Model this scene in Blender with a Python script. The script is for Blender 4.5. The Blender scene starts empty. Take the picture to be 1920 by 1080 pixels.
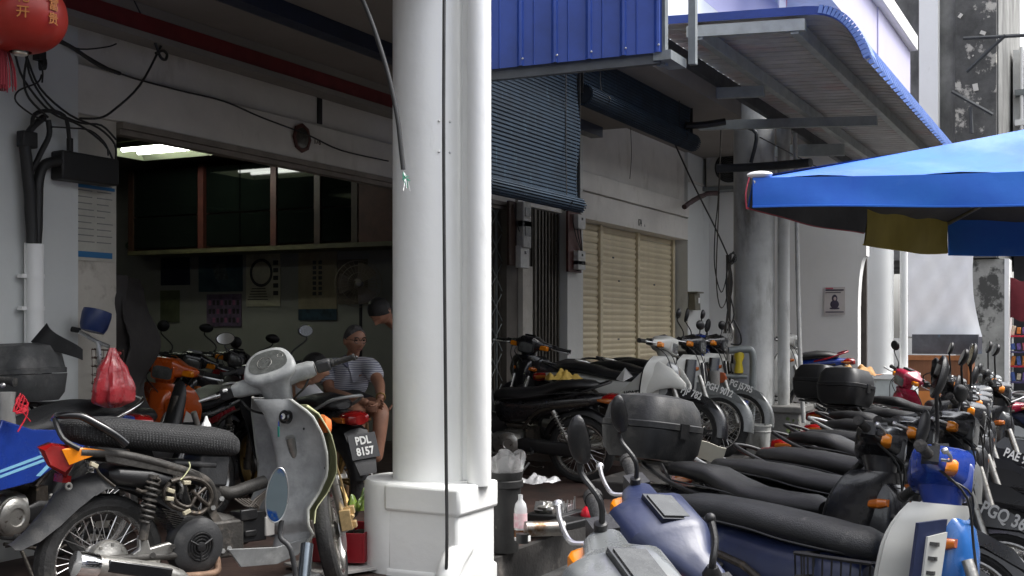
import bpy, math, random
from mathutils import Vector, Matrix
random.seed(7)
PI = math.pi
R = math.radians
C = bpy.context.scene.collection
# ------------------------------------------------------------------ camera, sky, sun, exposure
F = 2240.0
TH = math.atan(0.5)
CT, ST = math.cos(TH), math.sin(TH)
EYE = 1.57
sc = bpy.context.scene
cd = bpy.data.cameras.new('camera'); cam = bpy.data.objects.new('camera', cd); C.objects.link(cam)
cam.location = (0, 0, EYE); cam.rotation_euler = (R(90), 0, TH - R(90))
cd.sensor_width = 36.0; cd.lens = 36.0 * F / 1920.0; cd.shift_y = 77.0 / 1920.0
cd.clip_start = 0.05; cd.clip_end = 500
sc.camera = cam
w = bpy.data.worlds.new("World"); sc.world = w; w.use_nodes = True
nt = w.node_tree; nt.nodes.clear()
sky = nt.nodes.new('ShaderNodeTexSky'); sky.sky_type = 'NISHITA'; sky.sun_disc = False
SUN_EL, SUN_AZ = R(58), R(-62)
sky.sun_elevation = SUN_EL; sky.sun_rotation = R(90) - SUN_AZ; sky.dust_density = 4.0; sky.air_density = 1.0
hs = nt.nodes.new('ShaderNodeHueSaturation'); hs.inputs['Saturation'].default_value = 0.22
bg = nt.nodes.new('ShaderNodeBackground'); bg.inputs['Strength'].default_value = 0.13
ow = nt.nodes.new('ShaderNodeOutputWorld')
nt.links.new(sky.outputs[0], hs.inputs['Color']); nt.links.new(hs.outputs[0], bg.inputs[0]); nt.links.new(bg.outputs[0], ow.inputs[0])
sl = bpy.data.lights.new('sun', 'SUN'); sl.energy = 1.0; sl.angle = R(25); sl.color = (1, .97, .93)
so = bpy.data.objects.new('sun', sl); C.objects.link(so)
sd = Vector((math.cos(SUN_EL) * math.cos(SUN_AZ), math.cos(SUN_EL) * math.sin(SUN_AZ), math.sin(SUN_EL)))
so.rotation_euler = (-sd).to_track_quat('-Z', 'Y').to_euler(); so.location = (0, -5, 20)
sc.view_settings.view_transform = 'Standard'; sc.view_settings.look = 'None'
sc.view_settings.gamma = 1; sc.view_settings.use_curve_mapping = False
sc.view_settings.exposure = 1.6

# ------------------------------------------------------------------ where a sight line meets a plane
def ray(px):
    a = (px - 960) / F
    return (CT + a * ST, ST - a * CT)
def at_y(px, py, y):
    d = ray(px); t = y / d[1]; return Vector((t * d[0], y, EYE + (617 - py) / F * t))
def at_x(px, py, x):
    d = ray(px); t = x / d[0]; return Vector((x, t * d[1], EYE + (617 - py) / F * t))
def at_t(px, py, t):
    d = ray(px); return Vector((t * d[0], t * d[1], EYE + (617 - py) / F * t))
def at_z(px, py, z):
    t = (EYE - z) * F / (py - 617); d = ray(px); return Vector((t * d[0], t * d[1], z))

# ------------------------------------------------------------------ materials
MATS = {}
def mat(name, col, rough=0.5, metal=0.0, var=0.0, vs=6.0, col2=None, bump=0.0, bs=40.0, coat=0.0, spots=None, alpha=1.0, trans=0.0, emit=None, streak=False, ior=1.5, thr=(.35, .65), rvar=0.12):
    if name in MATS: return MATS[name]
    m = bpy.data.materials.new(name); m.use_nodes = True; MATS[name] = m
    n = m.node_tree.nodes; l = m.node_tree.links; p = n['Principled BSDF']
    p.inputs['Roughness'].default_value = rough; p.inputs['Metallic'].default_value = metal
    p.inputs['IOR'].default_value = ior
    p.inputs['Coat Weight'].default_value = coat; p.inputs['Coat Roughness'].default_value = 0.12
    p.inputs['Alpha'].default_value = alpha; p.inputs['Transmission Weight'].default_value = trans
    c = tuple(col) + (1,); p.inputs['Base Color'].default_value = c
    if emit: p.inputs['Emission Color'].default_value = tuple(emit[0]) + (1,); p.inputs['Emission Strength'].default_value = emit[1]
    tc = n.new('ShaderNodeTexCoord'); mp = n.new('ShaderNodeMapping'); l.new(tc.outputs['Object'], mp.inputs[0])
    if streak: mp.inputs['Scale'].default_value = (1, 1, .16)
    last = None
    if var > 0 or col2 is not None:
        no = n.new('ShaderNodeTexNoise'); no.inputs['Scale'].default_value = vs; no.inputs['Detail'].default_value = 8; no.inputs['Roughness'].default_value = .68
        l.new(mp.outputs[0], no.inputs['Vector'])
        rr = n.new('ShaderNodeMapRange'); rr.inputs[1].default_value = thr[0]; rr.inputs[2].default_value = thr[1]
        l.new(no.outputs['Fac'], rr.inputs[0])
        mx = n.new('ShaderNodeMix'); mx.data_type = 'RGBA'
        d = col2 if col2 is not None else tuple(x * (1 - var) for x in col)
        mx.inputs[6].default_value = c; mx.inputs[7].default_value = tuple(d) + (1,)
        l.new(rr.outputs[0], mx.inputs[0]); last = mx.outputs[2]
        if rvar:
            mr = n.new('ShaderNodeMapRange'); mr.inputs[3].default_value = max(.03, rough - rvar); mr.inputs[4].default_value = min(1, rough + rvar)
            l.new(no.outputs['Fac'], mr.inputs[0]); l.new(mr.outputs[0], p.inputs['Roughness'])
    if spots:   # (colour, scale, threshold, softness)
        no2 = n.new('ShaderNodeTexNoise'); no2.inputs['Scale'].default_value = spots[1]; no2.inputs['Detail'].default_value = 10; no2.inputs['Roughness'].default_value = .62
        mp2 = n.new('ShaderNodeMapping'); mp2.inputs['Location'].default_value = (3.1, 7.7, 1.3); l.new(tc.outputs['Object'], mp2.inputs[0]); l.new(mp2.outputs[0], no2.inputs['Vector'])
        if len(spots) > 4: mp2.inputs['Scale'].default_value = spots[4]
        r2 = n.new('ShaderNodeMapRange'); r2.inputs[1].default_value = spots[2]; r2.inputs[2].default_value = spots[2] + spots[3]; l.new(no2.outputs['Fac'], r2.inputs[0])
        m2 = n.new('ShaderNodeMix'); m2.data_type = 'RGBA'; m2.inputs[7].default_value = tuple(spots[0]) + (1,)
        if last: l.new(last, m2.inputs[6])
        else: m2.inputs[6].default_value = c
        l.new(r2.outputs[0], m2.inputs[0]); last = m2.outputs[2]
    if last: l.new(last, p.inputs['Base Color'])
    if bump > 0:
        nb = n.new('ShaderNodeTexNoise'); nb.inputs['Scale'].default_value = bs; nb.inputs['Detail'].default_value = 5; l.new(tc.outputs['Object'], nb.inputs['Vector'])
        bp = n.new('ShaderNodeBump'); bp.inputs['Strength'].default_value = bump; bp.inputs['Distance'].default_value = 0.01
        l.new(nb.outputs['Fac'], bp.inputs['Height']); l.new(bp.outputs[0], p.inputs['Normal'])
    return m

def M_plaster(name, col, dirt, amt=.5, low=True):
    return mat(name, col, .75, var=.1, vs=1.3, spots=(dirt, 2.2, amt, .22, (1.6, 1.6, .5)), bump=.25, bs=30)
WHITE = mat('fresh_white_paint', (.86, .865, .85), .42, var=.03, vs=2, spots=((.48, .47, .43), 4.2, .63, .22, (1, 1, .3)), bump=.3, bs=12)
WALL = mat('cream_plaster', (.70, .675, .63), .8, var=.16, vs=1.3, spots=((.30, .27, .22), 2.6, .57, .25, (1, 1, .45)), bump=.25, bs=25)
WALLB = mat('pale_grey_plaster', (.64, .66, .65), .7, var=.08, vs=1.0, spots=((.36, .36, .34), 3.2, .60, .22, (1, 1, .4)), bump=.2, bs=25)
STAINED = mat('stained_plaster', (.56, .53, .47), .8, var=.2, vs=2.0, spots=((.20, .17, .13), 4.5, .55, .2), bump=.3, bs=30)
OLDWHITE = mat('old_white_column_paint', (.62, .63, .61), .6, var=.28, vs=1.8, spots=((.13, .12, .10), 3.5, .51, .22, (1, 1, .35)), bump=.2, bs=25)
OLDCONC = mat('old_concrete', (.24, .235, .22), .85, var=.4, vs=3, spots=((.09, .085, .08), 3.5, .52, .2), bump=.5, bs=40)
DARKCONC = mat('grimy_concrete', (.05, .047, .045), .7, var=.45, vs=4, spots=((.17, .155, .14), 5, .58, .15), bump=.5, bs=35)
CEIL = mat('ceiling_plaster', (.24, .22, .20), .85, var=.15, vs=1.0, bump=.15, bs=20)
RED = mat('dark_red_paint', (.17, .015, .017), .5, var=.3, vs=5)
NAVYP = mat('dark_blue_paint', (.015, .025, .055), .45, var=.3, vs=5)
WOOD = mat('dark_wood', (.055, .025, .015), .5, var=.5, vs=4, bump=.2)
WOODR = mat('red_brown_wood', (.10, .028, .02), .5, var=.4, vs=5, bump=.2)
STEELG = mat('grey_painted_steel', (.22, .24, .24), .5, .2, var=.3, vs=7, spots=((.12, .09, .07), 8, .66, .1))
STEELD = mat('dark_painted_steel', (.06, .065, .07), .5, .2, var=.3, vs=7)
ALU = mat('cast_aluminium', (.50, .49, .46), .38, .85, var=.35, vs=18, spots=((.10, .08, .06), 22, .60, .1), bump=.15, bs=120)
ALUL = mat('clean_aluminium', (.70, .70, .70), .3, .9, var=.2, vs=20, spots=((.2, .18, .15), 25, .68, .1))
CHROME = mat('chrome', (.80, .80, .80), .08, 1.0, spots=((.35, .3, .25), 30, .68, .08))
RUBBER = mat('tyre_rubber', (.022, .022, .022), .75, var=.5, vs=14, spots=((.075, .068, .06), 9, .56, .2), bump=.4, bs=90)
BLACKP = mat('black_plastic', (.010, .010, .011), .45, var=.3, vs=9, spots=((.035, .033, .03), 9, .58, .25), bump=.12, bs=160)
BLACKG = mat('gloss_black_paint', (.007, .007, .008), .18, coat=.6, spots=((.035, .032, .03), 7, .60, .3))
DUSTBOX = mat('dusty_grey_box', (.075, .077, .078), .6, var=.4, vs=10, spots=((.17, .165, .16), 5, .55, .2), bump=.15, bs=120)
GREYP = mat('weathered_grey_plastic', (.030, .031, .033), .55, var=.4, vs=10, spots=((.085, .082, .078), 7, .55, .2), bump=.15, bs=120)
VINYL = mat('seat_vinyl', (.012, .012, .013), .42, var=.35, vs=7, spots=((.035, .034, .032), 6, .60, .3), bump=.3, bs=260)
VINYLG = mat('faded_seat_vinyl', (.022, .023, .025), .48, var=.35, vs=6, spots=((.10, .095, .09), 11, .64, .12), bump=.35, bs=220)
GREASE = mat('greasy_steel', (.065, .055, .045), .5, .5, var=.5, vs=20, spots=((.20, .15, .10), 16, .60, .12), bump=.4, bs=70)
RIMB = mat('bright_rim', (.55, .54, .52), .25, .95, var=.3, vs=25)
GOLD = mat('gold_cast_rim', (.30, .20, .07), .4, .7, var=.3, vs=14)
REDL = mat('red_lens', (.28, .008, .008), .12, coat=.5, var=.4, vs=10)
AMBER = mat('amber_lens', (.85, .26, .01), .12, coat=.5, var=.25, vs=14)
CLEAR = mat('clear_lens', (.20, .205, .20), .10, .35, coat=.5, var=.4, vs=30)
MIRROR = mat('mirror_glass', (.85, .87, .88), .02, 1.0)
PLATEB = mat('plate_black', (.012, .012, .014), .35)
LETTER = mat('white_lettering', (.75, .75, .73), .5)
LETTERK = mat('black_lettering', (.015, .015, .015), .5)
CABLE = mat('black_cable', (.012, .012, .012), .5)
CABLEB = mat('brown_cable', (.05, .04, .03), .6)

# ------------------------------------------------------------------ mesh builder
def vec(a): return Vector(a)
def frame_of(d):
    d = vec(d).normalized(); up = Vector((0, 0, 1)) if abs(d.z) < .95 else Vector((1, 0, 0))
    a = d.cross(up).normalized(); b = a.cross(d).normalized(); return a, b
def smooth_path(pts, k=4):
    pts = [vec(p) for p in pts]; out = []
    n = len(pts)
    for i in range(n - 1):
        p0 = pts[max(i - 1, 0)]; p1 = pts[i]; p2 = pts[i + 1]; p3 = pts[min(i + 2, n - 1)]
        for j in range(k):
            t = j / k
            out.append(.5 * ((2 * p1) + (-p0 + p2) * t + (2 * p0 - 5 * p1 + 4 * p2 - p3) * t * t + (-p0 + 3 * p1 - 3 * p2 + p3) * t ** 3))
    out.append(pts[-1]); return out
def lerp(a, b, t): return a + (b - a) * t
def interp(tab, x):
    if x <= tab[0][0]: return tab[0][1:]
    for i in range(len(tab) - 1):
        a, b = tab[i], tab[i + 1]
        if x <= b[0]:
            t = (x - a[0]) / (b[0] - a[0]); t = t * t * (3 - 2 * t) * .5 + t * .5
            return tuple(lerp(p, q, t) for p, q in zip(a[1:], b[1:]))
    return tab[-1][1:]
class MB:
    def __init__(s): s.v = []; s.f = []
    def add(s, vs, fs):
        o = len(s.v); s.v += [tuple(p) for p in vs]; s.f += [tuple(i + o for i in f) for f in fs]; return s
    def box(s, c, d, rot=None, taper=1.0):
        h = [x / 2 for x in d]; vs = []
        for z in (-1, 1):
            k = taper if z > 0 else 1
            for x, y in ((-1, -1), (1, -1), (1, 1), (-1, 1)):
                p = Vector((x * h[0] * k, y * h[1] * k, z * h[2]))
                if rot is not None: p = rot @ p
                vs.append(p + vec(c))
        return s.add(vs, [(0, 3, 2, 1), (4, 5, 6, 7), (0, 1, 5, 4), (1, 2, 6, 5), (2, 3, 7, 6), (3, 0, 4, 7)])
    def mm(s, a, b):
        a, b = vec(a), vec(b); return s.box((a + b) / 2, [abs(q) for q in (b - a)])
    def cyl(s, p0, p1, r0, r1=None, n=16, cap=True):
        r1 = r0 if r1 is None else r1; p0, p1 = vec(p0), vec(p1); a, b = frame_of(p1 - p0); vs = []
        for p, r in ((p0, r0), (p1, r1)):
            for i in range(n):
                t = 2 * PI * i / n; vs.append(p + a * (r * math.cos(t)) + b * (r * math.sin(t)))
        fs = [(i, (i + 1) % n, n + (i + 1) % n, n + i) for i in range(n)]
        if cap: fs += [tuple(range(n))[::-1], tuple(range(n, 2 * n))]
        return s.add(vs, fs)
    def lathe(s, p, axis, prof, n=24):   # prof: (r, h) along axis
        p = vec(p); ax = vec(axis).normalized(); a, b = frame_of(ax); vs = []; fs = []
        for r, h in prof:
            for i in range(n):
                t = 2 * PI * i / n; vs.append(p + ax * h + a * (r * math.cos(t)) + b * (r * math.sin(t)))
        m = len(prof)
        for j in range(m - 1):
            for i in range(n): fs.append((j * n + i, j * n + (i + 1) % n, (j + 1) * n + (i + 1) % n, (j + 1) * n + i))
        if prof[0][0] > 1e-4: fs.append(tuple(range(n))[::-1])
        if prof[-1][0] > 1e-4: fs.append(tuple(range((m - 1) * n, m * n)))
        return s.add(vs, fs)
    def tube(s, pts, r, n=8, k=4, sm=True, cap=True):
        P = smooth_path(pts, k) if sm and len(pts) > 2 else [vec(p) for p in pts]
        m = len(P); vs = []; fs = []; a = None
        for j, p in enumerate(P):
            d = (P[min(j + 1, m - 1)] - P[max(j - 1, 0)]).normalized()
            if a is None: a, b = frame_of(d)
            else:
                a = (a - d * a.dot(d)).normalized(); b = d.cross(a) * -1
                b = a.cross(d)
            rr = r(j / (m - 1)) if callable(r) else r
            for i in range(n):
                t = 2 * PI * i / n; vs.append(p + a * (rr * math.cos(t)) + b * (rr * math.sin(t)))
        for j in range(m - 1):
            for i in range(n): fs.append((j * n + i, j * n + (i + 1) % n, (j + 1) * n + (i + 1) % n, (j + 1) * n + i))
        if cap: fs += [tuple(range(n))[::-1], tuple(range((m - 1) * n, m * n))]
        return s.add(vs, fs)
    def loft(s, rings, closed=True, cap=True):
        n = len(rings[0]); vs = [p for r in rings for p in r]; fs = []
        m = n if closed else n - 1
        for j in range(len(rings) - 1):
            for i in range(m): fs.append((j * n + i, j * n + (i + 1) % n, (j + 1) * n + (i + 1) % n, (j + 1) * n + i))
        if cap and closed: fs += [tuple(range(n))[::-1], tuple(range((len(rings) - 1) * n, len(rings) * n))]
        return s.add(vs, fs)
    def body(s, st, axis='x', n=20, e=2.6):   # st: (x, y, z, half width, half height[, e])  super-elliptic sections
        rings = []
        for q in st:
            x, y, z, hw, hh = q[:5]; ee = q[5] if len(q) > 5 else e; ring = []
            for i in range(n):
                t = 2 * PI * i / n; ct, st_ = math.cos(t), math.sin(t)
                u = hw * math.copysign(abs(ct) ** (2 / ee), ct); v = hh * math.copysign(abs(st_) ** (2 / ee), st_)
                if axis == 'x': ring.append((x, y + u, z + v))
                elif axis == 'y': ring.append((x + u, y, z + v))
                else: ring.append((x + u, y + v, z))
            rings.append(ring)
        return s.loft(rings)
    def sheet(s, fn, nu, nv, th=0.0):
        vs = [vec(fn(i / nu, j / nv)) for j in range(nv + 1) for i in range(nu + 1)]; W = nu + 1
        fs = [(j * W + i, j * W + i + 1, (j + 1) * W + i + 1, (j + 1) * W + i) for j in range(nv) for i in range(nu)]
        if th:
            nor = [Vector() for _ in vs]
            for f in fs:
                q = (vs[f[1]] - vs[f[0]]).cross(vs[f[3]] - vs[f[0]])
                for i in f: nor[i] += q
            o = len(vs); vs2 = [p - (n_.normalized() if n_.length > 0 else n_) * th for p, n_ in zip(vs, nor)]
            fs += [tuple(i + o for i in f[::-1]) for f in fs[:nu * nv]]
            for i in range(nu):
                fs.append((i + 1, i, i + o, i + 1 + o)); q = nv * W; fs.append((q + i, q + i + 1, q + i + 1 + o, q + i + o))
            for j in range(nv):
                fs.append((j * W, (j + 1) * W, (j + 1) * W + o, j * W + o)); fs.append(((j + 1) * W + nu, j * W + nu, j * W + nu + o, (j + 1) * W + nu + o))
            vs = vs + vs2
        return s.add(vs, fs)
    def prism(s, pts, d):
        d = vec(d); n = len(pts); P = [vec(p) for p in pts]
        return s.add(P + [p + d for p in P], [tuple(range(n))[::-1], tuple(range(n, 2 * n))] + [(i, (i + 1) % n, n + (i + 1) % n, n + i) for i in range(n)])
    def torus(s, c, axis, Rr, r, n=40, m=10, a0=0, a1=2 * PI, flat=1.0):
        c = vec(c); ax = vec(axis).normalized(); a, b = frame_of(ax); vs = []; fs = []
        full = abs(a1 - a0 - 2 * PI) < 1e-4; N = n if full else n + 1
        for i in range(N):
            t = a0 + (a1 - a0) * i / n; d = a * math.cos(t) + b * math.sin(t)
            for j in range(m):
                q = 2 * PI * j / m; vs.append(c + d * (Rr + r * math.cos(q)) + ax * (r * flat * math.sin(q)))
        for i in range(n):
            for j in range(m): fs.append((i * m + j, ((i + 1) % N) * m + j, ((i + 1) % N) * m + (j + 1) % m, i * m + (j + 1) % m))
        return s.add(vs, fs)
    def ball(s, c, r, n=16, m=10, rot=None):
        r = (r, r, r) if not hasattr(r, '__len__') else r; vs = []; fs = []
        for j in range(m + 1):
            ph = PI * j / m
            for i in range(n):
                t = 2 * PI * i / n; p = Vector((r[0] * math.sin(ph) * math.cos(t), r[1] * math.sin(ph) * math.sin(t), r[2] * math.cos(ph)))
                if rot is not None: p = rot @ p
                vs.append(p + vec(c))
        for j in range(m):
            for i in range(n): fs.append((j * n + i, (j + 1) * n + i, (j + 1) * n + (i + 1) % n, j * n + (i + 1) % n))
        return s.add(vs, fs)
    def xf(s, M): s.v = [tuple(M @ Vector(p)) for p in s.v]; return s
    def jitter(s, a, sc_=3.0):
        from mathutils import noise
        s.v = [tuple(Vector(p) + noise.noise_vector(Vector(p) * sc_) * a) for p in s.v]; return s
    def mesh(s, name, m, ang=38):
        me = bpy.data.meshes.new(name); me.from_pydata(s.v, [], s.f); me.materials.append(m)
        me.polygons.foreach_set('use_smooth', [True] * len(me.polygons)); me.set_sharp_from_angle(angle=R(ang)); me.update(); return me
    def build(s, name, m, parent=None, ang=38, bev=0, mesh=None):
        me = mesh or s.mesh(name, m, ang); o = bpy.data.objects.new(name, me); C.objects.link(o)
        if parent is not None: o.parent = parent
        if bev:
            b = o.modifiers.new('bevel', 'BEVEL'); b.width = bev; b.segments = 2; b.limit_method = 'ANGLE'; b.angle_limit = R(40)
        return o
def thing(name, label, cat, loc=(0, 0, 0), rz=0.0, group=None):
    o = bpy.data.objects.new(name, None); C.objects.link(o); o.location = loc; o.rotation_euler = (0, 0, rz); o.empty_display_size = .1
    o['label'] = label; o['category'] = cat
    if group: o['group'] = group
    return o
def tag(o, label, cat, group=None, kind=None):
    o['label'] = label; o['category'] = cat
    if group: o['group'] = group
    if kind: o['kind'] = kind
    return o
def struct(o): o['kind'] = 'structure'; return o
TC = {}
def text(s_, size, m, parent, M, name='lettering', bold=0.0, th=.0008, sx=1.0, align='CENTER'):
    key = (s_, size, m.name, bold, sx, align)
    if key not in TC:
        cu = bpy.data.curves.new('txt', 'FONT'); cu.body = s_; cu.size = size; cu.align_x = align; cu.align_y = 'CENTER'; cu.extrude = th; cu.offset = bold; cu.resolution_u = 3
        ob = bpy.data.objects.new('txt', cu); C.objects.link(ob); dg = bpy.context.evaluated_depsgraph_get()
        me = bpy.data.meshes.new_from_object(ob.evaluated_get(dg)); me.transform(Matrix.Diagonal((sx, 1, 1, 1))); me.materials.clear(); me.materials.append(m); bpy.data.objects.remove(ob); TC[key] = me
    o = bpy.data.objects.new(name, TC[key]); C.objects.link(o); o.matrix_basis = M
    if parent is not None: o.parent = parent
    return o
def basis(o, xdir, ydir):   # text plane: x along xdir, y along ydir
    x = vec(xdir).normalized(); y = (vec(ydir) - x * vec(ydir).dot(x)).normalized(); z = x.cross(y)
    return Matrix(((x.x, y.x, z.x, o[0]), (x.y, y.y, z.y, o[1]), (x.z, y.z, z.z, o[2]), (0, 0, 0, 1)))
# ------------------------------------------------------------------ ground
FL = 0.30; FL2 = 0.43; KY = 3.08; WY = 5.45; CY = 3.25
asph = mat('asphalt', (.075, .075, .075), .85, var=.4, vs=2, spots=((.09, .085, .08), 8, .6, .2), bump=.6, bs=60)
struct(MB().sheet(lambda u, v: (-60 + 260 * u, -60 + 160 * v, .10), 4, 4).build('road', asph))
tile = mat('red_brown_floor_screed', (.085, .052, .043), .6, var=.45, vs=3.0, spots=((.03, .028, .026), 3.5, .5, .2), bump=.3, bs=30)
o = struct(MB().mm((-4, KY, -.05), (9.35, WY, FL)).build('walkway_floor', tile, bev=.01))
kb = MB()
kb.prism([(8.3, 2.9, -.05), (24, 2.85, -.05), (24, 3.5, -.05), (8.3, 3.5, -.05)], (0, 0, FL2 + .05))
struct(kb.build('raised_kerb', DARKCONC, bev=.012))
struct(MB().mm((9.35, 3.5, -.05), (24, WY, FL2 - .004)).build('raised_walkway_floor', tile))
k2 = MB()
def kerbf(u, v): return (-4 + 12.3 * u, KY - .004 - .02 * v, FL + .004 - .3 * v)
k2.prism([(-4, KY - .05, -.05), (8.3, KY - .05, -.05), (8.3, KY - .004, -.05), (-4, KY - .004, -.05)], (0, 0, FL + .056))
struct(k2.jitter(.006, 4).build('kerb_edge', DARKCONC))
struct(MB().mm((5.5, WY, -.05), (11.5, 13.5, FL + .004)).build('shop_floor', tile))
dr = MB()
for i in range(60):
    x = -3 + i * .45
    if x > 8: break
    dr.box((x, 2.72, .106), (.43, .4, .02))
struct(dr.build('drain_cover_slabs', DARKCONC, bev=.006))
# ------------------------------------------------------------------ house walls
hb = thing('shophouse', 'shophouse with an open cream walled repair workshop, grille door and covered walkway', 'building', (0, WY, 0))
def hp(name, mb, m, **k):
    mb.xf(Matrix.Translation((0, -WY, 0))); return mb.build(name, m, hb, **k)
hp('left_wall', MB().mm((-2, WY - .05, FL - .1), (5.12, WY + .2, 3.49)), WALLB)
hp('door_pillar', MB().mm((5.124, WY, FL - .1), (5.47, WY + .35, 2.84)), STAINED)
hp('lintel', MB().mm((5.124, WY - .04, 2.84), (10.9, WY + .22, 3.13)), WALL, bev=.008)
hp('upper_wall', MB().mm((5.124, WY, 3.132), (10.9, WY + .2, 3.75)), WALL)
hp('door_trim', MB().mm((5.47, WY - .055, 2.80), (10.9, WY + .05, 2.838)).mm((5.47, WY - .03, 2.765), (10.9, WY + .05, 2.798)), mat('grey_brown_trim', (.25, .22, .19), .7, var=.3, vs=6))
hp('walkway_ceiling', MB().mm((-2, 3.0, 3.5), (10.6, WY + .3, 3.7)), CEIL)
hp('red_beam', MB().mm((-2, 5.12, 3.33), (10.6, 5.24, 3.435)), RED)
hp('red_beam_packing', MB().mm((-2, 5.125, 3.437), (10.6, 5.235, 3.498)), CEIL)
hp('red_beam_base', MB().mm((-2, 5.1, 3.29), (10.6, 5.26, 3.328)), CEIL)
hp('blue_beam', MB().mm((-2, 4.33, 3.40), (10.6, 4.45, 3.498)), NAVYP)
# workshop room
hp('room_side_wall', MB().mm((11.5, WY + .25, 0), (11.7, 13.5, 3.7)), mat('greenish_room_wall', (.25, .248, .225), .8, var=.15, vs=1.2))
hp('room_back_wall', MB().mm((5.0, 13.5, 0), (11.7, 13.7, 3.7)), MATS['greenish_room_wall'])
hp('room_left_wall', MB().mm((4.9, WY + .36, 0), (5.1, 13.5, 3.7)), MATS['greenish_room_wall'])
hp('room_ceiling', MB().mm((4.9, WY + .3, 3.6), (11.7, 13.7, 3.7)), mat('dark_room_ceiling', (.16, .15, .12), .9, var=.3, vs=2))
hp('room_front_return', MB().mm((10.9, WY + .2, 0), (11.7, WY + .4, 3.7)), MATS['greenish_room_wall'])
# unit two : door bay
hp('grey_door_post', MB().mm((10.72, WY - .03, FL - .1), (10.98, WY + .18, 3.6)), mat('brown_grey_post', (.12, .105, .09), .7, var=.3, vs=4))
hp('low_white_post', MB().mm((10.99, WY - .08, FL - .1), (11.22, WY + .1, 2.22)), STAINED)
hp('party_pillar', MB().mm((12.16, WY - .06, FL - .1), (12.60, WY + .5, 4.13)), M_plaster('pillar_plaster', (.62, .62, .59), (.30, .28, .24), .6))
hp('bay_wall_above', MB().mm((10.6, WY, 2.86), (12.158, WY + .25, 4.13)), WALL)
hp('shutter_lintel', MB().mm((12.604, WY, 2.86), (16.58, WY + .25, 3.16)), WALL)
hp('shutter_upper_wall', MB().mm((12.604, WY + .05, 3.162), (16.58, WY + .25, 4.13)), WALL)
hp('shutter_wall_band', MB().mm((12.604, WY - .015, 3.18), (16.6, WY + .048, 3.40)), WALL, bev=.006)
hp('shutter_wall_right', MB().mm((16.58, WY, FL2 - .1), (17.75, WY + .4, 4.13)), WALLB)
hp('shutter_wall_back', MB().mm((12.604, WY + .42, FL2 - .1), (16.57, WY + .5, 2.86)), OLDCONC)
hp('high_ceiling', MB().mm((10.6, 3.0, 4.13), (17.9, WY + .5, 4.3)), CEIL)
hp('ceiling_drop', MB().mm((10.6, 3.02, 3.5), (10.75, WY, 4.128)), CEIL)
hp('bay_beam', MB().mm((12.1, 3.1, 3.86), (12.5, WY, 4.128)), CEIL)
hp('cross_wall', MB().mm((17.62, 3.24, FL2 - .1), (17.85, WY - .002, 4.128)), mat('white_cross_wall', (.80, .80, .78), .75, var=.06, vs=1.5, spots=((.45, .43, .4), 3.5, .68, .1), bump=.12, bs=25))
N = 10
hp('cross_wall_head', MB().mm((17.62, 3.12, 2.62), (17.85, 3.238, 4.128)), MATS['white_cross_wall'])
ap = [(17.621, 3.238, 2.618)] + [(17.621, 3.237 - .1 * (1 - math.cos(PI / 2 * i / N)), 1.9 + .717 * math.sin(PI / 2 * i / N)) for i in range(0, N + 1)]
hp('arch_spandrel', MB().prism(ap, (.228, 0, 0)), MATS['white_cross_wall'])
hp('arch_door', MB().mm((17.9, 3.17, FL2 - .1), (17.98, 3.6, 2.9)), mat('dark_arch_wood', (.05, .04, .035), .7, var=.3))
hp('upper_storey', MB().mm((-4, 3.02, 4.31), (17.9, 13.7, 9.5)), mat('lilac_paint', (.50, .48, .66), .7, var=.05, vs=1))
hp('upper_front_wall', MB().mm((-4, 3.02, 3.702), (10.59, 3.28, 4.308)), WALLB)
hp('corner_cove', MB().mm((16.6, WY - .02, 3.70), (17.6, WY - .002, 3.74)), WALL)
# workshop ceiling troughs with tubes
tw = mat('pale_green_trough', (.55, .60, .42), .5)
TUBE = mat('lit_tube', (.9, .95, .9), .4, emit=((.97, 1.0, .93), 5.0))
def trough(x, y, n=2, lab=''):
    t = thing('ceiling_light', lab, 'ceiling light', (x, y, 3.6), 0, 'fluorescent lights in the workshop')
    b = MB(); b.box((0, 0, -.006), (.62, 1.5, .01))
    for s in (-1, 1):
        b.prism([(s * .31, -.75, -.012), (s * .31, .75, -.012), (s * .42, .8, -.09), (s * .42, -.8, -.09)], (s * .01, 0, .004))
        b.prism([(-.31, s * .75, -.012), (.31, s * .75, -.012), (.42, s * .8, -.09), (-.42, s * .8, -.09)], (0, s * .01, .004))
    b.build('light_trough', tw, t)
    for k in range(n): MB().cyl((-.12 + .24 * k, -.6, -.05), (-.12 + .24 * k, .6, -.05), .024, n=10).build('tube', TUBE, t)
trough(10.0, 9.15, 2, 'fluorescent ceiling light showing through the workshop doorway above the cabinet')
trough(7.3, 9.3, 1, 'fluorescent ceiling light deep inside the workshop, seen only as a reflection')
# ------------------------------------------------------------------ columns
def column(name, label, x, y, z0, r, paint, pipe, top, base=True, zt=None):
    t = thing(name, label, 'column', (x, y, z0)); zt = zt if zt is not None else .83
    MB().lathe((0, 0, zt), (0, 0, 1), [(r, 0), (r, top - zt)], 48).build('shaft', paint, t)
    return t
c1 = column('column', 'freshly painted thick white walkway column nearest the camera', 5.53, 3.25, FL, .205, WHITE, True, 4.1, zt=.47)
MB().lathe((-.02, .08, 0), (0, 0, 1), [(.278, -.01), (.278, .455), (.265, .475), (.0, .475)], 48).jitter(.004, 5).build('round_base', WHITE, c1)
b = MB(); b.box((-.10, -.125, .10), (.40, .42, .50)); b.box((-.10, -.125, .40), (.43, .45, .145)); b.box((-.10, -.125, -.06), (.425, .445, .20))
b.jitter(.006, 5).build('plinth', WHITE, c1, bev=.018)
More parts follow.
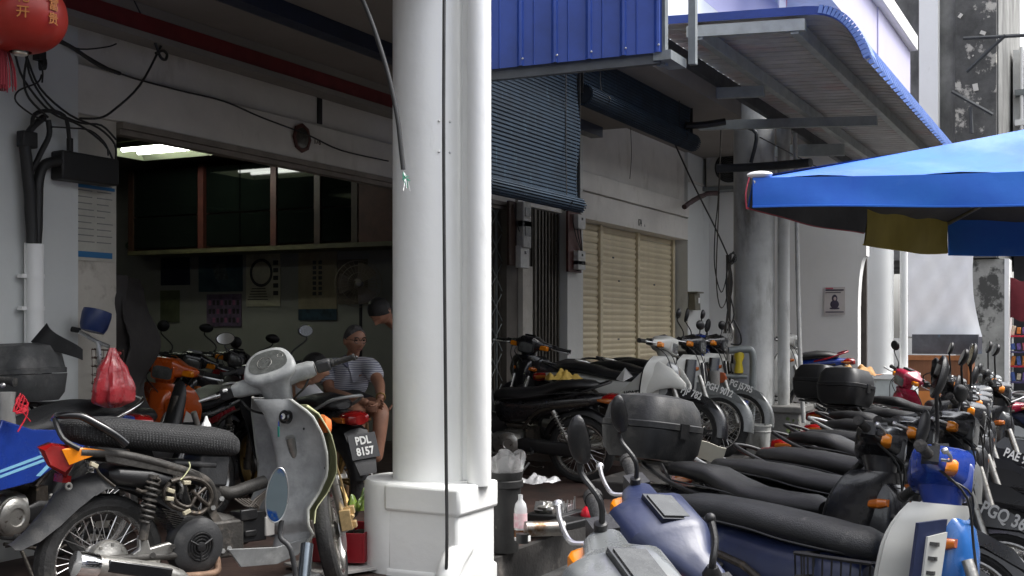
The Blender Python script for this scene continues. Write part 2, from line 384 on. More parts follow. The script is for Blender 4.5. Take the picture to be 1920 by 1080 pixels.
# half pilaster between shaft and pipe
MB().mm((-.02, -.27, .46), (.17, 0, 3.9)).build('pilaster', WHITE, c1, bev=.02)
MB().lathe((-.06, -.325, .46), (0, 0, 1), [(.062, 0), (.062, 3.4)], 28).build('rain_pipe', WHITE, c1)
MB().tube([(-.2, -.30, .16), (-.32, -.31, .10), (-.38, -.31, -.02), (-.40, -.31, -.28)], .062, 18).build('drain_spout', WHITE, c1)
for dz in (2.35, 2.19):
    for k in (0, 1):
        a = R(222 + 17 * k); MB().ball((.205 * math.cos(a), .205 * math.sin(a), dz), .007).build('screw', ALUL, c1)
cb = tag(MB().tube([at_t(833, -30, 5.95), at_t(832, 300, 5.95), at_t(836, 800, 5.95), at_t(838, 1000, 5.9), at_t(836, 1100, 5.9)], .0085, 10).build('black_power_cable', mat('sleeved_cable', (.05, .05, .05), .35, var=.5, vs=8)), 'thick black cable running straight down the front of the white column', 'cable')
c2 = column('column', 'stained old white column beside the bikes parked by the roller shutter', 12.29, 3.32, FL2, .21, OLDWHITE, True, 3.9, zt=.35)
MB().box((.1, -.14, .13), (.52, .74, .40)).box((.1, -.14, .32), (.58, .80, .07)).jitter(.008, 4).build('plinth', OLDCONC, c2, bev=.015)
MB().lathe((.05, -.30, .35), (0, 0, 1), [(.062, 0), (.062, 2.7), (.075, 2.72), (.075, 2.86), (.062, 2.88), (.062, 3.4)], 24).build('rain_pipe', OLDWHITE, c2)
c3 = column('column', 'white column further along the walkway, behind the black top boxes', 19.17, 3.2, FL2, .215, mat('far_white_paint', (.78, .79, .78), .5, var=.05, vs=2), True, 4.2, zt=.42)
MB().box((.1, -.14, .18), (.56, .78, .36)).build('plinth', mat('pale_blue_grey_paint', (.55, .60, .60), .6, var=.15, vs=4, spots=((.25, .24, .22), 6, .6, .1)), c3, bev=.01)
MB().box((.1, -.14, .41), (.62, .84, .09)).build('plinth_cap', WHITE, c3, bev=.01)
MB().lathe((.05, -.36, .44), (0, 0, 1), [(.06, 0), (.06, 3.7)], 20).build('rain_pipe', MATS['far_white_paint'], c3)
for q in (560, 545):
    p = at_t(1697, q if q > 550 else 532, 18.6); MB().box(p - Vector((19.17, 3.2, FL2)), (.02, .09, .11)).build('sticker', LETTERK if q > 550 else STEELG, c3)
# ------------------------------------------------------------------ roller shutter of separate slats
SH = mat('cream_shutter_paint', (.70, .61, .42), .5, var=.2, vs=2, spots=((.22, .16, .10), 4.0, .58, .2, (.5, 1, 2.0)), bump=.1, bs=60)
sy = WY + .22
sh = thing('roller_shutter', 'closed cream roller shutter in three bays under the number 174', 'shutter', (12.6, sy, FL2))
bays = [(12.61, 13.70), (13.79, 15.01), (15.10, 16.44)]
pitch = .0735
for bi, (xa, xb) in enumerate(bays):
    wd = xb - xa; prof = [(0, 0), (-.004, .012), (-.013, .028), (-.015, .046), (-.008, .060), (-.001, .064), (.0, .0725)]
    m0 = MB().loft([[(xx, y, z) for y, z in prof] for xx in (0, wd)], closed=False, cap=False).mesh('shutter_slat', SH, 60)
    for k in range(33):
        o = MB().build('shutter_slat', SH, sh, mesh=m0); o.location = (xa - 12.6, random.uniform(-.003, .003), k * pitch); o.rotation_euler = (random.uniform(-.12, .12), random.uniform(-.002, .002), 0)
for xx in (13.745, 15.055, 16.50): MB().box((xx - 12.6, -.02, 1.22), (.085, .05, 2.42)).build('shutter_post', SH, sh, bev=.004)
for px, py in ((1150, 483), (1161, 527), (1227, 534), (1160, 636), (1232, 640)):
    p = at_y(px, py, sy - .017); MB().box(p - Vector((12.6, sy, FL2)), (.05, .006, .022)).build('lock_plate', STEELD, sh)
text('174', .12, LETTERK, hb, Matrix.Translation((0, -WY, 0)) @ basis(at_y(1200, 418, WY - .004), (1, 0, 0), (0, 0, 1)), name='house_number', bold=.002, sx=.8)
text('b', .05, LETTERK, hb, Matrix.Translation((0, -WY, 0)) @ basis(at_y(1209, 423, WY - .004), (1, 0, 0), (0, 0, 1)), name='house_number')
# ------------------------------------------------------------------ grille door
GR = mat('brown_grille_steel', (.10, .088, .07), .5, .4, var=.35, vs=9)
gd = thing('grille_door', 'brown steel grille door of upright bars between the two white posts', 'door', (11.24, WY + .03, FL))
MB().mm((0, .05, 0), (.9, .07, 2.55)).build('dark_backing_panel', mat('dark_doorway', (.02, .018, .016), .9), gd)  # plain near-black panel behind the bars
for k in range(11): MB().mm((.02 + k * .083, -.008, 0), (.02 + k * .083 + .032, .012, 2.55)).build('bar', GR, gd)
for z in (.02, .46, .62, 1.05, 1.19, 1.62, 1.76, 2.1, 2.25, 2.53): MB().mm((0, .013, z - .008), (.9, .024, z + .008)).build('cross_bar', GR, gd)
MB().mm((.215, -.022, 0), (.262, -.009, 2.55)).build('door_stile', GR, gd)
h = MB(); h.box((.235, -.03, 1.02), (.035, .012, .20)); h.tube([(.235, -.04, 1.06), (.235, -.07, 1.06), (.30, -.07, 1.06), (.34, -.07, 1.055)], .009); h.build('door_handle', ALUL, gd)
fg = thing('folding_gate', 'dark concertina folding gate pushed against the grey post by the workshop', 'gate', (10.42, WY + .02, FL))
for k in range(5): MB().mm((k * .06, 0, 0), (k * .06 + .016, .02, 2.5)).build('upright', STEELG if k % 2 else GR, fg)
for k in range(8): MB().tube([(0, -.012, .15 + k * .3), (.26, -.012, .42 + k * .3)], .006, 5).tube([(.26, -.018, .15 + k * .3), (0, -.018, .42 + k * .3)], .006, 5).build('lattice_bar', STEELG, fg)
# meter boards
MET = mat('meter_casing', (.42, .42, .40), .4, var=.3, vs=20); 
def meter_board(lab, px0, py0, px1, py1, y, items, col, cx):
    a = at_y(px0, py0, y); b2 = at_y(px1, py1, y); t = thing('meter_board', lab, 'meter board', (a.x, y, b2.z)); W = b2.x - a.x; H = a.z - b2.z
    MB().mm((0, -.03, 0), (W, 0, H)).build('board', col, t, bev=.004)
    for (u, v, hh, kind) in items:
        if kind == 'm': MB().box((W * cx, -.075, H * v), (W * .5, .085, hh)).build('meter', MET, t, bev=.01); MB().box((W * cx, -.121, H * v + hh * .1), (W * .34, .006, hh * .35)).build('meter_window', BLACKG, t)
        else:
            MB().box((W * cx, -.06, H * v), (W * .55, .06, hh)).build('fuse_box', mat('fuse_white', (.6, .6, .57), .4, var=.2, vs=15), t, bev=.004)
            MB().box((W * cx, -.094, H * v + hh * .2), (.03, .01, .03)).build('fuse', BLACKG, t)
    for k in range(3): MB().tube([(W * (.2 + .25 * k), -.04, H * .95), (W * (.3 + .2 * k), -.07, H * .6), (W * (.9), -.05, H * .3), (W * (.8 - .1 * k), -.04, .02)], .006, 6).build('wire', CABLE, t)
    return t
meter_board('narrow dark wooden meter board with three meters left of the grille door', 950, 376, 980, 500, WY - .10, [(0, .80, .26, 'm'), (0, .50, .28, 'm'), (0, .14, .22, 'f')], WOOD, .65)
meter_board('maroon meter board on the white post between grille door and roller shutter', 1061, 395, 1086, 512, WY - .08, [(0, .84, .16, 'f'), (0, .24, .16, 'f'), (0, .12, .1, 'f')], WOODR, .66)
# ------------------------------------------------------------------ bamboo blinds (many thin slats)
BL = mat('blue_bamboo', (.007, .024, .046), .8, var=.45, vs=5, spots=((.035, .07, .10), 30, .6, .1, (1, 1, .2)))
def blind(lab, x0, x1, ztop, zbot, y, rr):
    t = thing('bamboo_blind', lab, 'blind', (x0, y, zbot)); W = x1 - x0; H = ztop - zbot; p = .024
    b = MB(); n = int(H / p)
    for k in range(n):
        z = rr + k * p; dx = random.uniform(-.004, .004); dy = .012 * math.sin(k * .23)
        b.mm((0 + dx, dy - .003, z), (W + dx, dy + .003, z + p * .66))
    o = b.build('slats', BL, t); o['kind'] = 'stuff'
    MB().mm((.005, .016, rr), (W - .005, .019, H)).build('slat_gap_sheet', mat('slat_gap_shade', (.002, .005, .009), .9), t)  # near-black sheet puts the shade of the slat gaps into colour
    b = MB(); turns = max(14, int(2 * PI * rr * .95 / .017))
    for k in range(turns):
        a = 2 * PI * k / turns; b.box((W / 2, -.01 + rr * .95 * math.cos(a), rr * .9 + rr * .95 * math.sin(a)), (W + random.uniform(-.01, .01), .009, .0095), Matrix.Rotation(a, 3, 'X'))
    o = b.build('rolled_slats', BL, t); o['kind'] = 'stuff'
    MB().cyl((0.01, -.01, rr * .9), (W - .01, -.01, rr * .9), rr * .80, n=24).build('roll_core', mat('slat_gap_shade', (.002, .005, .009), .9), t)  # near-black core paints the shade between the rolled slats
    for u in (.12, .84): MB().tube([(W * u, -.02, H), (W * u, -.025, rr * 2), (W * u, -rr - .02, rr), (W * u, -.01, -.01), (W * u, rr + .01, rr)], .004, 5).build('cord', CABLE, t)
    MB().mm((-.004, -.012, rr), (.006, .012, H)).build('edge_tape', CABLE, t); MB().mm((W - .006, -.012, rr), (W + .004, .012, H)).build('edge_tape', CABLE, t)
    return t
blind('long blue bamboo blind hanging low beside the white column', 5.9, 7.52, 3.36, 2.37, CY, .048)
blind('mostly rolled up blue bamboo blind, further along under the awning', 7.62, 10.05, 3.5, 3.13, CY + .02, .075)
# ------------------------------------------------------------------ corrugated sheets
BLU = mat('blue_sheet_paint', (.018, .055, .28), .45, .1, var=.35, vs=2, spots=((.42, .47, .58), 8, .665, .05, (1, 1, .25)), bump=.12, bs=4)
BLU2 = mat('pale_blue_sheet', (.16, .27, .62), .35, .1, var=.25, vs=5)
UND = mat('galvanised_underside', (.62, .61, .60), .5, .0, var=.3, vs=2.5, spots=((.55, .34, .33), 1.6, .52, .3), rvar=.1)
A_ = at_t(905, 130, 6.35); B_ = at_t(1241, 96, 6.35)
cs = thing('corrugated_side_sheet', 'upright blue ribbed metal sheet closing the side of the awning beside the white column', 'metal sheet', A_)
d = B_ - A_; L = Vector((d.x, d.y, 0)).length; ux = Vector((d.x, d.y, 0)).normalized(); nx = Vector((ux.y, -ux.x, 0))
prof = []; u = 0
while u < L:
    for du, h_ in ((0, 0), (.012, .020), (.026, .020), (.036, 0), (.085, 0), (.089, .005), (.095, 0)): prof.append((u + du, h_))
    u += .182 if True else 0
prof = [(min(q, L), h_) for q, h_ in prof]
def sheetrow(z): return [tuple(ux * q + nx * h_ + Vector((0, 0, z + d.z * q / L + (-.004 if z == 0 else 0)))) for q, h_ in prof]
MB().loft([sheetrow(0), sheetrow(1.0)], closed=False, cap=False).build('ribbed_sheet', BLU, cs, ang=20)
MB().prism([tuple(-nx * .03 + Vector((0, 0, -.055))), tuple(ux * L - nx * .03 + Vector((0, 0, d.z - .055))), tuple(ux * L - nx * .03 + Vector((0, 0, d.z + .02))), tuple(-nx * .03 + Vector((0, 0, .02)))], tuple(-nx * .05)).build('bottom_rail', STEELD, cs)
pst = B_ + Vector((.03, .03, 0)) - A_
MB().box(pst + Vector((.06, .0, .25)), (.05, .05, .62)).box(pst + Vector((.22, -.12, .22)), (.04, .04, .5)).box(pst + Vector((.1, -.03, -.02)), (.26, .10, .05)).build('corner_post', STEELG, cs)
for k in range(6):
    u = .03 + .182 * k
    for z in (.03, .42): MB().ball(ux * min(u, L - .02) + nx * .024 + Vector((0, 0, z + d.z * u / L)), .006, 8, 6).build('screw', ALU, cs)
# ------------------------------------------------------------------ awning
AX0, AX1 = 8.2, 16.2
def awp(px, py, X): p = at_x(px, py, X); return p
pL = awp(1290, 42, AX0); pR = awp(1510, 27, AX0); pc = [awp(1545, 28, AX0), awp(1572, 38, AX0), awp(1592, 56, AX0), awp(1609, 82, AX0), awp(1622, 112, AX0)]
aw = thing('street_awning', 'large ribbed metal awning with blue edge curving down over the parked bikes', 'awning', (AX0, pL.y, pL.z))
O = Vector((AX0, pL.y, pL.z))
sl_ = (pL.z - pR.z) / (pL.y - pR.y)
yin = 3.0; pin = Vector((AX0, yin, pL.z + sl_ * (yin - pL.y)))
path = [pin, pL, pR] + pc
yz = []
for i, p in enumerate(path):
    yz.append((p.y, p.z))
def arcpts():
    P = smooth_path([Vector((0, y, z)) for y, z in yz[2:]], 4); return [(pin.y, pin.z), (yz[1][0], yz[1][1])] + [(p.y, p.z) for p in P]
ap_ = arcpts()
ribs = []; x = 0
while x < AX1 - AX0:
    for du, h_ in ((0, 0), (.015, .03), (.035, .03), (.05, 0), (.095, 0), (.1, .006), (.106, 0)): ribs.append((x + du, h_))
    x += .155
def awrow(off, y, z, n): return [(AX0 + q - O.x, y - O.y + n[0] * (h_ + off), z - O.z + n[1] * (h_ + off)) for q, h_ in ribs]
rows = []; rows2 = []
for i, (y, z) in enumerate(ap_):
    a = ap_[max(i - 1, 0)]; b_ = ap_[min(i + 1, len(ap_) - 1)]; dy, dz = b_[0] - a[0], b_[1] - a[1]; ln = math.hypot(dy, dz); n_ = (dz / ln * -1 if False else dz / ln, -dy / ln)
    rows.append(awrow(0, y, z, n_)); rows2.append(awrow(.006, y, z, n_))
MB().loft(rows, closed=False, cap=False).build('ribbed_underside', UND, aw, ang=20)
MB().loft(rows2, closed=False, cap=False).build('blue_top_sheet', BLU2, aw, ang=20)
# blue end flashing over near edge
e = MB()
for i in range(len(ap_) - 1):
    (y0, z0), (y1, z1) = ap_[i], ap_[i + 1]
    e.add([(-.03, y0 - O.y, z0 - O.z - .01), (-.03, y1 - O.y, z1 - O.z - .01), (-.03, y1 - O.y, z1 - O.z + .05), (-.03, y0 - O.y, z0 - O.z + .05), (.09, y1 - O.y, z1 - O.z + .05), (.09, y0 - O.y, z0 - O.z + .05)], [(0, 1, 2, 3), (3, 2, 4, 5)])
e.build('end_flashing', BLU, aw)
# segmented curved lip pieces
for i in range(2, len(ap_) - 1, 1):
    (y0, z0), (y1, z1) = ap_[i], ap_[i + 1]; n_ = Vector((0, z1 - z0, -(y1 - y0))).normalized(); q0 = Vector((.0, y0 - O.y, z0 - O.z)); q1 = Vector((0, y1 - O.y, z1 - O.z)); q1 = q0 + (q1 - q0) * .86
    if i > 4: MB().add([q0 + n_ * .055 - Vector((.05, 0, 0)), q1 + n_ * .055 - Vector((.05, 0, 0)), q1 + n_ * .055 + Vector((.14, 0, 0)), q0 + n_ * .055 + Vector((.14, 0, 0)), q0 - Vector((.05, 0, 0)), q1 - Vector((.05, 0, 0))], [(0, 1, 2, 3), (4, 5, 1, 0)]).build('lip_segment', BLU2, aw)
def zroof(y): return pL.z + sl_ * (y - pL.y)
def beamx(y, w_, h_, drop, nm, x0=AX0, x1=AX1, m=STEELG):
    MB().mm((x0 - O.x, y - w_ / 2 - O.y, zroof(y) - drop - h_ - O.z), (x1 - O.x, y + w_ / 2 - O.y, zroof(y) - drop - O.z)).build(nm, m, aw, bev=.003)
AWST = mat('pale_grey_awning_steel', (.40, .43, .42), .5, .1, var=.25, vs=7, spots=((.18, .13, .10), 8, .66, .1))
y1_ = awp(1310, 68, AX0).y; y2_ = awp(1490, 55, AX0).y
beamx(y1_, .06, .10, .03, 'purlin', m=AWST); beamx(y2_, .06, .10, .03, 'purlin', m=AWST); beamx(2.98, .06, .11, .03, 'purlin', m=STEELD)
def cross(X, y0, y1, h_, m=AWST, nm='rafter'):
    za, zb = zroof(y0) - .145, zroof(y1) - .145
    MB().prism([(X - O.x, y0 - O.y, za - O.z), (X - O.x, y1 - O.y, zb - O.z), (X - O.x, y1 - O.y, zb - h_ - O.z), (X - O.x, y0 - O.y, za - h_ - O.z)], (.06, 0, 0)).build(nm, m, aw)
# near edge box beam under the blue strip
MB().prism([(-.02, yin - O.y - .3, zroof(yin - .3) - .03 - O.z), (-.02, yz[2][0] - O.y, yz[2][1] - .03 - O.z), (-.02, yz[2][0] - O.y, yz[2][1] - .11 - O.z), (-.02, yin - O.y - .3, zroof(yin - .3) - .11 - O.z)], (.05, 0, 0)).build('edge_beam', AWST, aw)
cross(9.9, 3.7, y1_ - .02, .09); cross(11.6, 3.7, y2_ + .03, .09); cross(13.4, 3.6, y1_, .13); cross(AX1 - .1, 3.3, y2_, .13)
MB().tube([(11.0 - O.x, y1_ - O.y + .3, zroof(y1_) - .4 - O.z), (AX1 - O.x, y1_ + .2 - O.y, zroof(y1_) - .42 - O.z)], .006, 6).build('conduit', CABLE, aw)
# second roof edge and sign above
sg = thing('shop_sign', 'edge of a white shop sign with red lettering above the awning', 'sign', at_t(1466, 8, 11))
MB().box((0, 0, .25), (.25, .06, .66), Matrix.Rotation(.3, 3, 'Z')).build('sign_panel', WHITE, sg)
text('WI', .26, mat('sign_red', (.6, .03, .03), .5), sg, basis((-.02, -.045, .04), (.955, .295, 0), (0, 0, 1)), bold=.01)
tag(MB().box(at_t(1380, -30, 11.5), (3.2, 1.4, .04), Matrix.Rotation(-.05, 3, 'X')).build('upper_roof_sheet', UND), 'underside of a higher pinkish roof sheet above the blue awning edge', 'roof sheet')
# ------------------------------------------------------------------ umbrella
UB = mat('blue_umbrella_cloth', (.006, .11, .60), .55, col2=(.015, .17, .66), vs=2.2, spots=((.30, .46, .74), 1.3, .58, .4), bump=.35, bs=9)  # large pale patches put the sun's sheen into the cloth colour
UB.node_tree.nodes['Principled BSDF'].inputs['Sheen Weight'].default_value = .15
UG = mat('grey_umbrella_lining', (.085, .082, .085), .8, var=.3, vs=4, bump=.15, bs=200)
UY = mat('yellow_umbrella_cloth', (.42, .32, .05), .7, var=.25, vs=3)
PK = mat('red_piping', (.35, .04, .06), .6)
P0 = at_t(1412, 333, 4.55); E1 = Vector((.03, -.95, 0)).normalized(); E2 = Vector((1.08, -.22, 0)).normalized()
Cn = [P0, P0 + E2 * 2.25, P0 + E2 * 2.25 + E1 * 2.3, P0 + E1 * 2.3]
apx = (Cn[0] + Cn[1] + Cn[2] + Cn[3]) / 4; apx.z = P0.z + .37
um = thing('market_umbrella', 'big blue market umbrella with pale sheen painted in its cloth, grey lining and one yellow flap, on the right', 'umbrella', (apx.x, apx.y, 0)); uo = Vector((apx.x, apx.y, 0))
for i in range(4):
    a, b_ = Cn[i], Cn[(i + 1) % 4]; out = Vector(((b_ - a).y, -(b_ - a).x, 0)).normalized()
    if out.dot((a + b_) / 2 - apx) < 0: out = -out
    def roof(u, v, k=0.0):
        p = a.lerp(b_, u).lerp(apx, v); p.z += -.03 * math.sin(PI * u) * (1 - v) - .02 * math.sin(PI * v) + .007 * math.sin(u * 30 + v * 6) * (1 - v) - .045 * (4 * u * (1 - u)) * math.sin(PI * v) + k; return p - uo
    MB().sheet(roof, 28, 16).build('canopy_panel', UB, um)
    MB().sheet(lambda u, v: roof(u, v, -.006), 28, 16).build('lining', UG, um)
    segs = [(0, 1, .115, UB, UG, UB)] if i in (0, 2, 3) else [(0, 1, .2, UB, UB, UB)]
    if i == 0: segs = [(0, .5, .115, UB, UG, PK), (.5, 1.0, .17, UY, UY, UY)]
    if i == 1: segs = [(0, 1, .175, UB, UB, UB)]
    for (s0, s1, dr_, mo, mi, mh) in segs:
        def val(u, v, k=0.0):
            u = s0 + (s1 - s0) * u
            e_ = a.lerp(b_, u); e_.z -= .03 * math.sin(PI * u) + v * dr_ * (1 + .05 * math.sin(u * 9 + i)); e_ += out * ((.010 * math.sin(u * 21 + 2 * v) + .012) * v + k + .002); return e_ - uo
        MB().sheet(val, 40, 6).build('valance', mo, um)
        MB().sheet(lambda u, v: val(u, v, -.007), 40, 6).build('valance_lining', mi, um)
        MB().tube([val(u / 14, 1.0) for u in range(15)], .0045, 5).build('hem', mh, um)
    MB().tube([a - uo - Vector((0, 0, .02)), apx - uo - Vector((0, 0, .05))], .011, 8).build('rib', ALU, um)
MB().tube([P0 - uo + Vector((-.015, .01, .0)), P0 - uo + Vector((-.03, .02, -.06)), P0 - uo + Vector((-.02, .02, -.12))], .003, 5).build('red_cord', PK, um)
MB().ball(P0 - uo + Vector((.02, -.02, .012)), (.035, .05, .014)).build('corner_patch', WHITE, um)
MB().cyl((0, 0, 0), (0, 0, apx.z - .03), .022, n=16).build('pole', ALUL, um)
MB().lathe((0, 0, 0), (0, 0, 1), [(.25, 0), (.25, .08), (.05, .12), (.03, .3)], 24).build('base', DARKCONC, um)
# ------------------------------------------------------------------ far buildings and street end
MOLD = mat('mouldy_old_wall', (.26, .26, .25), .9, var=.45, vs=1.2, spots=((.06, .06, .058), 1.5, .42, .3, (1, 1, .4)), bump=.5, bs=12)
PEEL = mat('peeling_wall', (.12, .12, .115), .9, var=.5, vs=2.2, spots=((.50, .48, .43), 2.6, .575, .05), bump=.6, bs=14)
ob = thing('old_building', 'old shophouse at the far end with black mould and peeling plaster', 'building', (24, 2.6, 0))
MB().mm((0, -.75, 2.9), (6, 3, 12)).build('upper_wall', MOLD, ob)
MB().mm((-.12, -.72, 2.9), (-.002, .0, 12)).build('peeling_strip', PEEL, ob)
MB().mm((-.35, .28, 2.0), (-.05, .62, 12)).build('white_corner_post', WHITE, ob)
MB().mm((.02, -.85, -.1), (.7, .0, 2.88)).build('street_pillar', mat('pillar_peel', (.40, .40, .37), .9, var=.4, vs=1.6, spots=((.07, .07, .065), 2.4, .50, .06), bump=.5, bs=14), ob)
MB().mm((.0, -.93, -.1), (.72, -.853, 2.88)).build('pillar_edge', WHITE, ob)
MB().mm((-.2, .0, 2.6), (-.14, .95, 2.66)).build('bracket', STEELD, ob)
for a, b_ in (((1806, 72), (1925, 66)), ((1812, 135), (1885, 66)), ((1785, 172), (1862, 215)), ((1820, 200), (1822, 250))):
    MB().tube([at_x(a[0], a[1], 23.6) - Vector((24, 2.6, 0)), at_x(b_[0], b_[1], 23.6) - Vector((24, 2.6, 0))], .035, 6).build('rusty_bracket', STEELD, ob)
random.seed(3)
lg = MB()
for k in range(5):
    p = at_x(random.gauss(1830, 22), random.gauss(120, 60), 23.82) - Vector((24, 2.6, 0)); s_ = random.uniform(.02, .09)
    lg.box(p, (.03, s_ * 1.5, s_), Matrix.Rotation(random.random() * 3, 3, 'X'))
lg.build('loose_plaster', mat('bright_plaster_flake', (.6, .58, .53), .9), ob)['kind'] = 'stuff'
wb = thing('white_building', 'bright white building with ledges and pipes beyond the mouldy wall', 'building', (27, 1.2, 0))
MB().mm((0, -3.2, 3.2), (5, .6, 7.4)).build('wall', mat('bright_old_white', (.72, .72, .70), .8, var=.2, vs=2, spots=((.35, .34, .32), 2.5, .6, .1), bump=.3, bs=12), wb)
for k in range(6): MB().mm((-.25, -.35 + k * .02, 3.3 + k * .62), (-.01, .55, 3.42 + k * .62)).build('ledge', STEELG if k % 2 else WHITE, wb)
for k in range(3): MB().cyl((-.2, .1 + k * .16, 3.2), (-.2, .1 + k * .16, 7.4), .04, n=10).build('pipe', WHITE if k != 1 else STEELD, wb)
MB().mm((.2, -3.2, -.1), (5, .6, 3.19)).build('dark_shopfront', mat('dark_shop_inside', (.05, .05, .055), .9, var=.5, vs=2), wb)
fb = thing('street_end_building', 'pale building closing the far end of the street', 'building', (46, -10, 0))
MB().mm((0, -14, 0), (8, 13, 8)).build('wall', WALLB, fb)
for k in range(9):
    for j in range(2): MB().mm((-.05, -13 + k * 2.9, 1.0 + j * 3.6), (-.01, -11.6 + k * 2.9, 2.9 + j * 3.6)).build('window', BLACKG, fb)
lb = thing('lilac_parapet_wall', 'lilac upper wall with white sloping coping beside the awning', 'wall', (17.9, 3.0, 4.0))
MB().prism([(0, 0, -.1), (3.1, 0, 1.35), (3.1, 0, 2.25), (0, 0, 2.25)], (0, .25, 0)).build('wall', MATS['lilac_paint'], lb)
MB().mm((-8, -.12, 2.25), (3.12, .3, 2.5)).build('coping', WHITE, lb, bev=.01)
MB().tube([(-.3, -.04, -.05), (3.05, -.04, 1.33)], .02, 8).build('cable', CABLE, lb)
for z, r_ in ((3.6, .05), (4.1, .05), (4.55, .04)):
    pass
# hanging cloth
cl = []
pa = at_x(1700, 455, 21.5); pb = at_x(1832, 455, 21.5)
def cloth(u, v):
    p = pa.lerp(pb, u); z = lerp(3.35, 1.44, v); p = p.copy(); p.z = z
    p.x += -.02 * math.sin(u * 6 + v * 2) - .006 * math.sin(u * 9 + v * 11) * v - .003 * math.sin(u * 23 - v * 14) - .12 * v * v * math.exp(-((u - .8) * 5) ** 2) + .012 * math.sin(v * 19 + u * 17)
    if u > .8: p.y += -.10 * (v ** 3) * (u - .8) / .2 + .08 * math.sin(v * 3) * (u - .8) / .2
    return p
tag(MB().sheet(cloth, 60, 50, .004).build('hanging_cloth', mat('white_tarpaulin', (.88, .89, .90), .7, var=.05, vs=3, bump=.3, bs=9)), 'wrinkled white cloth hanging between the far column and the peeling pillar', 'cloth')
# orange cabinet
oc = thing('wooden_cabinet', 'orange brown wooden cabinet lying under the hanging white cloth', 'cabinet', (20.6, 2.55, 0.0))
OW = mat('orange_wood', (.42, .15, .045), .55, var=.35, vs=3, bump=.1); OW2 = mat('worn_plywood', (.26, .10, .04), .6, var=.4, vs=4, streak=True)
MB().mm((.03, -.55, 0), (.6, .5, 1.12)).build('carcass', OW2, oc)
for y0, y1, z0, z1 in ((-.56, .51, 1.06, 1.14), (-.56, .51, 0, .06), (-.56, -.50, .06, 1.06), (.45, .51, .06, 1.06)): MB().mm((0, y0, z0), (.03, y1, z1)).build('frame_rail', OW, oc)
MB().mm((.012, -.499, .061), (.028, .449, .55)).build('lower_panel', mat('bright_orange_panel', (.62, .22, .05), .5, var=.12, vs=5), oc)
tag(MB().mm((21.2, 1.95, 1.15), (21.9, 3.0, 1.48)).build('covered_stall_box', mat('grey_plastic_sheet', (.08, .09, .11), .35, var=.5, vs=4, spots=((.05, .2, .35), 3, .62, .1))), 'grey plastic wrapped stall box behind the orange cabinet', 'box')
tag(MB().box((20.3, 3.6, .5), (.3, .12, .42), Matrix.Rotation(.3, 3, 'Y')).build('pink_bundle', mat('pink_cloth', (.45, .12, .10), .8, var=.3, vs=9), ang=60, bev=.03), 'small pink bundle tucked behind the far white column', 'bundle')
# shop goods at right edge
rk = thing('goods_rack', 'red shop rack full of small bright packets at the right edge', 'rack', (24.4, 1.35, 0))
RD = mat('rack_red', (.42, .01, .03), .5); PU = mat('rack_purple', (.05, .04, .12), .5)
for y in (.32, -.2, -.8): MB().mm((0, y, .3), (.05, y + .05, 2.1)).build('rack_post', RD, rk)
cols = [mat('packet_%s' % n_, c_, .4, var=.3, vs=20) for n_, c_ in (('pink', (.6, .12, .16)), ('orange', (.7, .25, .04)), ('cream', (.7, .6, .45)), ('purple', (.2, .12, .4)), ('blue', (.08, .15, .45)))]
for j, z in enumerate((.55, .85, 1.12, 1.42)):
    MB().mm((-.02, -.8, z), (.4, .36, z + .03)).build('shelf', RD if j % 2 else PU, rk)
    for k in range(11):
        MB().box((.1, .28 - k * .1, z + .12), (.06, .07, random.uniform(.12, .2)), Matrix.Rotation(random.uniform(-.2, .2), 3, 'X')).build('packet', random.choice(cols), rk, bev=.008)
tag(MB().sheet(lambda u, v: (24.3 + .05 * math.sin(u * 7), 1.75 - .55 * u, 2.5 - .75 * v + .04 * math.sin(u * 9)), 16, 8, .01).build('red_banner', mat('dark_red_cloth', (.14, .01, .02), .8, var=.3, vs=5)), 'dark red cloth hanging above the rack at the right edge', 'cloth')

# unseen row across the street behind the camera, added to cut low sky light
opp = thing('added_opposite_row', 'unseen row of shophouses added across the street to cut low sky light', 'building', (0, -10, 0))
MB().mm((-40, -6, 0), (60, 0, 6.6)).build('wall', mat('opposite_wall', (.62, .61, .59), .8, var=.2, vs=.5), opp)
for k in range(16):
    MB().mm((-38 + k * 6.2, -.001, .1), (-33.5 + k * 6.2, .03, 3.0)).build('dark_shopfront', MATS['dark_shop_inside'], opp)
    for j in range(2): MB().mm((-37.6 + k * 6.2 + j * 2.3, .0, 4.4), (-36 + k * 6.2 + j * 2.3, .04, 6.2)).build('window', BLACKG, opp)
# ------------------------------------------------------------------ motorcycles
def paint(name, col, **k): return mat('paint_' + name, col, .28, var=.25, vs=4, coat=.5, spots=((.10, .095, .09), 9, .68, .15), **k)
P_NAVY = mat('paint_navy', (.020, .030, .085), .42, var=.3, vs=5, coat=.15, spots=((.09, .10, .13), 9, .62, .18), bump=.12, bs=30); P_BLUE = paint('blue', (.015, .05, .32)); P_BLACK = paint('black', (.012, .012, .014)); P_WHITE = mat('paint_white', (.62, .62, .58), .35, var=.1, vs=5, coat=.3)
P_SILVER = paint('silver', (.30, .31, .31)); P_GREY = paint('grey', (.17, .18, .18)); P_RED = paint('red', (.32, .01, .02)); P_ORANGE = paint('orange', (.55, .09, .01)); P_CREAM = mat('cream_plastic', (.60, .58, .48), .45, var=.12, vs=6)
P_LBLUE = paint('light_blue', (.03, .16, .50)); P_PINK = paint('pink_red', (.38, .015, .05))
BC = {}
def bpart(key, fn, name, m, parent, M=None, ang=38):
    k = (key, m.name)
    if k not in BC: BC[k] = fn().mesh(name, m, ang)
    o = bpy.data.objects.new(name, BC[k]); C.objects.link(o); o.parent = parent
    if M is not None: o.matrix_basis = M
    return o
WR = .285; XR, XF = -.60, .62
HS = Vector((.40, 0, .88)); RAKE = R(26)
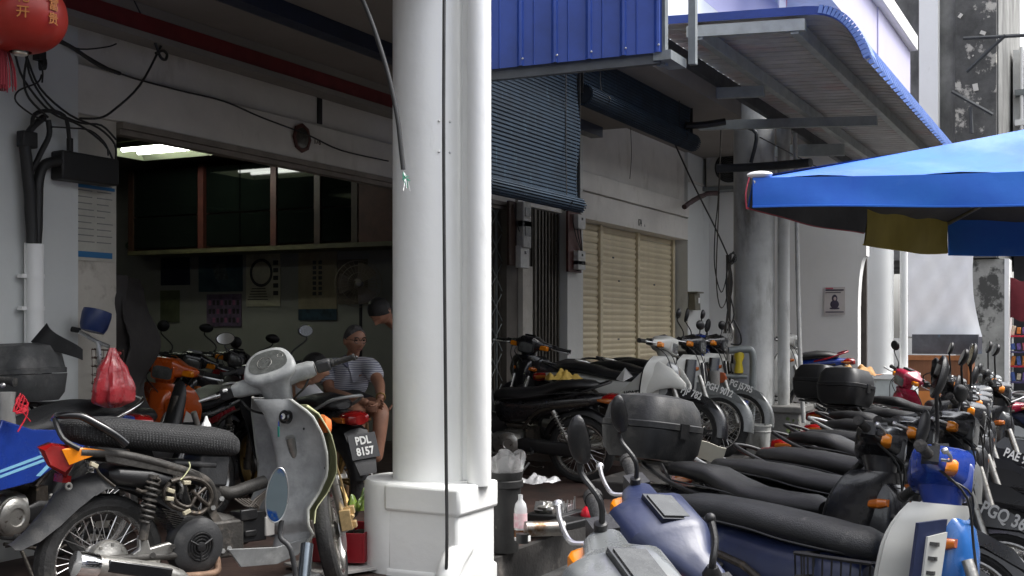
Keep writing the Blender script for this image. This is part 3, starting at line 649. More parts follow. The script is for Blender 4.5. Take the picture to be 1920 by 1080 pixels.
def steerM(deg): return Matrix.Translation(HS) @ Matrix.Rotation(R(deg), 4, Vector((-math.sin(RAKE), 0, math.cos(RAKE)))) @ Matrix.Translation(-HS)
def tyre_mb(w_=.042):
    b = MB(); n = 56; prof = [(-.8, .215), (-1.0, .235), (-.92, .262), (-.6, .279), (-.2, .285), (.2, .285), (.6, .279), (.92, .262), (1.0, .235), (.8, .215)]
    vs = []; fs = []; m = len(prof)
    for i in range(n):
        t = 2 * PI * i / n
        for j, (u, r) in enumerate(prof):
            rr = r - (.0035 if (i % 2 and 2 < j < 7) else 0); vs.append((rr * math.cos(t), u * w_, rr * math.sin(t)))
    for i in range(n):
        for j in range(m): fs.append((i * m + j, i * m + (j + 1) % m, ((i + 1) % n) * m + (j + 1) % m, ((i + 1) % n) * m + j))
    return b.add(vs, fs)
def rim_mb():
    b = MB(); n = 48; prof = [(-.034, .222), (-.034, .208), (-.018, .198), (.018, .198), (.034, .208), (.034, .222), (.018, .206), (-.018, .206)]
    m = len(prof); vs = [(r * math.cos(2 * PI * i / n), u, r * math.sin(2 * PI * i / n)) for i in range(n) for u, r in prof]
    return b.add(vs, [(i * m + j, i * m + (j + 1) % m, ((i + 1) % n) * m + (j + 1) % m, ((i + 1) % n) * m + j) for i in range(n) for j in range(m)])
def spokes_mb():
    b = MB()
    for i in range(32):
        s_ = 1 if i % 2 else -1; a = 2 * PI * i / 32; a2 = a + (.38 if (i // 2) % 2 else -.38)
        b.cyl((.052 * math.cos(a2), .028 * s_, .052 * math.sin(a2)), (.204 * math.cos(a), .006 * s_, .204 * math.sin(a)), .0019, n=4, cap=False)
    return b
def cast_mb():
    b = MB()
    for i in range(6):
        a = 2 * PI * i / 6
        for s_ in (-1, 1):
            a2 = a + s_ * .10
            b.prism([(.035 * math.cos(a2 - .2), -.014, .035 * math.sin(a2 - .2)), (.205 * math.cos(a2 - .04), -.009, .205 * math.sin(a2 - .04)), (.205 * math.cos(a2 + .04), -.009, .205 * math.sin(a2 + .04)), (.035 * math.cos(a2 + .2), -.014, .035 * math.sin(a2 + .2))], (0, .022, 0))
    return b
def wheel(bike, pos, kind, rimm, M=None, rear=False):
    Mt = Matrix.Translation(pos)
    if M is not None: Mt = M @ Mt
    hub = lambda: MB().lathe((0, -.06, 0), (0, 1, 0), [(.0, 0), (.022, 0), (.03, .015), (.062, .022), (.066, .03), (.055, .05), (.055, .085), (.066, .09), (.06, .10), (.02, .115), (0, .115)], 28)
    wob = bpart('hub', hub, 'rear_wheel' if rear else 'front_wheel', ALU, bike, Mt)
    bpart('tyre', tyre_mb, 'tyre', RUBBER, wob, ang=25); bpart('rim', rim_mb, 'rim', rimm, wob, ang=30)
    if kind == 'spoke': bpart('spokes', spokes_mb, 'spokes', ALUL, wob)
    else: bpart('cast', cast_mb, 'cast_spokes', rimm, wob)
    return wob
def seat_mb(s=0, long=0.0):
    st = [(-.74 - long, .775, .045, .018), (-.71 - long, .785, .09, .034), (-.60, .80, .118, .046), (-.45, .80, .132, .05), (-.30, .778, .138, .05), (-.18, .745, .138, .047), (-.05, .728, .126, .046), (.05, .726, .10, .046), (.11, .722, .075, .042), (.14, .715, .05, .025)]
    if s == 1: st = [(-.72, .79, .06, .02), (-.69, .795, .105, .04), (-.55, .805, .13, .052), (-.35, .795, .14, .056), (-.15, .775, .14, .056), (.0, .758, .13, .056), (.10, .745, .11, .055), (.16, .735, .08, .045), (.18, .73, .05, .025)]
    if s == 2: st = [(-.76, .82, .04, .016), (-.72, .825, .085, .03), (-.60, .83, .115, .04), (-.44, .815, .128, .046), (-.34, .775, .135, .052), (-.22, .745, .142, .05), (-.06, .735, .135, .05), (.06, .735, .10, .05), (.13, .73, .07, .03)]
    if s == 3: st = [(-.70, .785, .07, .018), (-.66, .79, .12, .034), (-.50, .79, .135, .044), (-.30, .775, .142, .048), (-.12, .755, .135, .048), (.02, .745, .11, .048), (.12, .74, .08, .035)]
    P = MB(); rings = []
    for x, z, hw, hh in st:
        ring = []
        for i in range(22):
            t = 2 * PI * i / 22; ct, sn = math.cos(t), math.sin(t)
            u = hw * math.copysign(abs(ct) ** (2 / 3.2), ct); v = hh * math.copysign(abs(sn) ** (2 / 2.4), sn)
            ring.append((x, u * (1 - .12 * (sn > 0) * abs(sn)), z + v))
        rings.append(ring)
    rr = []
    for j in range(len(rings) - 1):
        for k in range(3):
            t = k / 3; rr.append([tuple(lerp(a, b, t) for a, b in zip(p, q)) for p, q in zip(rings[j], rings[j + 1])])
    rr.append(rings[-1]); return P.loft(rr)
def fender_mb(c, r, a0, a1, w_, depth=.05, n=20, flare=0.0, th=.004):
    def fn(u, v):
        a = R(lerp(a0, a1, v)); q = (u - .5) * 2; rr = r - depth * abs(q) ** 3; 
        if flare: rr = r + flare * v * v - depth * abs(q) ** 3
        return (c[0] + rr * math.cos(a), q * w_ * (1 - .15 * abs(q) ** 4), c[2] + rr * math.sin(a))
    return MB().sheet(fn, 12, n, th)
def shield_mb(h0=.30, h1=.90, wmax=.25, curl=.11, th=.006):
    def fn(u, v):
        z = lerp(h0, h1, v); q = (u - .5) * 2; wd = interp([(0, .16), (.15, .20), (.45, wmax * .88), (.75, wmax), (.92, wmax * .86), (1, wmax * .6)], v)[0]
        xb = interp([(0, .22), (.2, .28), (.5, .30), (.8, .335), (1, .37)], v)[0]
        return (xb + .10 * (1 - abs(q) ** 1.6) * (1 - .3 * v) - curl * abs(q) ** 2.2 * .5, q * wd, z + .02 * abs(q) * (v < .1))
    return MB().sheet(fn, 22, 18, th)
def mirror_parts(bike, base, head, M, shape='round', glassd=(-1, 0, 0), m=BLACKP):
    key = ('mir', tuple(round(q, 3) for q in base), tuple(round(q, 3) for q in head), shape)
    st = lambda: MB().tube([base, vec(base) + Vector((0, 0, .07)), vec(head) + Vector((0, 0, -.07)), vec(head) + Vector((0, 0, -.03))], .006, 8).lathe(base, (0, 0, 1), [(.013, -.01), (.013, .025), (.006, .03)], 10)
    o = bpart(key, st, 'mirror', m, bike, M)
    rx, rz = {'round': (.052, .052), 'oval': (.068, .044), 'tall': (.043, .072), 'long': (.032, .085), 'slim': (.021, .052)}[shape]
    tilt = Matrix.Rotation(R(8), 3, 'Y') @ Matrix.Rotation(R(12 * (1 if head[1] < 0 else -1)), 3, 'Z')
    def hd():
        b = MB(); b.ball((0, 0, 0), (.026, rx, rz), 24, 14)
        b.v = [(max(p[0], -.006), p[1], p[2]) for p in b.v]; b.xf(tilt.to_4x4()); b.xf(Matrix.Translation(head)); return b
    bpart(key + ('h',), hd, 'mirror_shell', m, o)
    def gl():
        b = MB(); n = 24; b.add([(-.008, rx * .88 * math.cos(2 * PI * i / n), rz * .88 * math.sin(2 * PI * i / n)) for i in range(n)], [tuple(range(n))]); b.xf(tilt.to_4x4()); b.xf(Matrix.Translation(head)); return b
    bpart(key + ('g',), gl, 'mirror_glass', MIRROR, o)
def make_bike(label, pos, heading, body=P_BLACK, inner=BLACKP, shield=None, cowl=None, seat=VINYL, wheels='spoke', rimm=RIMB, steer=35, lean=8, fender=None, plate=None, rplate=None, topbox=False, basket=False,
              mirrors='round', style='kapcai', name='parked_motorcycle', group='motorcycles parked at the shophouses', stripe=None, tail=True, mcol=BLACKP, rail=ALUL, nose=None, exh=ALU, legs=None, cover=None, seatv=0, nstripe=False, sporty=None, mud=None):
    shield = shield or body; cowl = cowl or body; fender = fender or body; nose = nose or body
    t = thing(name, label, 'motorcycle', pos, R(heading), group)
    t.rotation_mode = 'QUATERNION'
    q = Matrix.Rotation(R(heading), 3, 'Z') @ Matrix.Rotation(R(-lean), 3, 'X'); t.rotation_quaternion = q.to_quaternion()
    S = steerM(steer)
    wheel(t, (XR, 0, WR), wheels, rimm, rear=True); wheel(t, (XF, 0, WR), wheels, rimm, S)
    bpart(('seat', seatv), lambda: seat_mb(seatv).jitter(.0045, 11), 'seat', seat, t, ang=60)
    bpart(('piping', seatv), lambda: (lambda B: B)(MB().tube([(x, (.10 if x < -.6 else .136) * (1 if x < -.05 else max(.4, 1 - (x + .05) * 3)), z) for x, z in ((-.66, .775), (-.5, .768), (-.3, .752), (-.15, .728), (.0, .712), (.08, .706))], .004, 5).tube([(x, -(.10 if x < -.6 else .136) * (1 if x < -.05 else max(.4, 1 - (x + .05) * 3)), z) for x, z in ((-.66, .775), (-.5, .768), (-.3, .752), (-.15, .728), (.0, .712), (.08, .706))], .004, 5)), 'seat_piping', GREYP, t)
    # bodywork under the seat
    bpart('tailb', lambda: MB().body([(-.90, 0, .715, .02, .02), (-.85, 0, .712, .055, .035), (-.7, 0, .70, .092, .055), (-.45, 0, .67, .112, .085), (-.2, 0, .62, .118, .10), (-.02, 0, .60, .108, .11), (.08, 0, .60, .085, .10), (.12, 0, .60, .06, .07)], n=24, e=2.8), 'side_panels', body, t)
    if stripe:
        for s_ in (-1, 1):
            bpart(('strp', s_), lambda: MB().prism([(-.55, s_ * .118, .66), (-.08, s_ * .122, .58), (-.06, s_ * .122, .63), (-.5, s_ * .117, .70)], (0, s_ * .003, 0)), 'side_stripe', stripe, t)
    bpart('spine', lambda: MB().body([(.04, 0, .54, .055, .10), (.14, 0, .48, .06, .09), (.24, 0, .50, .062, .10), (.31, 0, .60, .06, .11), (.37, 0, .74, .055, .10), (.41, 0, .84, .05, .08)], n=18), 'centre_tunnel', inner, t)
    bpart('shieldin', lambda: shield_mb().xf(Matrix.Translation((-.006, 0, 0))), 'leg_shield_lining', legs or inner, t)
    bpart('shield', lambda: shield_mb(h0=.31, h1=.905, wmax=.252).xf(Matrix.Translation((.008, 0, 0))), 'leg_shield', shield, t)
    bpart('nose', lambda: MB().body([(.28, 0, .64, .105, .22), (.36, 0, .68, .10, .21), (.42, 0, .70, .085, .18), (.455, 0, .69, .07, .15), (.475, 0, .67, .045, .11), (.48, 0, .66, .02, .06)], n=28, e=4.5), 'front_fairing', nose, t)
    for s_ in (-1, 1):
        bpart(('winker', s_), lambda: MB().body([(.38, s_ * .095, .775, .028, .016), (.42, s_ * .09, .78, .034, .02), (.445, s_ * .075, .785, .024, .014)], n=14, e=3.5), 'indicator', mat('deep_amber_lens', (.60, .15, .012), .15, coat=.5, var=.3, vs=14), t)
    if nstripe:
        for s_ in (-1, 1):
            for dy in (.03, .062): bpart(('nst', s_, dy), lambda: MB().prism([(.535 - dy * .5, s_ * dy, .62), (.53 - dy * .6, s_ * (dy + .016), .62), (.495 - dy * .6, s_ * (dy + .016), .84), (.50 - dy * .5, s_ * dy, .84)], (.006, 0, 0)), 'nose_stripe', BLACKG, t)
            bpart(('nsb', s_), lambda: MB().prism([(.36, s_ * .17, .86), (.43, s_ * .12, .86), (.42, s_ * .14, .52), (.35, s_ * .19, .52)], (.012, 0, 0)), 'nose_stripe', BLACKG, t)
    if sporty:
        for s_ in (-1, 1): bpart(('sport', s_), lambda: MB().body([(-.05, s_ * .15, .50, .012, .03), (.08, s_ * .17, .56, .02, .07), (.25, s_ * .18, .66, .024, .12), (.38, s_ * .15, .74, .024, .12), (.48, s_ * .10, .72, .03, .08), (.58, s_ * .05, .66, .02, .03)], n=18, e=2.2), 'side_fairing', sporty, t)
    # forks, front fender (steered)
    for s_ in (-1, 1):
        bpart(('fork', s_), lambda: MB().cyl((.445, s_ * .072, .72), (XF, s_ * .072, WR), .019, .023, 14).cyl((XF - .01, s_ * .072, WR + .03), (XF + .005, s_ * .072, WR - .03), .03, n=14), 'fork_leg', ALU, t, S)
    bpart('ffend', lambda: fender_mb((XF, 0, WR), .325, -8, 168, .062, .075), 'front_fender', fender, t, S)
    bpart('fflank', lambda: MB().prism([(.36, -.066, .60), (.42, -.070, .66), (.60, -.068, .645), (.80, -.062, .56), (.88, -.055, .47), (.80, -.06, .50), (.68, -.066, .555), (.52, -.068, .555), (.42, -.068, .50)], (0, .006, 0)).prism([(.36, .066, .60), (.42, .070, .66), (.60, .068, .645), (.80, .062, .56), (.88, .055, .47), (.80, .06, .50), (.68, .066, .555), (.52, .068, .555), (.42, .068, .50)], (0, -.006, 0)), 'fender_flank', fender, t, S)
    if plate:
        for s_ in (-1, 1): text(plate, .085, LETTER, t, S @ basis((.615 - .02 * s_, s_ * .0745, .60), (-s_ * 1 * -1 * -1 if False else (-1 if s_ > 0 else 1), 0, .32 if s_ > 0 else -.32), (0, 0, 1)), name='number_lettering', bold=.0022, sx=.72)
    # handlebar cowl
    bpart('cowl', lambda: MB().body([(.30, -.22, 1.0, .02, .02), (.31, -.19, 1.0, .04, .032), (.325, -.13, 1.005, .050, .038), (.34, -.075, 1.01, .092, .062), (.345, -.06, 1.014, .10, .068), (.345, .06, 1.014, .10, .068), (.34, .075, 1.01, .092, .062), (.325, .13, 1.005, .050, .038), (.31, .19, 1.0, .04, .032), (.30, .22, 1.0, .02, .02)], axis='y', n=24, e=3.6).body([(.37, 0, .86, .05, .045), (.36, 0, .90, .06, .055), (.35, 0, .96, .075, .08)], axis='z', n=18), 'handlebar_cowl', cowl, t, S)
    bpart('hlrim', lambda: MB().body([(.40, 0, .99, .078, .058), (.428, 0, .985, .082, .060), (.440, 0, .983, .076, .055)], n=28, e=5), 'headlight_rim', cowl if cowl is not P_BLACK else BLACKP, t, S)
    hl = bpart('hl', lambda: MB().body([(.43, 0, .984, .072, .051), (.443, 0, .983, .068, .047), (.447, 0, .982, .05, .03)], n=28, e=5), 'headlight', CLEAR, t, S)
    bpart('speedo', lambda: MB().box((.322, 0, 1.074), (.080, .112, .022), Matrix.Rotation(R(-14), 3, 'Y')), 'speedometer', BLACKG, t, S)
    bpart('speedog', lambda: MB().box((.32, 0, 1.086), (.064, .094, .004), Matrix.Rotation(R(-14), 3, 'Y')), 'speedometer_dial', mat('smoked_dial', (.07, .072, .07), .15, coat=.4, var=.5, vs=40), t, S)
    for s_ in (-1, 1):
        bpart(('wink2', s_), lambda: MB().body([(.345, s_ * .145, .99, .048, .024), (.375, s_ * .145, .99, .044, .022), (.384, s_ * .145, .99, .036, .016)], n=16, e=5), 'indicator', AMBER, t, S)
        bpart(('grip', s_), lambda: MB().tube([(.30, s_ * .20, 1.0), (.285, s_ * .25, 1.0), (.255, s_ * .37, .99)], .017, 12).lathe((.256, s_ * .365, .99), (-.2, s_ * 1, -.06), [(.0, -.005), (.02, -.005), (.02, .012), (.0, .015)], 12), 'grip', RUBBER, t, S)
        bpart(('swt', s_), lambda: MB().box((.295, s_ * .225, 1.002), (.05, .05, .05)), 'switch_block', BLACKP, t, S)
        bpart(('lev', s_), lambda: MB().tube([(.33, s_ * .215, .995), (.355, s_ * .24, .99), (.345, s_ * .32, .985), (.325, s_ * .385, .98)], .0055, 8).ball((.325, s_ * .386, .98), .011, 10, 8), 'brake_lever', ALUL, t, S)
        if mirrors == 'left':
            if s_ < 0: mirror_parts(t, (.31, -.20, 1.02), (.33, -.25, 1.20), S, 'slim', m=mcol)
            else: bpart('mstub', lambda: MB().tube([(.31, .20, 1.02), (.31, .20, 1.06), (.29, .17, 1.09), (.28, .13, 1.115)], .008, 8).ball((.28, .125, 1.118), .013, 10, 8).lathe((.31, .20, 1.01), (0, 0, 1), [(.02, 0), (.022, .02), (.012, .04)], 12), 'mirror_stub', BLACKP, t, S)
        elif mirrors: mirror_parts(t, (.31, s_ * .20, 1.02), (.29, s_ * .31, 1.235), S, mirrors, m=mcol)
    bpart('cables', lambda: MB().tube([(.33, .18, .97), (.40, .16, .90), (.43, .06, .80), (.44, .03, .66)], .005, 5).tube([(.33, -.18, .97), (.42, -.15, .90), (.46, -.08, .76), (.50, -.075, .55)], .0045, 5).tube([(.36, -.12, .96), (.44, -.10, .92), (.45, .02, .82), (.42, .06, .70)], .004, 5), 'control_cables', CABLE, t, S)
    # engine
    bpart('crank', lambda: MB().body([(-.13, 0, .33, .05, .05), (-.10, 0, .33, .085, .095), (.02, 0, .325, .09, .10), (.13, 0, .33, .088, .09), (.17, 0, .34, .06, .06)], n=18, e=3.2), 'engine', ALU, t)
    for s_ in (-1, 1):
        bpart(('cov', s_), lambda: MB().lathe((.0, s_ * .08, .33), (0, s_, 0), [(.088, 0), (.088, .028), (.074, .04), (.045, .043), (.04, .036), (0, .036)], 26).lathe((-.0, s_ * .08, .33), (0, s_, 0), [(.095, 0), (.095, .012), (.088, .014)], 26), 'engine_cover', ALU, t)
    bpart('cyl', lambda: [MB().cyl((.15, 0, .36), (.30, 0, .385), .045, n=16)] and (lambda b: ([b.box((.17 + .017 * k, 0, .362 + .0025 * k), (.006, .125, .115)) for k in range(7)], b.box((.305, 0, .388), (.05, .10, .10)), b)[-1])(MB().cyl((.15, 0, .36), (.30, 0, .385), .045, n=16)), 'cylinder', ALU, t)
    bpart('frame', lambda: MB().tube([(.38, 0, .82), (.30, 0, .62), (.16, 0, .50), (-.10, 0, .46), (-.18, 0, .40)], .03, 10).tube([(-.12, .10, .46), (-.3, .12, .62), (-.7, .10, .68)], .014, 8).tube([(-.12, -.10, .46), (-.3, -.12, .62), (-.7, -.10, .68)], .014, 8).box((-.18, 0, .36), (.07, .16, .18)), 'frame', GREASE, t)
    bpart('swing', lambda: MB().tube([(-.16, .095, .34), (-.4, .10, .30), (XR, .10, WR)], .017, 8).tube([(-.16, -.095, .34), (-.4, -.10, .30), (XR, -.10, WR)], .017, 8), 'swingarm', BLACKP, t)
    bpart('chain', lambda: MB().body([(-.66, .10, .29, .015, .05), (-.6, .10, .29, .018, .062), (-.3, .10, .31, .018, .055), (-.14, .10, .33, .018, .06), (-.08, .10, .33, .012, .04)], n=14, e=3), 'chain_case', BLACKP, t)
    def shock(s_):
        b = MB(); p0 = Vector((-.40, s_ * .125, .62)); p1 = Vector((-.56, s_ * .125, .31)); b.cyl(p0, p1, .009, n=8); b.cyl(p0.lerp(p1, .62), p1, .018, n=10); b.cyl(p0, p0.lerp(p1, .12), .022, n=12)
        a, c_ = frame_of(p1 - p0); n = 90; b.tube([p0.lerp(p1, .08 + .6 * i / n) + a * .026 * math.cos(i * 2 * PI * 8 / n) + c_ * .026 * math.sin(i * 2 * PI * 8 / n) for i in range(n + 1)], .0048, 5, sm=False); return b
    for s_ in (-1, 1): bpart(('shock', s_), lambda: shock(s_), 'shock_absorber', ALU, t)
    bpart('rfend', lambda: fender_mb((XR, 0, WR), .345, 20, 175, .07, .05), 'rear_fender', mud or BLACKP, t)
    bpart('rtail', lambda: MB().loft([[(-.70 - .03, y, .69) for y in (-.075, -.03, .03, .075)], [(-.88, y, .62 + .02 * (abs(y) < .05)) for y in (-.085, -.03, .03, .085)], [(-.97, y, .45 + .01 * (abs(y) < .05)) for y in (-.08, -.03, .03, .08)], [(-1.0, y, .36) for y in (-.06, -.03, .03, .06)]], closed=False, cap=False), 'mudguard_flap', BLACKP, t)
    if rplate:
        pl = bpart('rplate', lambda: MB().box((-.965, 0, .535), (.006, .20, .16), Matrix.Rotation(R(17), 3, 'Y')), 'number_plate', PLATEB, t)
        ct_ = Vector((-.965, 0, .535)); uu = Vector((.292, 0, .956)); nn_ = Vector((-.956, 0, .292))
        for i, ln in enumerate(rplate): text(ln, .070, LETTER, pl, basis(ct_ + uu * (.034 - .070 * i) + nn_ * .006, (0, -1, 0), uu), name='number_lettering', bold=.0022, sx=.9)
    if tail:
        tl = bpart('tl', lambda: MB().body([(-.955, 0, .70, .04, .03), (-.93, 0, .705, .075, .042), (-.86, 0, .71, .088, .045), (-.80, 0, .712, .07, .03)], n=18, e=2.6), 'tail_light', REDL, t)
        for s_ in (-1, 1): bpart(('tli', s_), lambda: MB().body([(-.89, s_ * .084, .70, .014, .018), (-.84, s_ * .096, .703, .014, .02), (-.77, s_ * .098, .71, .006, .008)], n=12), 'indicator', mat('dull_amber_lens', (.40, .11, .015), .15, coat=.5, var=.3, vs=14), tl)
    if rail: bpart('rail', lambda: MB().tube([(-.42, .125, .72), (-.6, .135, .76), (-.80, .11, .83), (-.86, 0, .845), (-.80, -.11, .83), (-.6, -.135, .76), (-.42, -.125, .72)], .011, 10), 'grab_rail', rail, t)
    bpart('exh', lambda: MB().tube([(.30, -.03, .34), (.33, -.06, .26), (.2, -.11, .20), (-.05, -.13, .20), (-.25, -.14, .24)], .014, 10).lathe((-.22, -.142, .235), (-1, -.02, .12), [(.014, 0), (.036, .05), (.040, .2), (.043, .48), (.036, .52), (.02, .525), (.02, .50), (0, .50)], 18), 'exhaust', exh, t)
    bpart('exhg', lambda: MB().prism([(-.32, -.187, .235), (-.62, -.195, .27), (-.64, -.195, .31), (-.33, -.185, .275)], (0, .006, 0)), 'heat_shield', BLACKP, t)
    bpart('pegs', lambda: MB().tube([(.06, -.27, .25), (.06, -.1, .24), (.06, .1, .24), (.06, .27, .25)], .009, 8).cyl((.06, .18, .25), (.06, .28, .25), .018, n=10).cyl((.06, -.28, .25), (.06, -.18, .25), .018, n=10).tube([(-.2, .13, .30), (-.24, .2, .29), (-.25, .27, .29)], .012, 8).tube([(-.2, -.13, .30), (-.24, -.2, .29), (-.25, -.27, .29)], .012, 8), 'footrests', RUBBER, t)
    bpart('stand', lambda: MB().tube([(-.02, .10, .22), (-.03, .18, .08), (-.035, .215, .012)], .009, 8).box((-.035, .225, .01), (.05, .05, .008)).tube([(.02, .06, .2), (-.22, .1, .14), (-.30, .12, .15)], .009, 8), 'stand', GREASE, t)
    if topbox:
        bpart('boxrack', lambda: MB().mm((-1.0, -.10, .835), (-.66, .10, .85)).tube([(-.7, .1, .84), (-.6, .12, .74)], .009, 6).tube([(-.7, -.1, .84), (-.6, -.12, .74)], .009, 6), 'box_rack', BLACKP, t)
        def bx(z0, z1, k):
            b = MB(); 
            if k: return b.body([(-.86, 0, .86, .15, .17), (-.86, 0, .90, .175, .195), (-.86, 0, 1.0, .19, .205)], axis='z', n=40, e=5)
            return b.body([(-.86, 0, 1.004, .195, .21), (-.86, 0, 1.03, .196, .211), (-.86, 0, 1.035, .188, .204), (-.86, 0, 1.10, .178, .192), (-.86, 0, 1.15, .145, .16), (-.86, 0, 1.165, .08, .10)], axis='z', n=40, e=4)
        bo = bpart('boxlow', lambda: bx(0, 0, 1), 'top_box', topbox, t, ang=30)
        bpart('boxlid', lambda: bx(0, 0, 0), 'top_box_lid', topbox, bo, ang=30)
        bpart('boxlatch', lambda: MB().box((-.665, 0, 1.0), (.012, .06, .07)), 'latch', BLACKP, bo)
    if basket:
        def bk():
            b = MB()
            for z, k in ((.46, .86), (.52, .9), (.58, .94), (.64, .97), (.70, 1.0)): 
                pts = [(.02 + .10 * k * sx, .13 * k * sy, z) for sx, sy in ((-1, -1), (-1, 1), (1, 1), (1, -1), (-1, -1))]; b.tube(pts, .0035 if z < .7 else .006, 5, sm=False)
            for i in range(9):
                u = -1 + i / 4
                for s_ in (-1, 1):
                    b.tube([(.02 + .086 * u, s_ * .112, .46), (.02 + .10 * u, s_ * .13, .70)], .0026, 4); b.tube([(.02 + s_ * .086, .112 * u, .46), (.02 + s_ * .10, .13 * u, .70)], .0026, 4)
                b.tube([(.02 + .086 * u, -.11, .46), (.02 + .086 * u, .11, .46)], .0026, 4)
            return b.xf(Matrix.Translation((.10, 0, -.06)))
        bpart('basket', lambda: bk().xf(Matrix.Translation((.10, -.06, .42)) @ Matrix.Diagonal((1.35, 1.35, 1.25, 1)) @ Matrix.Translation((-.12, 0, -.42))), 'wire_basket', BLACKP, t)
    return t
# ---- road row, tails to the kerb
G1 = 'motorcycles parked along the road edge'
ZR = 0.10
make_bike('navy and blue motorcycle with wide white leg shield and basket, nearest in the road row', (4.12, .87, ZR), -106, body=P_NAVY, inner=P_NAVY, shield=P_WHITE, legs=P_WHITE, cowl=P_BLUE, seat=VINYLG, seatv=1, basket=True, steer=30, fender=P_NAVY, plate='PDA 53', nose=P_LBLUE, mirrors='tall', rail=None, group=G1, tail=False)
make_bike('black motorcycle carrying the biggest black top box, its seat second from the camera', (4.97, 1.20, ZR), -111, body=P_BLACK, topbox=GREYP, steer=34, mirrors=None, wheels='cast', group=G1, rail=BLACKP, seatv=2)
make_bike('black motorcycle with white tail panel and grab bar, third seat in the road row', (5.55, 1.14, ZR), -110, body=P_BLACK, shield=P_BLACK, stripe=P_WHITE, steer=22, mirrors=None, seat=VINYL, rail=P_SILVER, group=G1, seatv=3, lean=6)
make_bike('blue and white motorcycle with pointed nose, fender number PGQ 3649', (6.02, 1.03, ZR), -108, body=P_BLACK, shield=P_LBLUE, nose=P_WHITE, mirrors='oval', steer=14, plate='PGQ 3649', group=G1, rail=BLACKP, fender=P_BLACK, seatv=1)
make_bike('black motorcycle with thin red side stripe and arched grab rail in the road row', (6.86, 1.08, ZR), -111, body=P_BLACK, stripe=REDL, mirrors='oval', steer=30, group=G1, rail=BLACKP, seatv=2, lean=10)
make_bike('black motorcycle with small mirrors beside the red striped one', (7.52, 1.10, ZR), -106, body=P_BLACK, mirrors='tall', steer=32, group=G1, rail=BLACKP, seatv=3, lean=7)
make_bike('black motorcycle with grey tail behind the small mirrored one', (8.15, 1.15, ZR), -112, body=P_BLACK, mirrors=None, steer=32, group=G1, rail=P_SILVER, seatv=1, lean=9)
make_bike('black motorcycle with cream white leg shield and basket, fender number PAE 97', (8.83, 1.19, ZR), -106, body=P_BLACK, shield=P_WHITE, legs=P_WHITE, basket=True, plate='PAE 97', steer=20, wheels='cast', rimm=ALU, mirrors='tall', group=G1, rail=BLACKP, seatv=2)
make_bike('black motorcycle carrying a rounded black top box in front of the far column', (9.5, 1.12, ZR), -106, body=P_BLACK, topbox=BLACKP, plate='DEN', steer=28, mirrors='oval', group=G1, rail=BLACKP)
make_bike('black motorcycle whose black top box has a crumpled brown cloth on it', (10.2, 1.5, ZR), -108, body=P_BLACK, topbox=BLACKP, plate='PGS', steer=28, mirrors='round', group=G1, rail=BLACKP, seatv=3)
make_bike('silver grey motorcycle behind the ones with top boxes', (11.0, 1.3, ZR), -104, body=P_GREY, steer=28, mirrors='round', group=G1, seatv=2)
make_bike('pink red motorcycle turned to face the kerb with a round white mirror', (12.6, 1.55, ZR), 118, body=P_PINK, shield=P_PINK, steer=20, mirrors='round', mcol=BLACKP, group=G1)
make_bike('deep blue motorcycle at the far right of the road row', (12.9, .72, ZR), -100, body=P_NAVY, cowl=P_BLUE, nose=P_BLUE, shield=P_BLUE, steer=20, mirrors='long', group=G1)
make_bike('light blue motorcycle furthest away in the road row', (14.2, .8, ZR), -100, body=P_BLUE, nose=P_LBLUE, steer=20, mirrors='long', group=G1)
# ---- two facing the kerb in the foreground
make_bike('scratched dark navy motorcycle facing the kerb in the right foreground', (2.83, .63, ZR), 104, body=P_NAVY, inner=P_NAVY, shield=P_NAVY, cowl=P_NAVY, nose=P_NAVY, steer=34, lean=9, mirrors='left', group='motorcycles facing the kerb')
make_bike('grey motorcycle with square amber indicator at the bottom edge of the photo', (2.17, .45, ZR), 104, body=P_GREY, cowl=P_GREY, steer=34, lean=9, mirrors='left', mcol=BLACKP, group='motorcycles facing the kerb')
# ---- kerb-top row, noses to the street
G2 = 'motorcycles parked in front of the roller shutter'
make_bike('white and silver motorcycle with pointed nose, fender number starting P JP 782', (9.62, 3.74, FL2), -98, body=P_WHITE, inner=BLACKP, shield=P_WHITE, nose=P_SILVER, cowl=P_WHITE, plate='PJP 782', steer=8, lean=6, mirrors=None, group=G2, fender=P_BLACK, rail=BLACKP, wheels='cast', rimm=BLACKP, sporty=P_WHITE)
make_bike('black and white motorcycle with striped white shield, fender number PGH 9012', (10.28, 3.70, FL2), -98, body=P_BLACK, shield=P_WHITE, nose=P_WHITE, nstripe=True, plate='PGH 9012', steer=8, lean=6, mirrors='oval', group=G2, fender=P_GREY)
make_bike('black and white motorcycle with striped white shield, fender number PG J5795', (10.98, 3.70, FL2), -98, body=P_BLACK, shield=P_WHITE, nose=P_WHITE, nstripe=True, plate='PG J5795', steer=8, lean=6, mirrors='oval', group=G2, fender=P_GREY)
make_bike('plain blue motorcycle last in the row by the stained column', (11.6, 4.05, FL2), -100, body=P_BLUE, plate='AP 79', steer=8, lean=6, mirrors='tall', group=G2, rail=BLACKP)
make_bike('dirty black motorcycle with its tail to the street and a yellow cloth on its seat', (9.0, 4.48, FL), 97, body=P_BLACK, inner=BLACKP, shield=P_BLACK, steer=25, lean=6, mirrors='oval', rail=BLACKP, group='motorcycles parked in front of the grille door', seatv=2)
make_bike('black motorcycle with an arched steel rail standing behind the yellow cloth', (10.35, 4.85, FL2), 172, body=P_BLACK, steer=10, lean=5, mirrors=None, rail=BLACKP, group='motorcycles parked in front of the grille door')
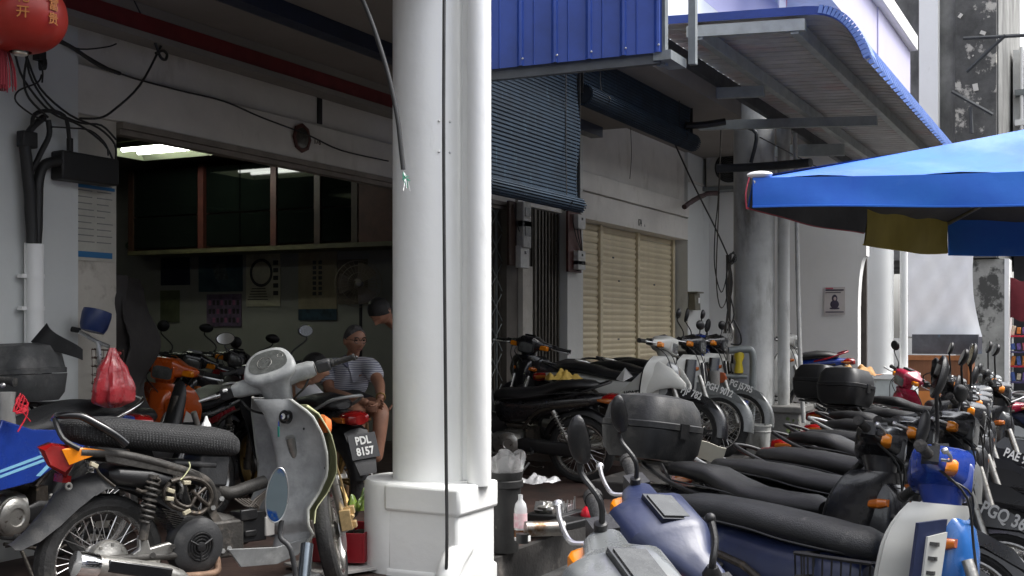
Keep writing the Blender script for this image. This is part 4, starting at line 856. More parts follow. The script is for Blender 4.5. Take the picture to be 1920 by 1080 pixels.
# ---- far bikes under the poster
make_bike('white fronted motorcycle half hidden behind the drainpipe of the stained column', (13.7, 3.65, FL2), -100, body=P_WHITE, fender=P_WHITE, plate='27', steer=5, lean=5, mirrors=None, group='motorcycles under the poster', wheels='spoke')
make_bike('old motorcycle with blue mudguard and red rear rack under the poster', (16.3, 4.0, FL2), 100, body=P_BLUE, shield=P_BLUE, steer=5, lean=5, mirrors=None, group='motorcycles under the poster', rail=P_RED, mud=P_BLUE)
make_bike('dark motorcycle with blue front hub left of the red racked one', (15.5, 4.6, FL2), -80, body=P_BLACK, steer=5, lean=5, mirrors=None, group='motorcycles under the poster')
# ---- workshop bikes
G3 = 'motorcycles under repair in the workshop'
make_bike('blue motorcycle with pale blue stripes and a red bag on its seat', (3.98, 4.72, FL + .06), 180, body=P_BLUE, inner=BLACKP, seat=VINYLG, stripe=mat('pale_blue_stripe', (.25, .55, .75), .3), steer=0, lean=2, mirrors=None, group=G3, rail=CHROME)
bxb = make_bike('dark motorcycle without handlebars by the left wall, carrying the dusty grey top box', (5.33, 5.14, FL + .03), 2, body=P_BLACK, topbox=DUSTBOX, steer=0, lean=2, mirrors=None, group=G3, rail=BLACKP)
make_bike('orange and red motorcycle with a white lettered band in the workshop doorway', (6.62, 5.98, FL), 194, body=P_BLACK, shield=P_ORANGE, nose=P_ORANGE, cowl=P_ORANGE, stripe=P_RED, steer=10, lean=5, mirrors=None, group=G3)
make_bike('black motorcycle with red tail light, rear plate reads PDL 8157', (6.78, 5.05, FL), 64, body=P_BLACK, rplate=('PDL', '8157'), steer=0, lean=5, mirrors='oval', mcol=BLACKP, group=G3, wheels='cast', rimm=GOLD, rail=P_SILVER)
make_bike('black motorcycle standing deep in the workshop under the posters', (8.2, 7.2, FL), 200, body=P_BLACK, steer=20, lean=5, mirrors='round', group=G3)
make_bike('black motorcycle in the middle of the workshop with a tall silver mirror', (6.9, 7.3, FL), 60, body=P_BLACK, steer=-20, lean=5, mirrors='tall', group=G3)
make_bike('black motorcycle with red rear cover near the standing fan', (9.1, 7.6, FL), 215, body=P_BLACK, shield=P_RED, steer=10, lean=5, mirrors='oval', group=G3)

def drop(o, names):
    for ch in list(o.children):
        if ch.name.split('.')[0] in names:
            for g in list(ch.children): bpy.data.objects.remove(g)
            bpy.data.objects.remove(ch)
drop(bxb, {'handlebar_cowl', 'headlight', 'headlight_rim', 'speedometer', 'speedometer_dial', 'grip', 'switch_block', 'brake_lever', 'indicator', 'leg_shield', 'leg_shield_lining', 'front_fairing', 'control_cables'})
# decals and plates on the nearest blue and white motorcycle
nb = [o for o in bpy.data.objects if o.get('label', '').startswith('navy and blue')][0]
dk = MB().prism([(.375, -.235, .84), (.43, -.15, .86), (.40, -.16, .46), (.34, -.225, .42)], (.012, -.004, 0)).build('dark_shield_panel', P_NAVY, nb)
wp = MB().prism([(.402, -.215, .80), (.440, -.16, .82), (.418, -.17, .52), (.382, -.215, .50)], (.008, -.003, 0)).build('white_plate', P_WHITE, nb)
for k in range(6): MB().box((.418 - .0035 * k, -.187, .78 - .045 * k), (.03, .05, .012)).build('dark_bar', BLACKG, wp)

pq = [o for o in bpy.data.objects if o.get('label', '').startswith('blue and white motorcycle')][0]
text('KP88', .075, LETTER, pq, basis((.43, -.103, .76), (.90, .42, -.5), (0, 0, 1)), name='nose_lettering', bold=.002)
hw_ = [o for o in bpy.data.objects if o.get('label', '').startswith('white and silver motorcycle')][0]
text('HONDA', .05, LETTERK, hw_, basis((.18, -.208, .585), (1, 0, .1), (0, 0, 1)), name='fairing_lettering', bold=.0015)
db8 = [o for o in bpy.data.objects if o.get('label', '').startswith('dirty black motorcycle')][0]
MB().prism([(.02, -.135, .44), (.30, -.15, .50), (.34, -.15, .58), (.10, -.135, .53)], (0, -.006, 0)).build('white_side_decal', P_WHITE, db8); MB().prism([(-.02, -.142, .46), (.14, -.150, .49), (.18, -.15, .56), (.02, -.142, .53)], (0, -.006, 0)).build('red_side_decal', P_RED, db8)

bl = [o for o in bpy.data.objects if o.get('label', '').startswith('blue motorcycle with pale')][0]
PS_ = MATS['pale_blue_stripe']
MB().prism([(-.62, .128, .72), (-.30, .135, .60), (-.06, .14, .49), (.14, .14, .47), (.20, .135, .62), (.12, .132, .80), (-.06, .13, .74), (-.3, .128, .72)], (0, .014, 0)).build('blue_side_cover', P_BLUE, bl, bev=.006)
for a, b_ in (((-.28, .615), (.14, .53)), ((-.26, .635), (.15, .552))):
    MB().prism([(a[0], .1505, a[1]), (b_[0], .1505, b_[1]), (b_[0], .1505, b_[1] + .013), (a[0], .1505, a[1] + .013)], (0, .003, 0)).build('pale_stripe', PS_, bl)
MB().prism([(-.10, .1505, .515), (-.19, .1505, .58), (-.165, .1505, .585), (-.075, .1505, .52)], (0, .003, 0)).build('pale_stripe', PS_, bl)
# ------------------------------------------------------------------ the stripped grey motorcycle in the left foreground
HO = Vector((3.775, 3.855, FL)); HA = R(-18)
hx = Vector((math.cos(HA), math.sin(HA), 0)); hy = Vector((-math.sin(HA), math.cos(HA), 0))
def Q(px, py, lat=0.0):
    d = ray(px); o_ = HO + hy * lat; dn = d[0] * hy.x + d[1] * hy.y; t = (o_.x * hy.x + o_.y * hy.y) / dn
    w_ = Vector((t * d[0], t * d[1], EYE + (617 - py) / F * t)) - HO
    return Vector((w_.dot(hx), lat, w_.z))
HB = thing('stripped_motorcycle', 'dusty grey stripped motorcycle with bare frame, amber tail light and tall leg shield', 'motorcycle', HO, HA)
DG = mat('dusty_grey_shield', (.46, .47, .47), .55, var=.5, vs=3.5, spots=((.56, .57, .56), 3.0, .52, .25), bump=.1, bs=60)
DG2 = mat('dusty_grey_cowl', (.25, .26, .26), .5, var=.4, vs=6, spots=((.44, .45, .44), 5, .50, .25), bump=.1, bs=90)
PALE = mat('pale_yellow_front_panel', (.55, .56, .33), .45, var=.2, vs=6)
FRM = mat('dusty_black_frame', (.045, .042, .038), .6, .2, var=.4, vs=12, spots=((.15, .13, .11), 10, .54, .2), bump=.3, bs=80)
wc = Vector((0, 0, WR)); wc = Q(187, 1050); 
rw = MB().lathe((0, -.07, 0), (0, 1, 0), [(.0, 0), (.02, 0), (.03, .012), (.062, .02), (.066, .03), (.055, .05), (.055, .09), (.066, .10), (.02, .125), (0, .125)], 30)
hubo = rw.build('rear_wheel', ALU, HB); hubo.location = wc
for nm, fn, m_ in (('tyre', lambda: tyre_mb(.046), RUBBER), ('rim', rim_mb, RIMB), ('spokes', spokes_mb, ALUL)): fn().build(nm, m_, hubo, ang=28)
bd = MB().lathe((0, -.075, 0), (0, -1, 0), [(.095, -.02), (.095, 0), (.088, .012), (.05, .02), (.03, .03), (0, .03)], 34)
for k in range(9): a = 2 * PI * k / 9; bd.box((.078 * math.cos(a), -.088, .078 * math.sin(a)), (.012, .012, .012))
bd.build('brake_drum', ALU, hubo)
# front wheel, turned left
fc = Q(604, 1000, .0) + Vector((.05, 0, 0)); fM = Matrix.Translation(fc) @ Matrix.Rotation(R(47), 4, 'Z') @ Matrix.Rotation(R(-10), 4, 'X')
fh = MB().lathe((0, -.05, 0), (0, 1, 0), [(.0, 0), (.02, 0), (.05, .02), (.05, .08), (.02, .10), (0, .10)], 24).build('front_wheel', ALU, HB); fh.matrix_basis = fM
tyre_mb(.04).build('tyre', RUBBER, fh, ang=28); rim_mb().build('rim', RIMB, fh); cast_mb().build('cast_spokes', ALU, fh)
MB().lathe((0, -.062, 0), (0, 1, 0), [(.05, 0), (.11, 0), (.11, .004), (.05, .004)], 36).build('brake_disc', ALUL, fh)
fk = MB()
for s_ in (-1, 1): fk.tube([Vector((-.26, s_ * .075, .52)), Vector((-.13, s_ * .078, .25)), Vector((-.02, s_ * .078, 0))], .021, 12)
fk.xf(fM).build('fork', ALU, HB)
cal = MB().box((-.085, -.10, .06), (.075, .055, .10)).box((-.06, -.115, .10), (.05, .06, .04)).box((-.07, -.12, .03), (.05, .05, .035)).cyl((-.11, -.13, .07), (-.06, -.13, .07), .012).cyl((-.08, -.13, .02), (-.08, -.09, .02), .013).tube([(-.07, -.11, .1), (-.1, -.11, .25), (-.2, -.1, .42)], .006, 6)
cal.xf(fM).build('brake_caliper', mat('gold_caliper', (.62, .44, .22), .4, .6, var=.35, vs=30), HB, bev=.005)
# seat with net cover
def netmat():
    m = mat('net_seat_cover', (.028, .029, .031), .75, bump=.2, bs=200); n = m.node_tree.nodes; l = m.node_tree.links
    tc = n.new('ShaderNodeTexCoord'); mp = n.new('ShaderNodeMapping'); mp.inputs['Scale'].default_value = (95, 95, 140); mp.inputs['Rotation'].default_value = (0, 0, R(45)); vo = n.new('ShaderNodeTexVoronoi'); vo.inputs['Scale'].default_value = 1.0; vo.inputs['Randomness'].default_value = .15
    l.new(tc.outputs['Object'], mp.inputs[0]); l.new(mp.outputs[0], vo.inputs['Vector']); mr = n.new('ShaderNodeMapRange'); mr.inputs[1].default_value = .1; mr.inputs[2].default_value = .5; l.new(vo.outputs['Distance'], mr.inputs[0])
    bp = n.new('ShaderNodeBump'); bp.inputs['Strength'].default_value = .9; bp.inputs['Distance'].default_value = .004; l.new(mr.outputs[0], bp.inputs['Height']); l.new(bp.outputs[0], n['Principled BSDF'].inputs['Normal'])
    mx = n.new('ShaderNodeMix'); mx.data_type = 'RGBA'; mx.inputs[6].default_value = (.07, .072, .075, 1); mx.inputs[7].default_value = (.010, .010, .011, 1); l.new(mr.outputs[0], mx.inputs[0]); l.new(mx.outputs[2], n['Principled BSDF'].inputs['Base Color']); return m
NET = netmat()
st = []
for px, yt, yb, hw in ((122, 797, 812, .03), (132, 790, 825, .08), (165, 784, 838, .115), (215, 783, 843, .13), (260, 789, 846, .135), (310, 795, 851, .14), (360, 799, 855, .14), (400, 802, 858, .13), (425, 808, 858, .11), (440, 818, 854, .075), (446, 828, 846, .03)):
    a = Q(px, yt, -.03); b_ = Q(px, yb, -hw * .9); st.append((a.x, 0, (a.z + b_.z) / 2, hw, (a.z - b_.z) / 2 + .004))
rings = []
for j in range(len(st) - 1):
    for k in range(3): rings.append(tuple(lerp(p, q, k / 3) for p, q in zip(st[j], st[j + 1])))
rings.append(st[-1])
MB().body(rings, n=28, e=2.7).build('seat', NET, HB, ang=70)
# grab rail
gr = [Q(104, 783, .09), Q(112, 779, -.06), Q(150, 780, -.10), Q(185, 797, -.13), Q(215, 815, -.15), Q(236, 833, -.155)]
MB().tube([Q(100, 785, .12), Q(104, 781, .02)] + gr[1:], lambda t: .012 + .008 * t, 12).build('grab_rail', BLACKG, HB)
MB().tube([Q(102, 784, -.04), Q(118, 822, -.08), Q(150, 842, -.12)], .011, 8).build('rail_stay', BLACKP, HB)
# rails of the bare frame
MB().tube([Q(150, 848, -.10), Q(230, 853, -.11), Q(310, 872, -.11), Q(370, 892, -.10), Q(395, 912, -.08), Q(402, 950, -.06)], .020, 10).tube([Q(140, 852, .10), Q(310, 876, .11), Q(395, 915, .08)], .018, 8).build('seat_rail', FRM, HB)
MB().prism([Q(195, 846, -.125), Q(300, 860, -.125), Q(375, 885, -.12), Q(388, 905, -.12), Q(368, 902, -.12), Q(295, 884, -.125), Q(200, 866, -.125)], (0, .012, 0)).build('frame_plate', FRM, HB, bev=.003)
MB().body([(Q(186, 880).x, -.02, Q(186, 886).z, .07, .02), (Q(200, 880).x, -.02, Q(200, 888).z, .10, .045), (Q(260, 890).x, -.02, Q(260, 893).z, .11, .05), (Q(300, 895).x, -.02, Q(300, 900).z, .10, .04), (Q(312, 895).x, -.02, Q(312, 902).z, .06, .02)], n=20, e=3).build('storage_tray', BLACKP, HB)
MB().box(Q(385, 880, 0), (.15, .16, .14), Matrix.Rotation(.12, 3, 'Y')).box(Q(350, 868, .0), (.22, .17, .03), Matrix.Rotation(.12, 3, 'Y')).build('fuel_tank', GREYP, HB, bev=.012)
MB().tube([Q(400, 915, 0), Q(430, 925, 0), Q(470, 912, 0), Q(496, 903, 0)], .031, 16).cyl(Q(405, 932, -.07), Q(405, 932, .07), .026, n=16).build('main_tube', FRM, HB)
MB().prism([Q(392, 905, -.07), Q(408, 910, -.07), Q(420, 938, -.07), Q(405, 955, -.07), Q(418, 978, -.07), Q(424, 1020, -.07), Q(440, 1030, -.07), Q(432, 1042, -.07), Q(412, 1036, -.07), Q(406, 990, -.07), Q(388, 958, -.07), Q(392, 940, -.07)], (0, .02, 0)).build('pivot_bracket', FRM, HB, bev=.003)
for px, py in ((416, 935), (400, 952), (430, 1028), (418, 1033)): MB().cyl(Q(px, py, -.095), Q(px, py, -.06), .012, n=6).build('bolt', ALU, HB)
# wire harness
wr = MB()
wr.tube([Q(318, 905, -.13), Q(308, 925, -.13), Q(318, 945, -.13), Q(345, 957, -.14), Q(375, 962, -.14), Q(393, 942, -.13), Q(395, 922, -.13), Q(380, 903, -.13), Q(350, 896, -.13), Q(320, 903, -.13)], .011, 8)
wr.tube([Q(325, 912, -.14), Q(330, 940, -.14), Q(355, 950, -.15), Q(368, 930, -.15), Q(385, 915, -.14)], .008, 8); wr.tube([Q(360, 920, -.15), Q(375, 935, -.15), Q(390, 948, -.14)], .009, 8)
wr.tube([Q(300, 900, -.12), Q(290, 912, -.13), Q(270, 922, -.13), Q(255, 917, -.12)], .008, 8).tube([Q(180, 868, -.12), Q(184, 885, -.12), Q(200, 900, -.12), Q(215, 912, -.12)], .006, 8)
wr.build('wiring_loop', GREASE, HB)['kind'] = 'stuff'
MB().tube([Q(354, 866, -.13), Q(356, 876, -.14), Q(345, 893, -.14), Q(338, 900, -.14)], .003, 6).build('cable_tie', PALE, HB)
CN = mat('dirty_connector', (.42, .38, .27), .6, var=.3, vs=30)
for px, py, a in ((320, 920, .4), (350, 905, .1), (176, 872, .5), (350, 960, -.4), (318, 935, .2)): MB().box(Q(px, py, -.15), (.035, .018, .018), Matrix.Rotation(a, 3, 'Y')).build('connector', CN, HB, bev=.003)
# mudguard : channel following the wheel then a long flap
mg = [(345, 962, .055, .03), (310, 940, .06, .03), (275, 917, .075, .035), (235, 898, .085, .04), (205, 888, .09, .05), (170, 886, .09, .07), (135, 900, .088, .085), (105, 925, .085, .085), (78, 962, .08, .065), (50, 995, .075, .045), (25, 1018, .06, .025), (12, 1024, .045, .012)]
P_ = [Q(p[0], p[1], 0) for p in mg]; rows = []
for j in range(len(mg) - 1):
    for k in range(3):
        t = k / 3; c_ = P_[j].lerp(P_[j + 1], t); w_ = lerp(mg[j][2], mg[j + 1][2], t); dp = lerp(mg[j][3], mg[j + 1][3], t); d = (P_[min(j + 2, len(P_) - 1)] - P_[max(j - 0, 0)]).normalized(); nrm = Vector((d.z, 0, -d.x)); 
        if nrm.z < 0 and j < 6: nrm = -nrm
        if j >= 6 and nrm.x > 0: nrm = -nrm
        ins = -nrm; row = []
        for i in range(13):
            a = -1 + i / 6; row.append(c_ + Vector((0, a * w_, 0)) + ins * dp * (abs(a) ** 2.2))
        rows.append(row)
mb = MB(); n_ = len(rows)
mb.sheet(lambda u, v: rows[min(int(round(v * (n_ - 1))), n_ - 1)][int(round(u * 12))], 12, n_ - 1, .004)
mb.build('rear_mudguard', GREYP, HB)
MB().torus(Q(129, 912, -.085), (0, 1, 0), .012, .005, 16, 6).build('flap_bracket', ALU, HB)
# tail light
def lens(pts, lat0, lat1): 
    b = MB(); A = [Q(x, y, lat0) for x, y in pts]; n = len(A); c_ = sum(A, Vector()) / n; B = [p.lerp(c_, .18) + Vector((0, lat1 - lat0, 0)) for p in A]
    return b.add(A + B, [tuple(range(n)), tuple(range(n, 2 * n))[::-1]] + [(i, (i + 1) % n, n + (i + 1) % n, n + i) for i in range(n)])
b = MB(); b.loft([[Q(x, y, l) for x, y, l in r_] for r_ in (
    [(72, 838, .08), (92, 830, .08), (128, 836, .08), (140, 870, .08), (122, 895, .08), (90, 870, .08)],
    [(68, 838, 0), (90, 829, 0), (130, 834, 0), (142, 868, 0), (125, 898, 0), (88, 872, 0)],
    [(72, 840, -.06), (96, 831, -.07), (130, 836, -.08), (138, 868, -.08), (124, 894, -.07), (90, 874, -.06)],
    [(84, 845, -.085), (98, 835, -.09), (120, 838, -.095), (136, 872, -.095), (122, 885, -.09), (95, 872, -.085)])])
tlo = b.build('tail_light', REDL, HB, ang=25)
MB().prism([Q(118, 890, -.04), Q(134, 893, -.04), (Q(132, 905, -.04)), Q(116, 905, -.04)], (0, .08, 0)).build('tail_light_base', REDL, tlo)
am = MB(); am.loft([[Q(x, y, l) for x, y, l in r_] for r_ in (
    [(114, 842, -.06), (134, 836, -.06), (137, 868, -.06), (128, 874, -.06)], [(116, 843, -.10), (136, 838, -.10), (140, 866, -.10), (130, 872, -.10)], [(150, 843, -.115), (160, 840, -.115), (162, 858, -.115), (155, 862, -.115)], [(190, 845, -.12), (196, 844, -.12), (197, 848, -.12), (192, 849, -.12)])])
am.build('indicator', AMBER, tlo, ang=25)
# shock absorber
def shock(p0, p1, r_=.026, turns=8):
    b = MB(); b.cyl(p0, p1, .010, n=10).cyl(p0.lerp(p1, .75), p1, .02, n=12).cyl(p0, p0.lerp(p1, .06), .024, n=12); a, c_ = frame_of(p1 - p0); n = 110
    return b.tube([p0.lerp(p1, .05 + .68 * i / n) + a * r_ * math.cos(i * 2 * PI * turns / n) + c_ * r_ * math.sin(i * 2 * PI * turns / n) for i in range(n + 1)], .0068, 6, sm=False)
shock(Q(288, 890, -.125), Q(268, 1012, -.125)).build('shock_absorber', FRM, HB)
shock(Q(288, 890, .125), Q(268, 1012, .125)).build('shock_absorber', FRM, HB)
# swingarm knuckle in cast alloy
MB().prism([Q(240, 1047, -.11), Q(262, 1030, -.11), Q(262, 1005, -.11), Q(276, 1003, -.11), Q(283, 1028, -.11), Q(318, 1017, -.11), Q(328, 1022, -.11), Q(324, 1036, -.11), Q(303, 1044, -.11), Q(300, 1062, -.11), Q(282, 1060, -.11), Q(262, 1052, -.11)], (0, .03, 0)).build('swingarm_bracket', ALU, HB, bev=.006)
for px, py in ((324, 1025), (287, 1041), (268, 1010)): MB().cyl(Q(px, py, -.125), Q(px, py, -.10), .012, n=14).build('bolt', FRM, HB)
MB().tube([Q(187, 1050, -.10), Q(270, 1045, -.10), Q(345, 1040, -.09), Q(410, 1035, -.07)], .018, 10).tube([Q(187, 1050, .10), Q(270, 1045, .10), Q(410, 1035, .07)], .018, 10).build('swingarm', FRM, HB)
# engine block, fan cover
MB().box(Q(385, 1010, 0), (.30, .18, .17)).body([(Q(330, 990).x, 0, Q(330, 985).z, .06, .06), (Q(400, 1000).x, 0, Q(400, 995).z, .08, .09), (Q(460, 990).x, 0, Q(460, 995).z, .06, .06)], n=16).build('engine', FRM, HB, bev=.012)
e2 = MB()
for k in range(12): e2.box(Q(320, 975, -.02) + Vector((k * .008 - .03, 0, -.012 * k + .05)), (.09, .11, .004), Matrix.Rotation(.3, 3, 'Y'))
e2.build('cooling_fins', FRM, HB)
fcx = Q(372, 1024, -.10)
fcov = MB().lathe(fcx + Vector((0, .03, 0)), (0, -1, 0), [(.128, -.04), (.132, 0), (.126, .03), (.105, .047), (.066, .05), (.064, .035), (0, .03)], 40).build('fan_cover', GREYP, HB)
fg_ = MB()
for rr in (.018, .032, .046, .060): fg_.torus(fcx + Vector((0, -.022, 0)), (0, 1, 0), rr, .004, 30, 6)
for k in range(3): a = .5 + 2 * PI * k / 3; fg_.cyl(fcx + Vector((0, -.024, 0)), fcx + Vector((.064 * math.cos(a), -.024, .064 * math.sin(a))), .005, n=6)
fg_.lathe(fcx + Vector((0, -.015, 0)), (0, -1, 0), [(.02, 0), (.02, .015), (.008, .018), (0, .018)], 16).build('fan_grille', BLACKP, fcov)
# exhaust
ex0 = Q(143, 1057, -.17); ex1 = Q(345, 1084, -.15)
mu = MB().lathe(ex0, ex1 - ex0, [(.0, .03), (.016, .03), (.018, 0), (.046, .0), (.05, .012), (.051, .10), (.050, .42), (.035, .50), (.018, .53)], 30).build('muffler', ALU, HB)
MB().lathe(ex0 - (ex1 - ex0).normalized() * .004, ex1 - ex0, [(.030, .0), (.052, .0), (.0545, .02), (.0545, .085), (.052, .09)], 30).build('muffler_tip', CHROME, mu)
dxx = (ex1 - ex0).normalized()
MB().box(ex0 + dxx * .27 + Vector((0, -.05, .012)), (.30, .014, .052), Matrix.Rotation(math.atan2(-(ex1 - ex0).z, (ex1 - ex0).x), 3, 'Y')).build('heat_shield', BLACKG, mu, bev=.006)
MB().tube([ex1 - dxx * .05, Q(400, 1075, -.12), Q(408, 1058, -.10), Q(404, 1040, -.09)], .016, 10).build('exhaust_pipe', mat('rusty_pipe', (.24, .15, .10), .7, .3, var=.4, vs=15), HB)
# carburettor box, battery box behind the shield
MB().box(Q(465, 985, -.03), (.14, .10, .14)).box(Q(466, 965, -.085), (.09, .015, .05)).box(Q(470, 1000, -.085), (.06, .01, .03)).build('battery_box', BLACKP, HB, bev=.006)
MB().box(Q(500, 985, -.06), (.05, .06, .09)).build('battery', mat('battery_white', (.5, .48, .45), .5, var=.2, vs=20), HB, bev=.004)
for k in range(5): MB().tube([Q(440 + 6 * k, 935, -.05), Q(465 + 5 * k, 950, -.07), Q(480, 935 + 6 * k, -.06), Q(505, 915, -.03)], .005, 6).build('loose_wire', GREASE if k % 2 else CABLEB, HB)
# leg shield: two wings and a hollow centre, seen from the rider's side
lx = [(1.0, 747, 512, 545, 600, .125), ]
rowsS = [ # v: right edge px,py / right inner / centre / left inner / left edge    (right = near the camera)
    [(546, 750), (538, 760), (522, 768), (500, 765), (476, 758)],
    [(585, 778), (562, 790), (528, 800), (500, 798), (470, 780)],
    [(605, 815), (575, 830), (533, 838), (500, 832), (478, 808)],
    [(613, 850), (580, 868), (532, 872), (492, 862), (472, 850)],
    [(614, 888), (578, 905), (522, 905), (480, 890), (455, 885)],
    [(598, 925), (566, 935), (505, 918), (465, 908), (444, 915)],
    [(578, 955), (556, 960), (520, 955), (480, 950), (450, 950)],
    [(578, 985), (560, 992), (530, 990), (490, 985), (455, 980)],
    [(588, 1003), (566, 1015), (535, 1018), (490, 1015), (450, 1010)],
    [(570, 1025), (552, 1036), (525, 1038), (490, 1035), (440, 1032)]]
lats = [-.235, -.13, 0, .13, .235]; depth = [0, .035, -.055, .035, 0]
PS = [[Q(x, y, l) for (x, y), l in zip(r_, lats)] for r_ in rowsS]
# the lateral spread comes from real width, so only the right edge and centre follow the sight lines
WID = [.16, .25, .285, .295, .285, .25, .235, .245, .23, .19]
cent = []
for j, r_ in enumerate(rowsS):
    pr_ = Q(r_[0][0], r_[0][1], -WID[j]); cent.append(pr_)
def shp(u, v):
    f_ = v * 9; j = min(int(f_), 8); t = f_ - j; e_ = cent[j].lerp(cent[j + 1], t); wd = lerp(WID[j], WID[j + 1], t); q = (u - .5) * 2
    mid = math.exp(-(q / .34) ** 2); lip = abs(q) ** 6
    x = e_.x + .075 * (1 - abs(q) ** 2.5) - .17 * mid * (1 - .35 * v) ; return Vector((x - .0 * lip, q * wd, e_.z - .02 * mid * v))
MB().sheet(shp, 44, 45, -.006).build('leg_shield', DG, HB, ang=50)
MB().tube([shp(.0, k / 24) + Vector((-.002, 0, 0)) for k in range(25)], .0075, 8, sm=False).build('shield_rim', mat('pale_rim', (.38, .39, .36), .5, var=.3, vs=10), HB)
MB().tube([shp(1.0, k / 24) for k in range(25)], .0075, 8, sm=False).build('shield_rim', MATS['pale_rim'], HB)
def fro(u, v):
    q = (u - .5) * 2; vv = .05 + .72 * v; p = shp(u, vv); return Vector((p.x + .028 + .02 * math.sin(PI * v) + .02 * (1 - q * q), p.y * 1.02, p.z))
MB().sheet(fro, 30, 24, .004).build('front_panel', PALE, HB)
MB().body([(Q(597, 790, -.2).x + .03, -.19, Q(600, 795, -.2).z, .03, .045), (Q(600, 800, -.2).x + .06, -.19, Q(602, 800, -.2).z, .022, .035)], n=14).build('indicator', mat('orange_lens', (.8, .2, .06), .25), HB)
kp = shp(.40, .26) ; 
MB().lathe(Q(540, 781, -.10) + Vector((-.02, 0, 0)), (-1, -.25, .15), [(.034, -.02), (.032, .004), (.024, .008), (.022, .004), (.0, .004)], 24).build('ignition_lock', BLACKG, HB)
MB().lathe(Q(541, 780, -.10) + Vector((-.03, -.004, 0)), (-1, -.25, .15), [(.014, 0), (.014, .006), (0, .007)], 16).build('lock_barrel', CHROME, HB)
MB().box(Q(536, 795, -.10) + Vector((-.045, -.01, 0)), (.004, .008, .03)).build('key', CHROME, HB); MB().box(Q(535, 808, -.10) + Vector((-.045, -.01, 0)), (.006, .012, .05)).build('key_tag', mat('teal_tag', (.02, .22, .17), .4), HB, bev=.002)
for u, v in ((.08, .42), (.62, .35), (.30, .20)): MB().ball(shp(u, v) + Vector((-.004, 0, 0)), (.005, .008, .008), 10, 6).build('screw', BLACKP, HB)
# floor board lower edge
MB().prism([Q(428, 1030, -.17), Q(520, 1026, -.17), Q(580, 1008, -.18), Q(560, 1040, -.17), Q(520, 1058, -.15), Q(452, 1064, -.15)], (0, .012, 0)).build('lower_side_panel', DG2, HB, bev=.003)
# steering head: cowl, bars, in its own turned frame
hc = Q(514, 712, 0)
up = Vector((-.30, 0, 1)).normalized(); BH = R(48); fwd = Vector((math.cos(BH), math.sin(BH), 0)); fwd = (fwd - up * fwd.dot(up)).normalized(); lft = up.cross(fwd)
lft = (lft - up * .06).normalized(); up2 = fwd.cross(lft)
HM = Matrix(((fwd.x, lft.x, up2.x, hc.x), (fwd.y, lft.y, up2.y, hc.y), (fwd.z, lft.z, up2.z, hc.z), (0, 0, 0, 1)))
def hbld(mb, n_, m_, par=HB, **k): return mb.xf(Matrix.Diagonal((.82, .86, .82, 1))).xf(HM).build(n_, m_, par, **k)
cw = MB().body([(-.0, -.235, -.0, .04, .04), (-.0, -.20, .0, .052, .05), (.0, -.14, .0, .055, .05), (.0, -.08, .0, .065, .06), (0, 0, 0, .07, .06), (.0, .08, .0, .065, .06), (.0, .14, .0, .055, .05), (.0, .20, .0, .048, .045), (0, .235, 0, .035, .035)], axis='y', n=24, e=2.8)
def ser(cx, z, hx_, hy_, e=2.7, n=36, tilt=0.0, ty=0.0):
    r_ = []
    for i in range(n):
        t = 2 * PI * i / n; c_, s_ = math.cos(t), math.sin(t); x = hx_ * math.copysign(abs(c_) ** (2 / e), c_); y = hy_ * math.copysign(abs(s_) ** (2 / e), s_) * (1 - ty * x / hx_ * .2); r_.append((cx + x, y, z + tilt * x))
    return r_
cw.loft([ser(-.0, -.20, .060, .055), ser(-.0, -.13, .078, .068), ser(-.0, -.06, .09, .085), ser(-.002, -.01, .098, .105), ser(-.008, .045, .102, .135, tilt=.35, ty=.6), ser(-.014, .085, .098, .143, tilt=.62, ty=.9), ser(-.018, .108, .088, .135, tilt=.76, ty=1), ser(-.0195, .1165, .074, .122, tilt=.788, ty=1)])
cwo = hbld(cw, 'handlebar_cowl', DG2, ang=60)
n3 = 28
SS = lambda i: math.copysign(abs(math.sin(2 * PI * i / n3)) ** .75, math.sin(2 * PI * i / n3))
CC = lambda i: math.copysign(abs(math.cos(2 * PI * i / n3)) ** .75, math.cos(2 * PI * i / n3))
dsh = MB(); dsh.add([(-.0215 + .062 * SS(i), .106 * CC(i) * (1 - .12 * SS(i)), .1185 + .788 * .062 * SS(i)) for i in range(n3)], [tuple(range(n3))])
hbld(dsh, 'instrument_panel', mat('instrument_face', (.10, .105, .10), .25, var=.5, vs=40), cwo)
dr_ = basis((-.026, .020, .116), (0, -1, 0), (1, 0, .788)); 
hbld(MB().torus((0, 0, 0), (0, 0, 1), .040, .0018, 32, 6).xf(dr_), 'dial_ring', ALU, cwo)
tk = MB()
for k in range(17): a = R(-40 + 260 * k / 16); tk.box((.032 * math.cos(a), .032 * math.sin(a), .002), (.008, .0016, .001), Matrix.Rotation(a, 3, 'Z'))
tk.box((.01, .006, .003), (.03, .002, .001), Matrix.Rotation(.6, 3, 'Z')); hbld(tk.xf(dr_), 'dial_marks', ALUL, cwo)
hbld(MB().torus((0, 0, 0), (0, 0, 1), .016, .002, 20, 6).xf(basis((-.005, -.072, .131), (0, -1, 0), (1, 0, .788))), 'fuel_gauge', ALU, cwo)
hbld(MB().box((0, .27, 0), (.055, .07, .065)).box((-.03, .275, .01), (.02, .03, .012)), 'switch_block', BLACKP, cwo, bev=.006)
hbld(MB().box((-.03, .27, .025), (.022, .026, .014)), 'white_switch', WHITE, cwo, bev=.003)
hbld(MB().box((0, -.285, 0), (.06, .085, .07)), 'throttle_block', GREYP, cwo, bev=.012)
hbld(MB().cyl((0, .30, 0), (-.0, .335, 0), .012), 'bar_end', CHROME, cwo)
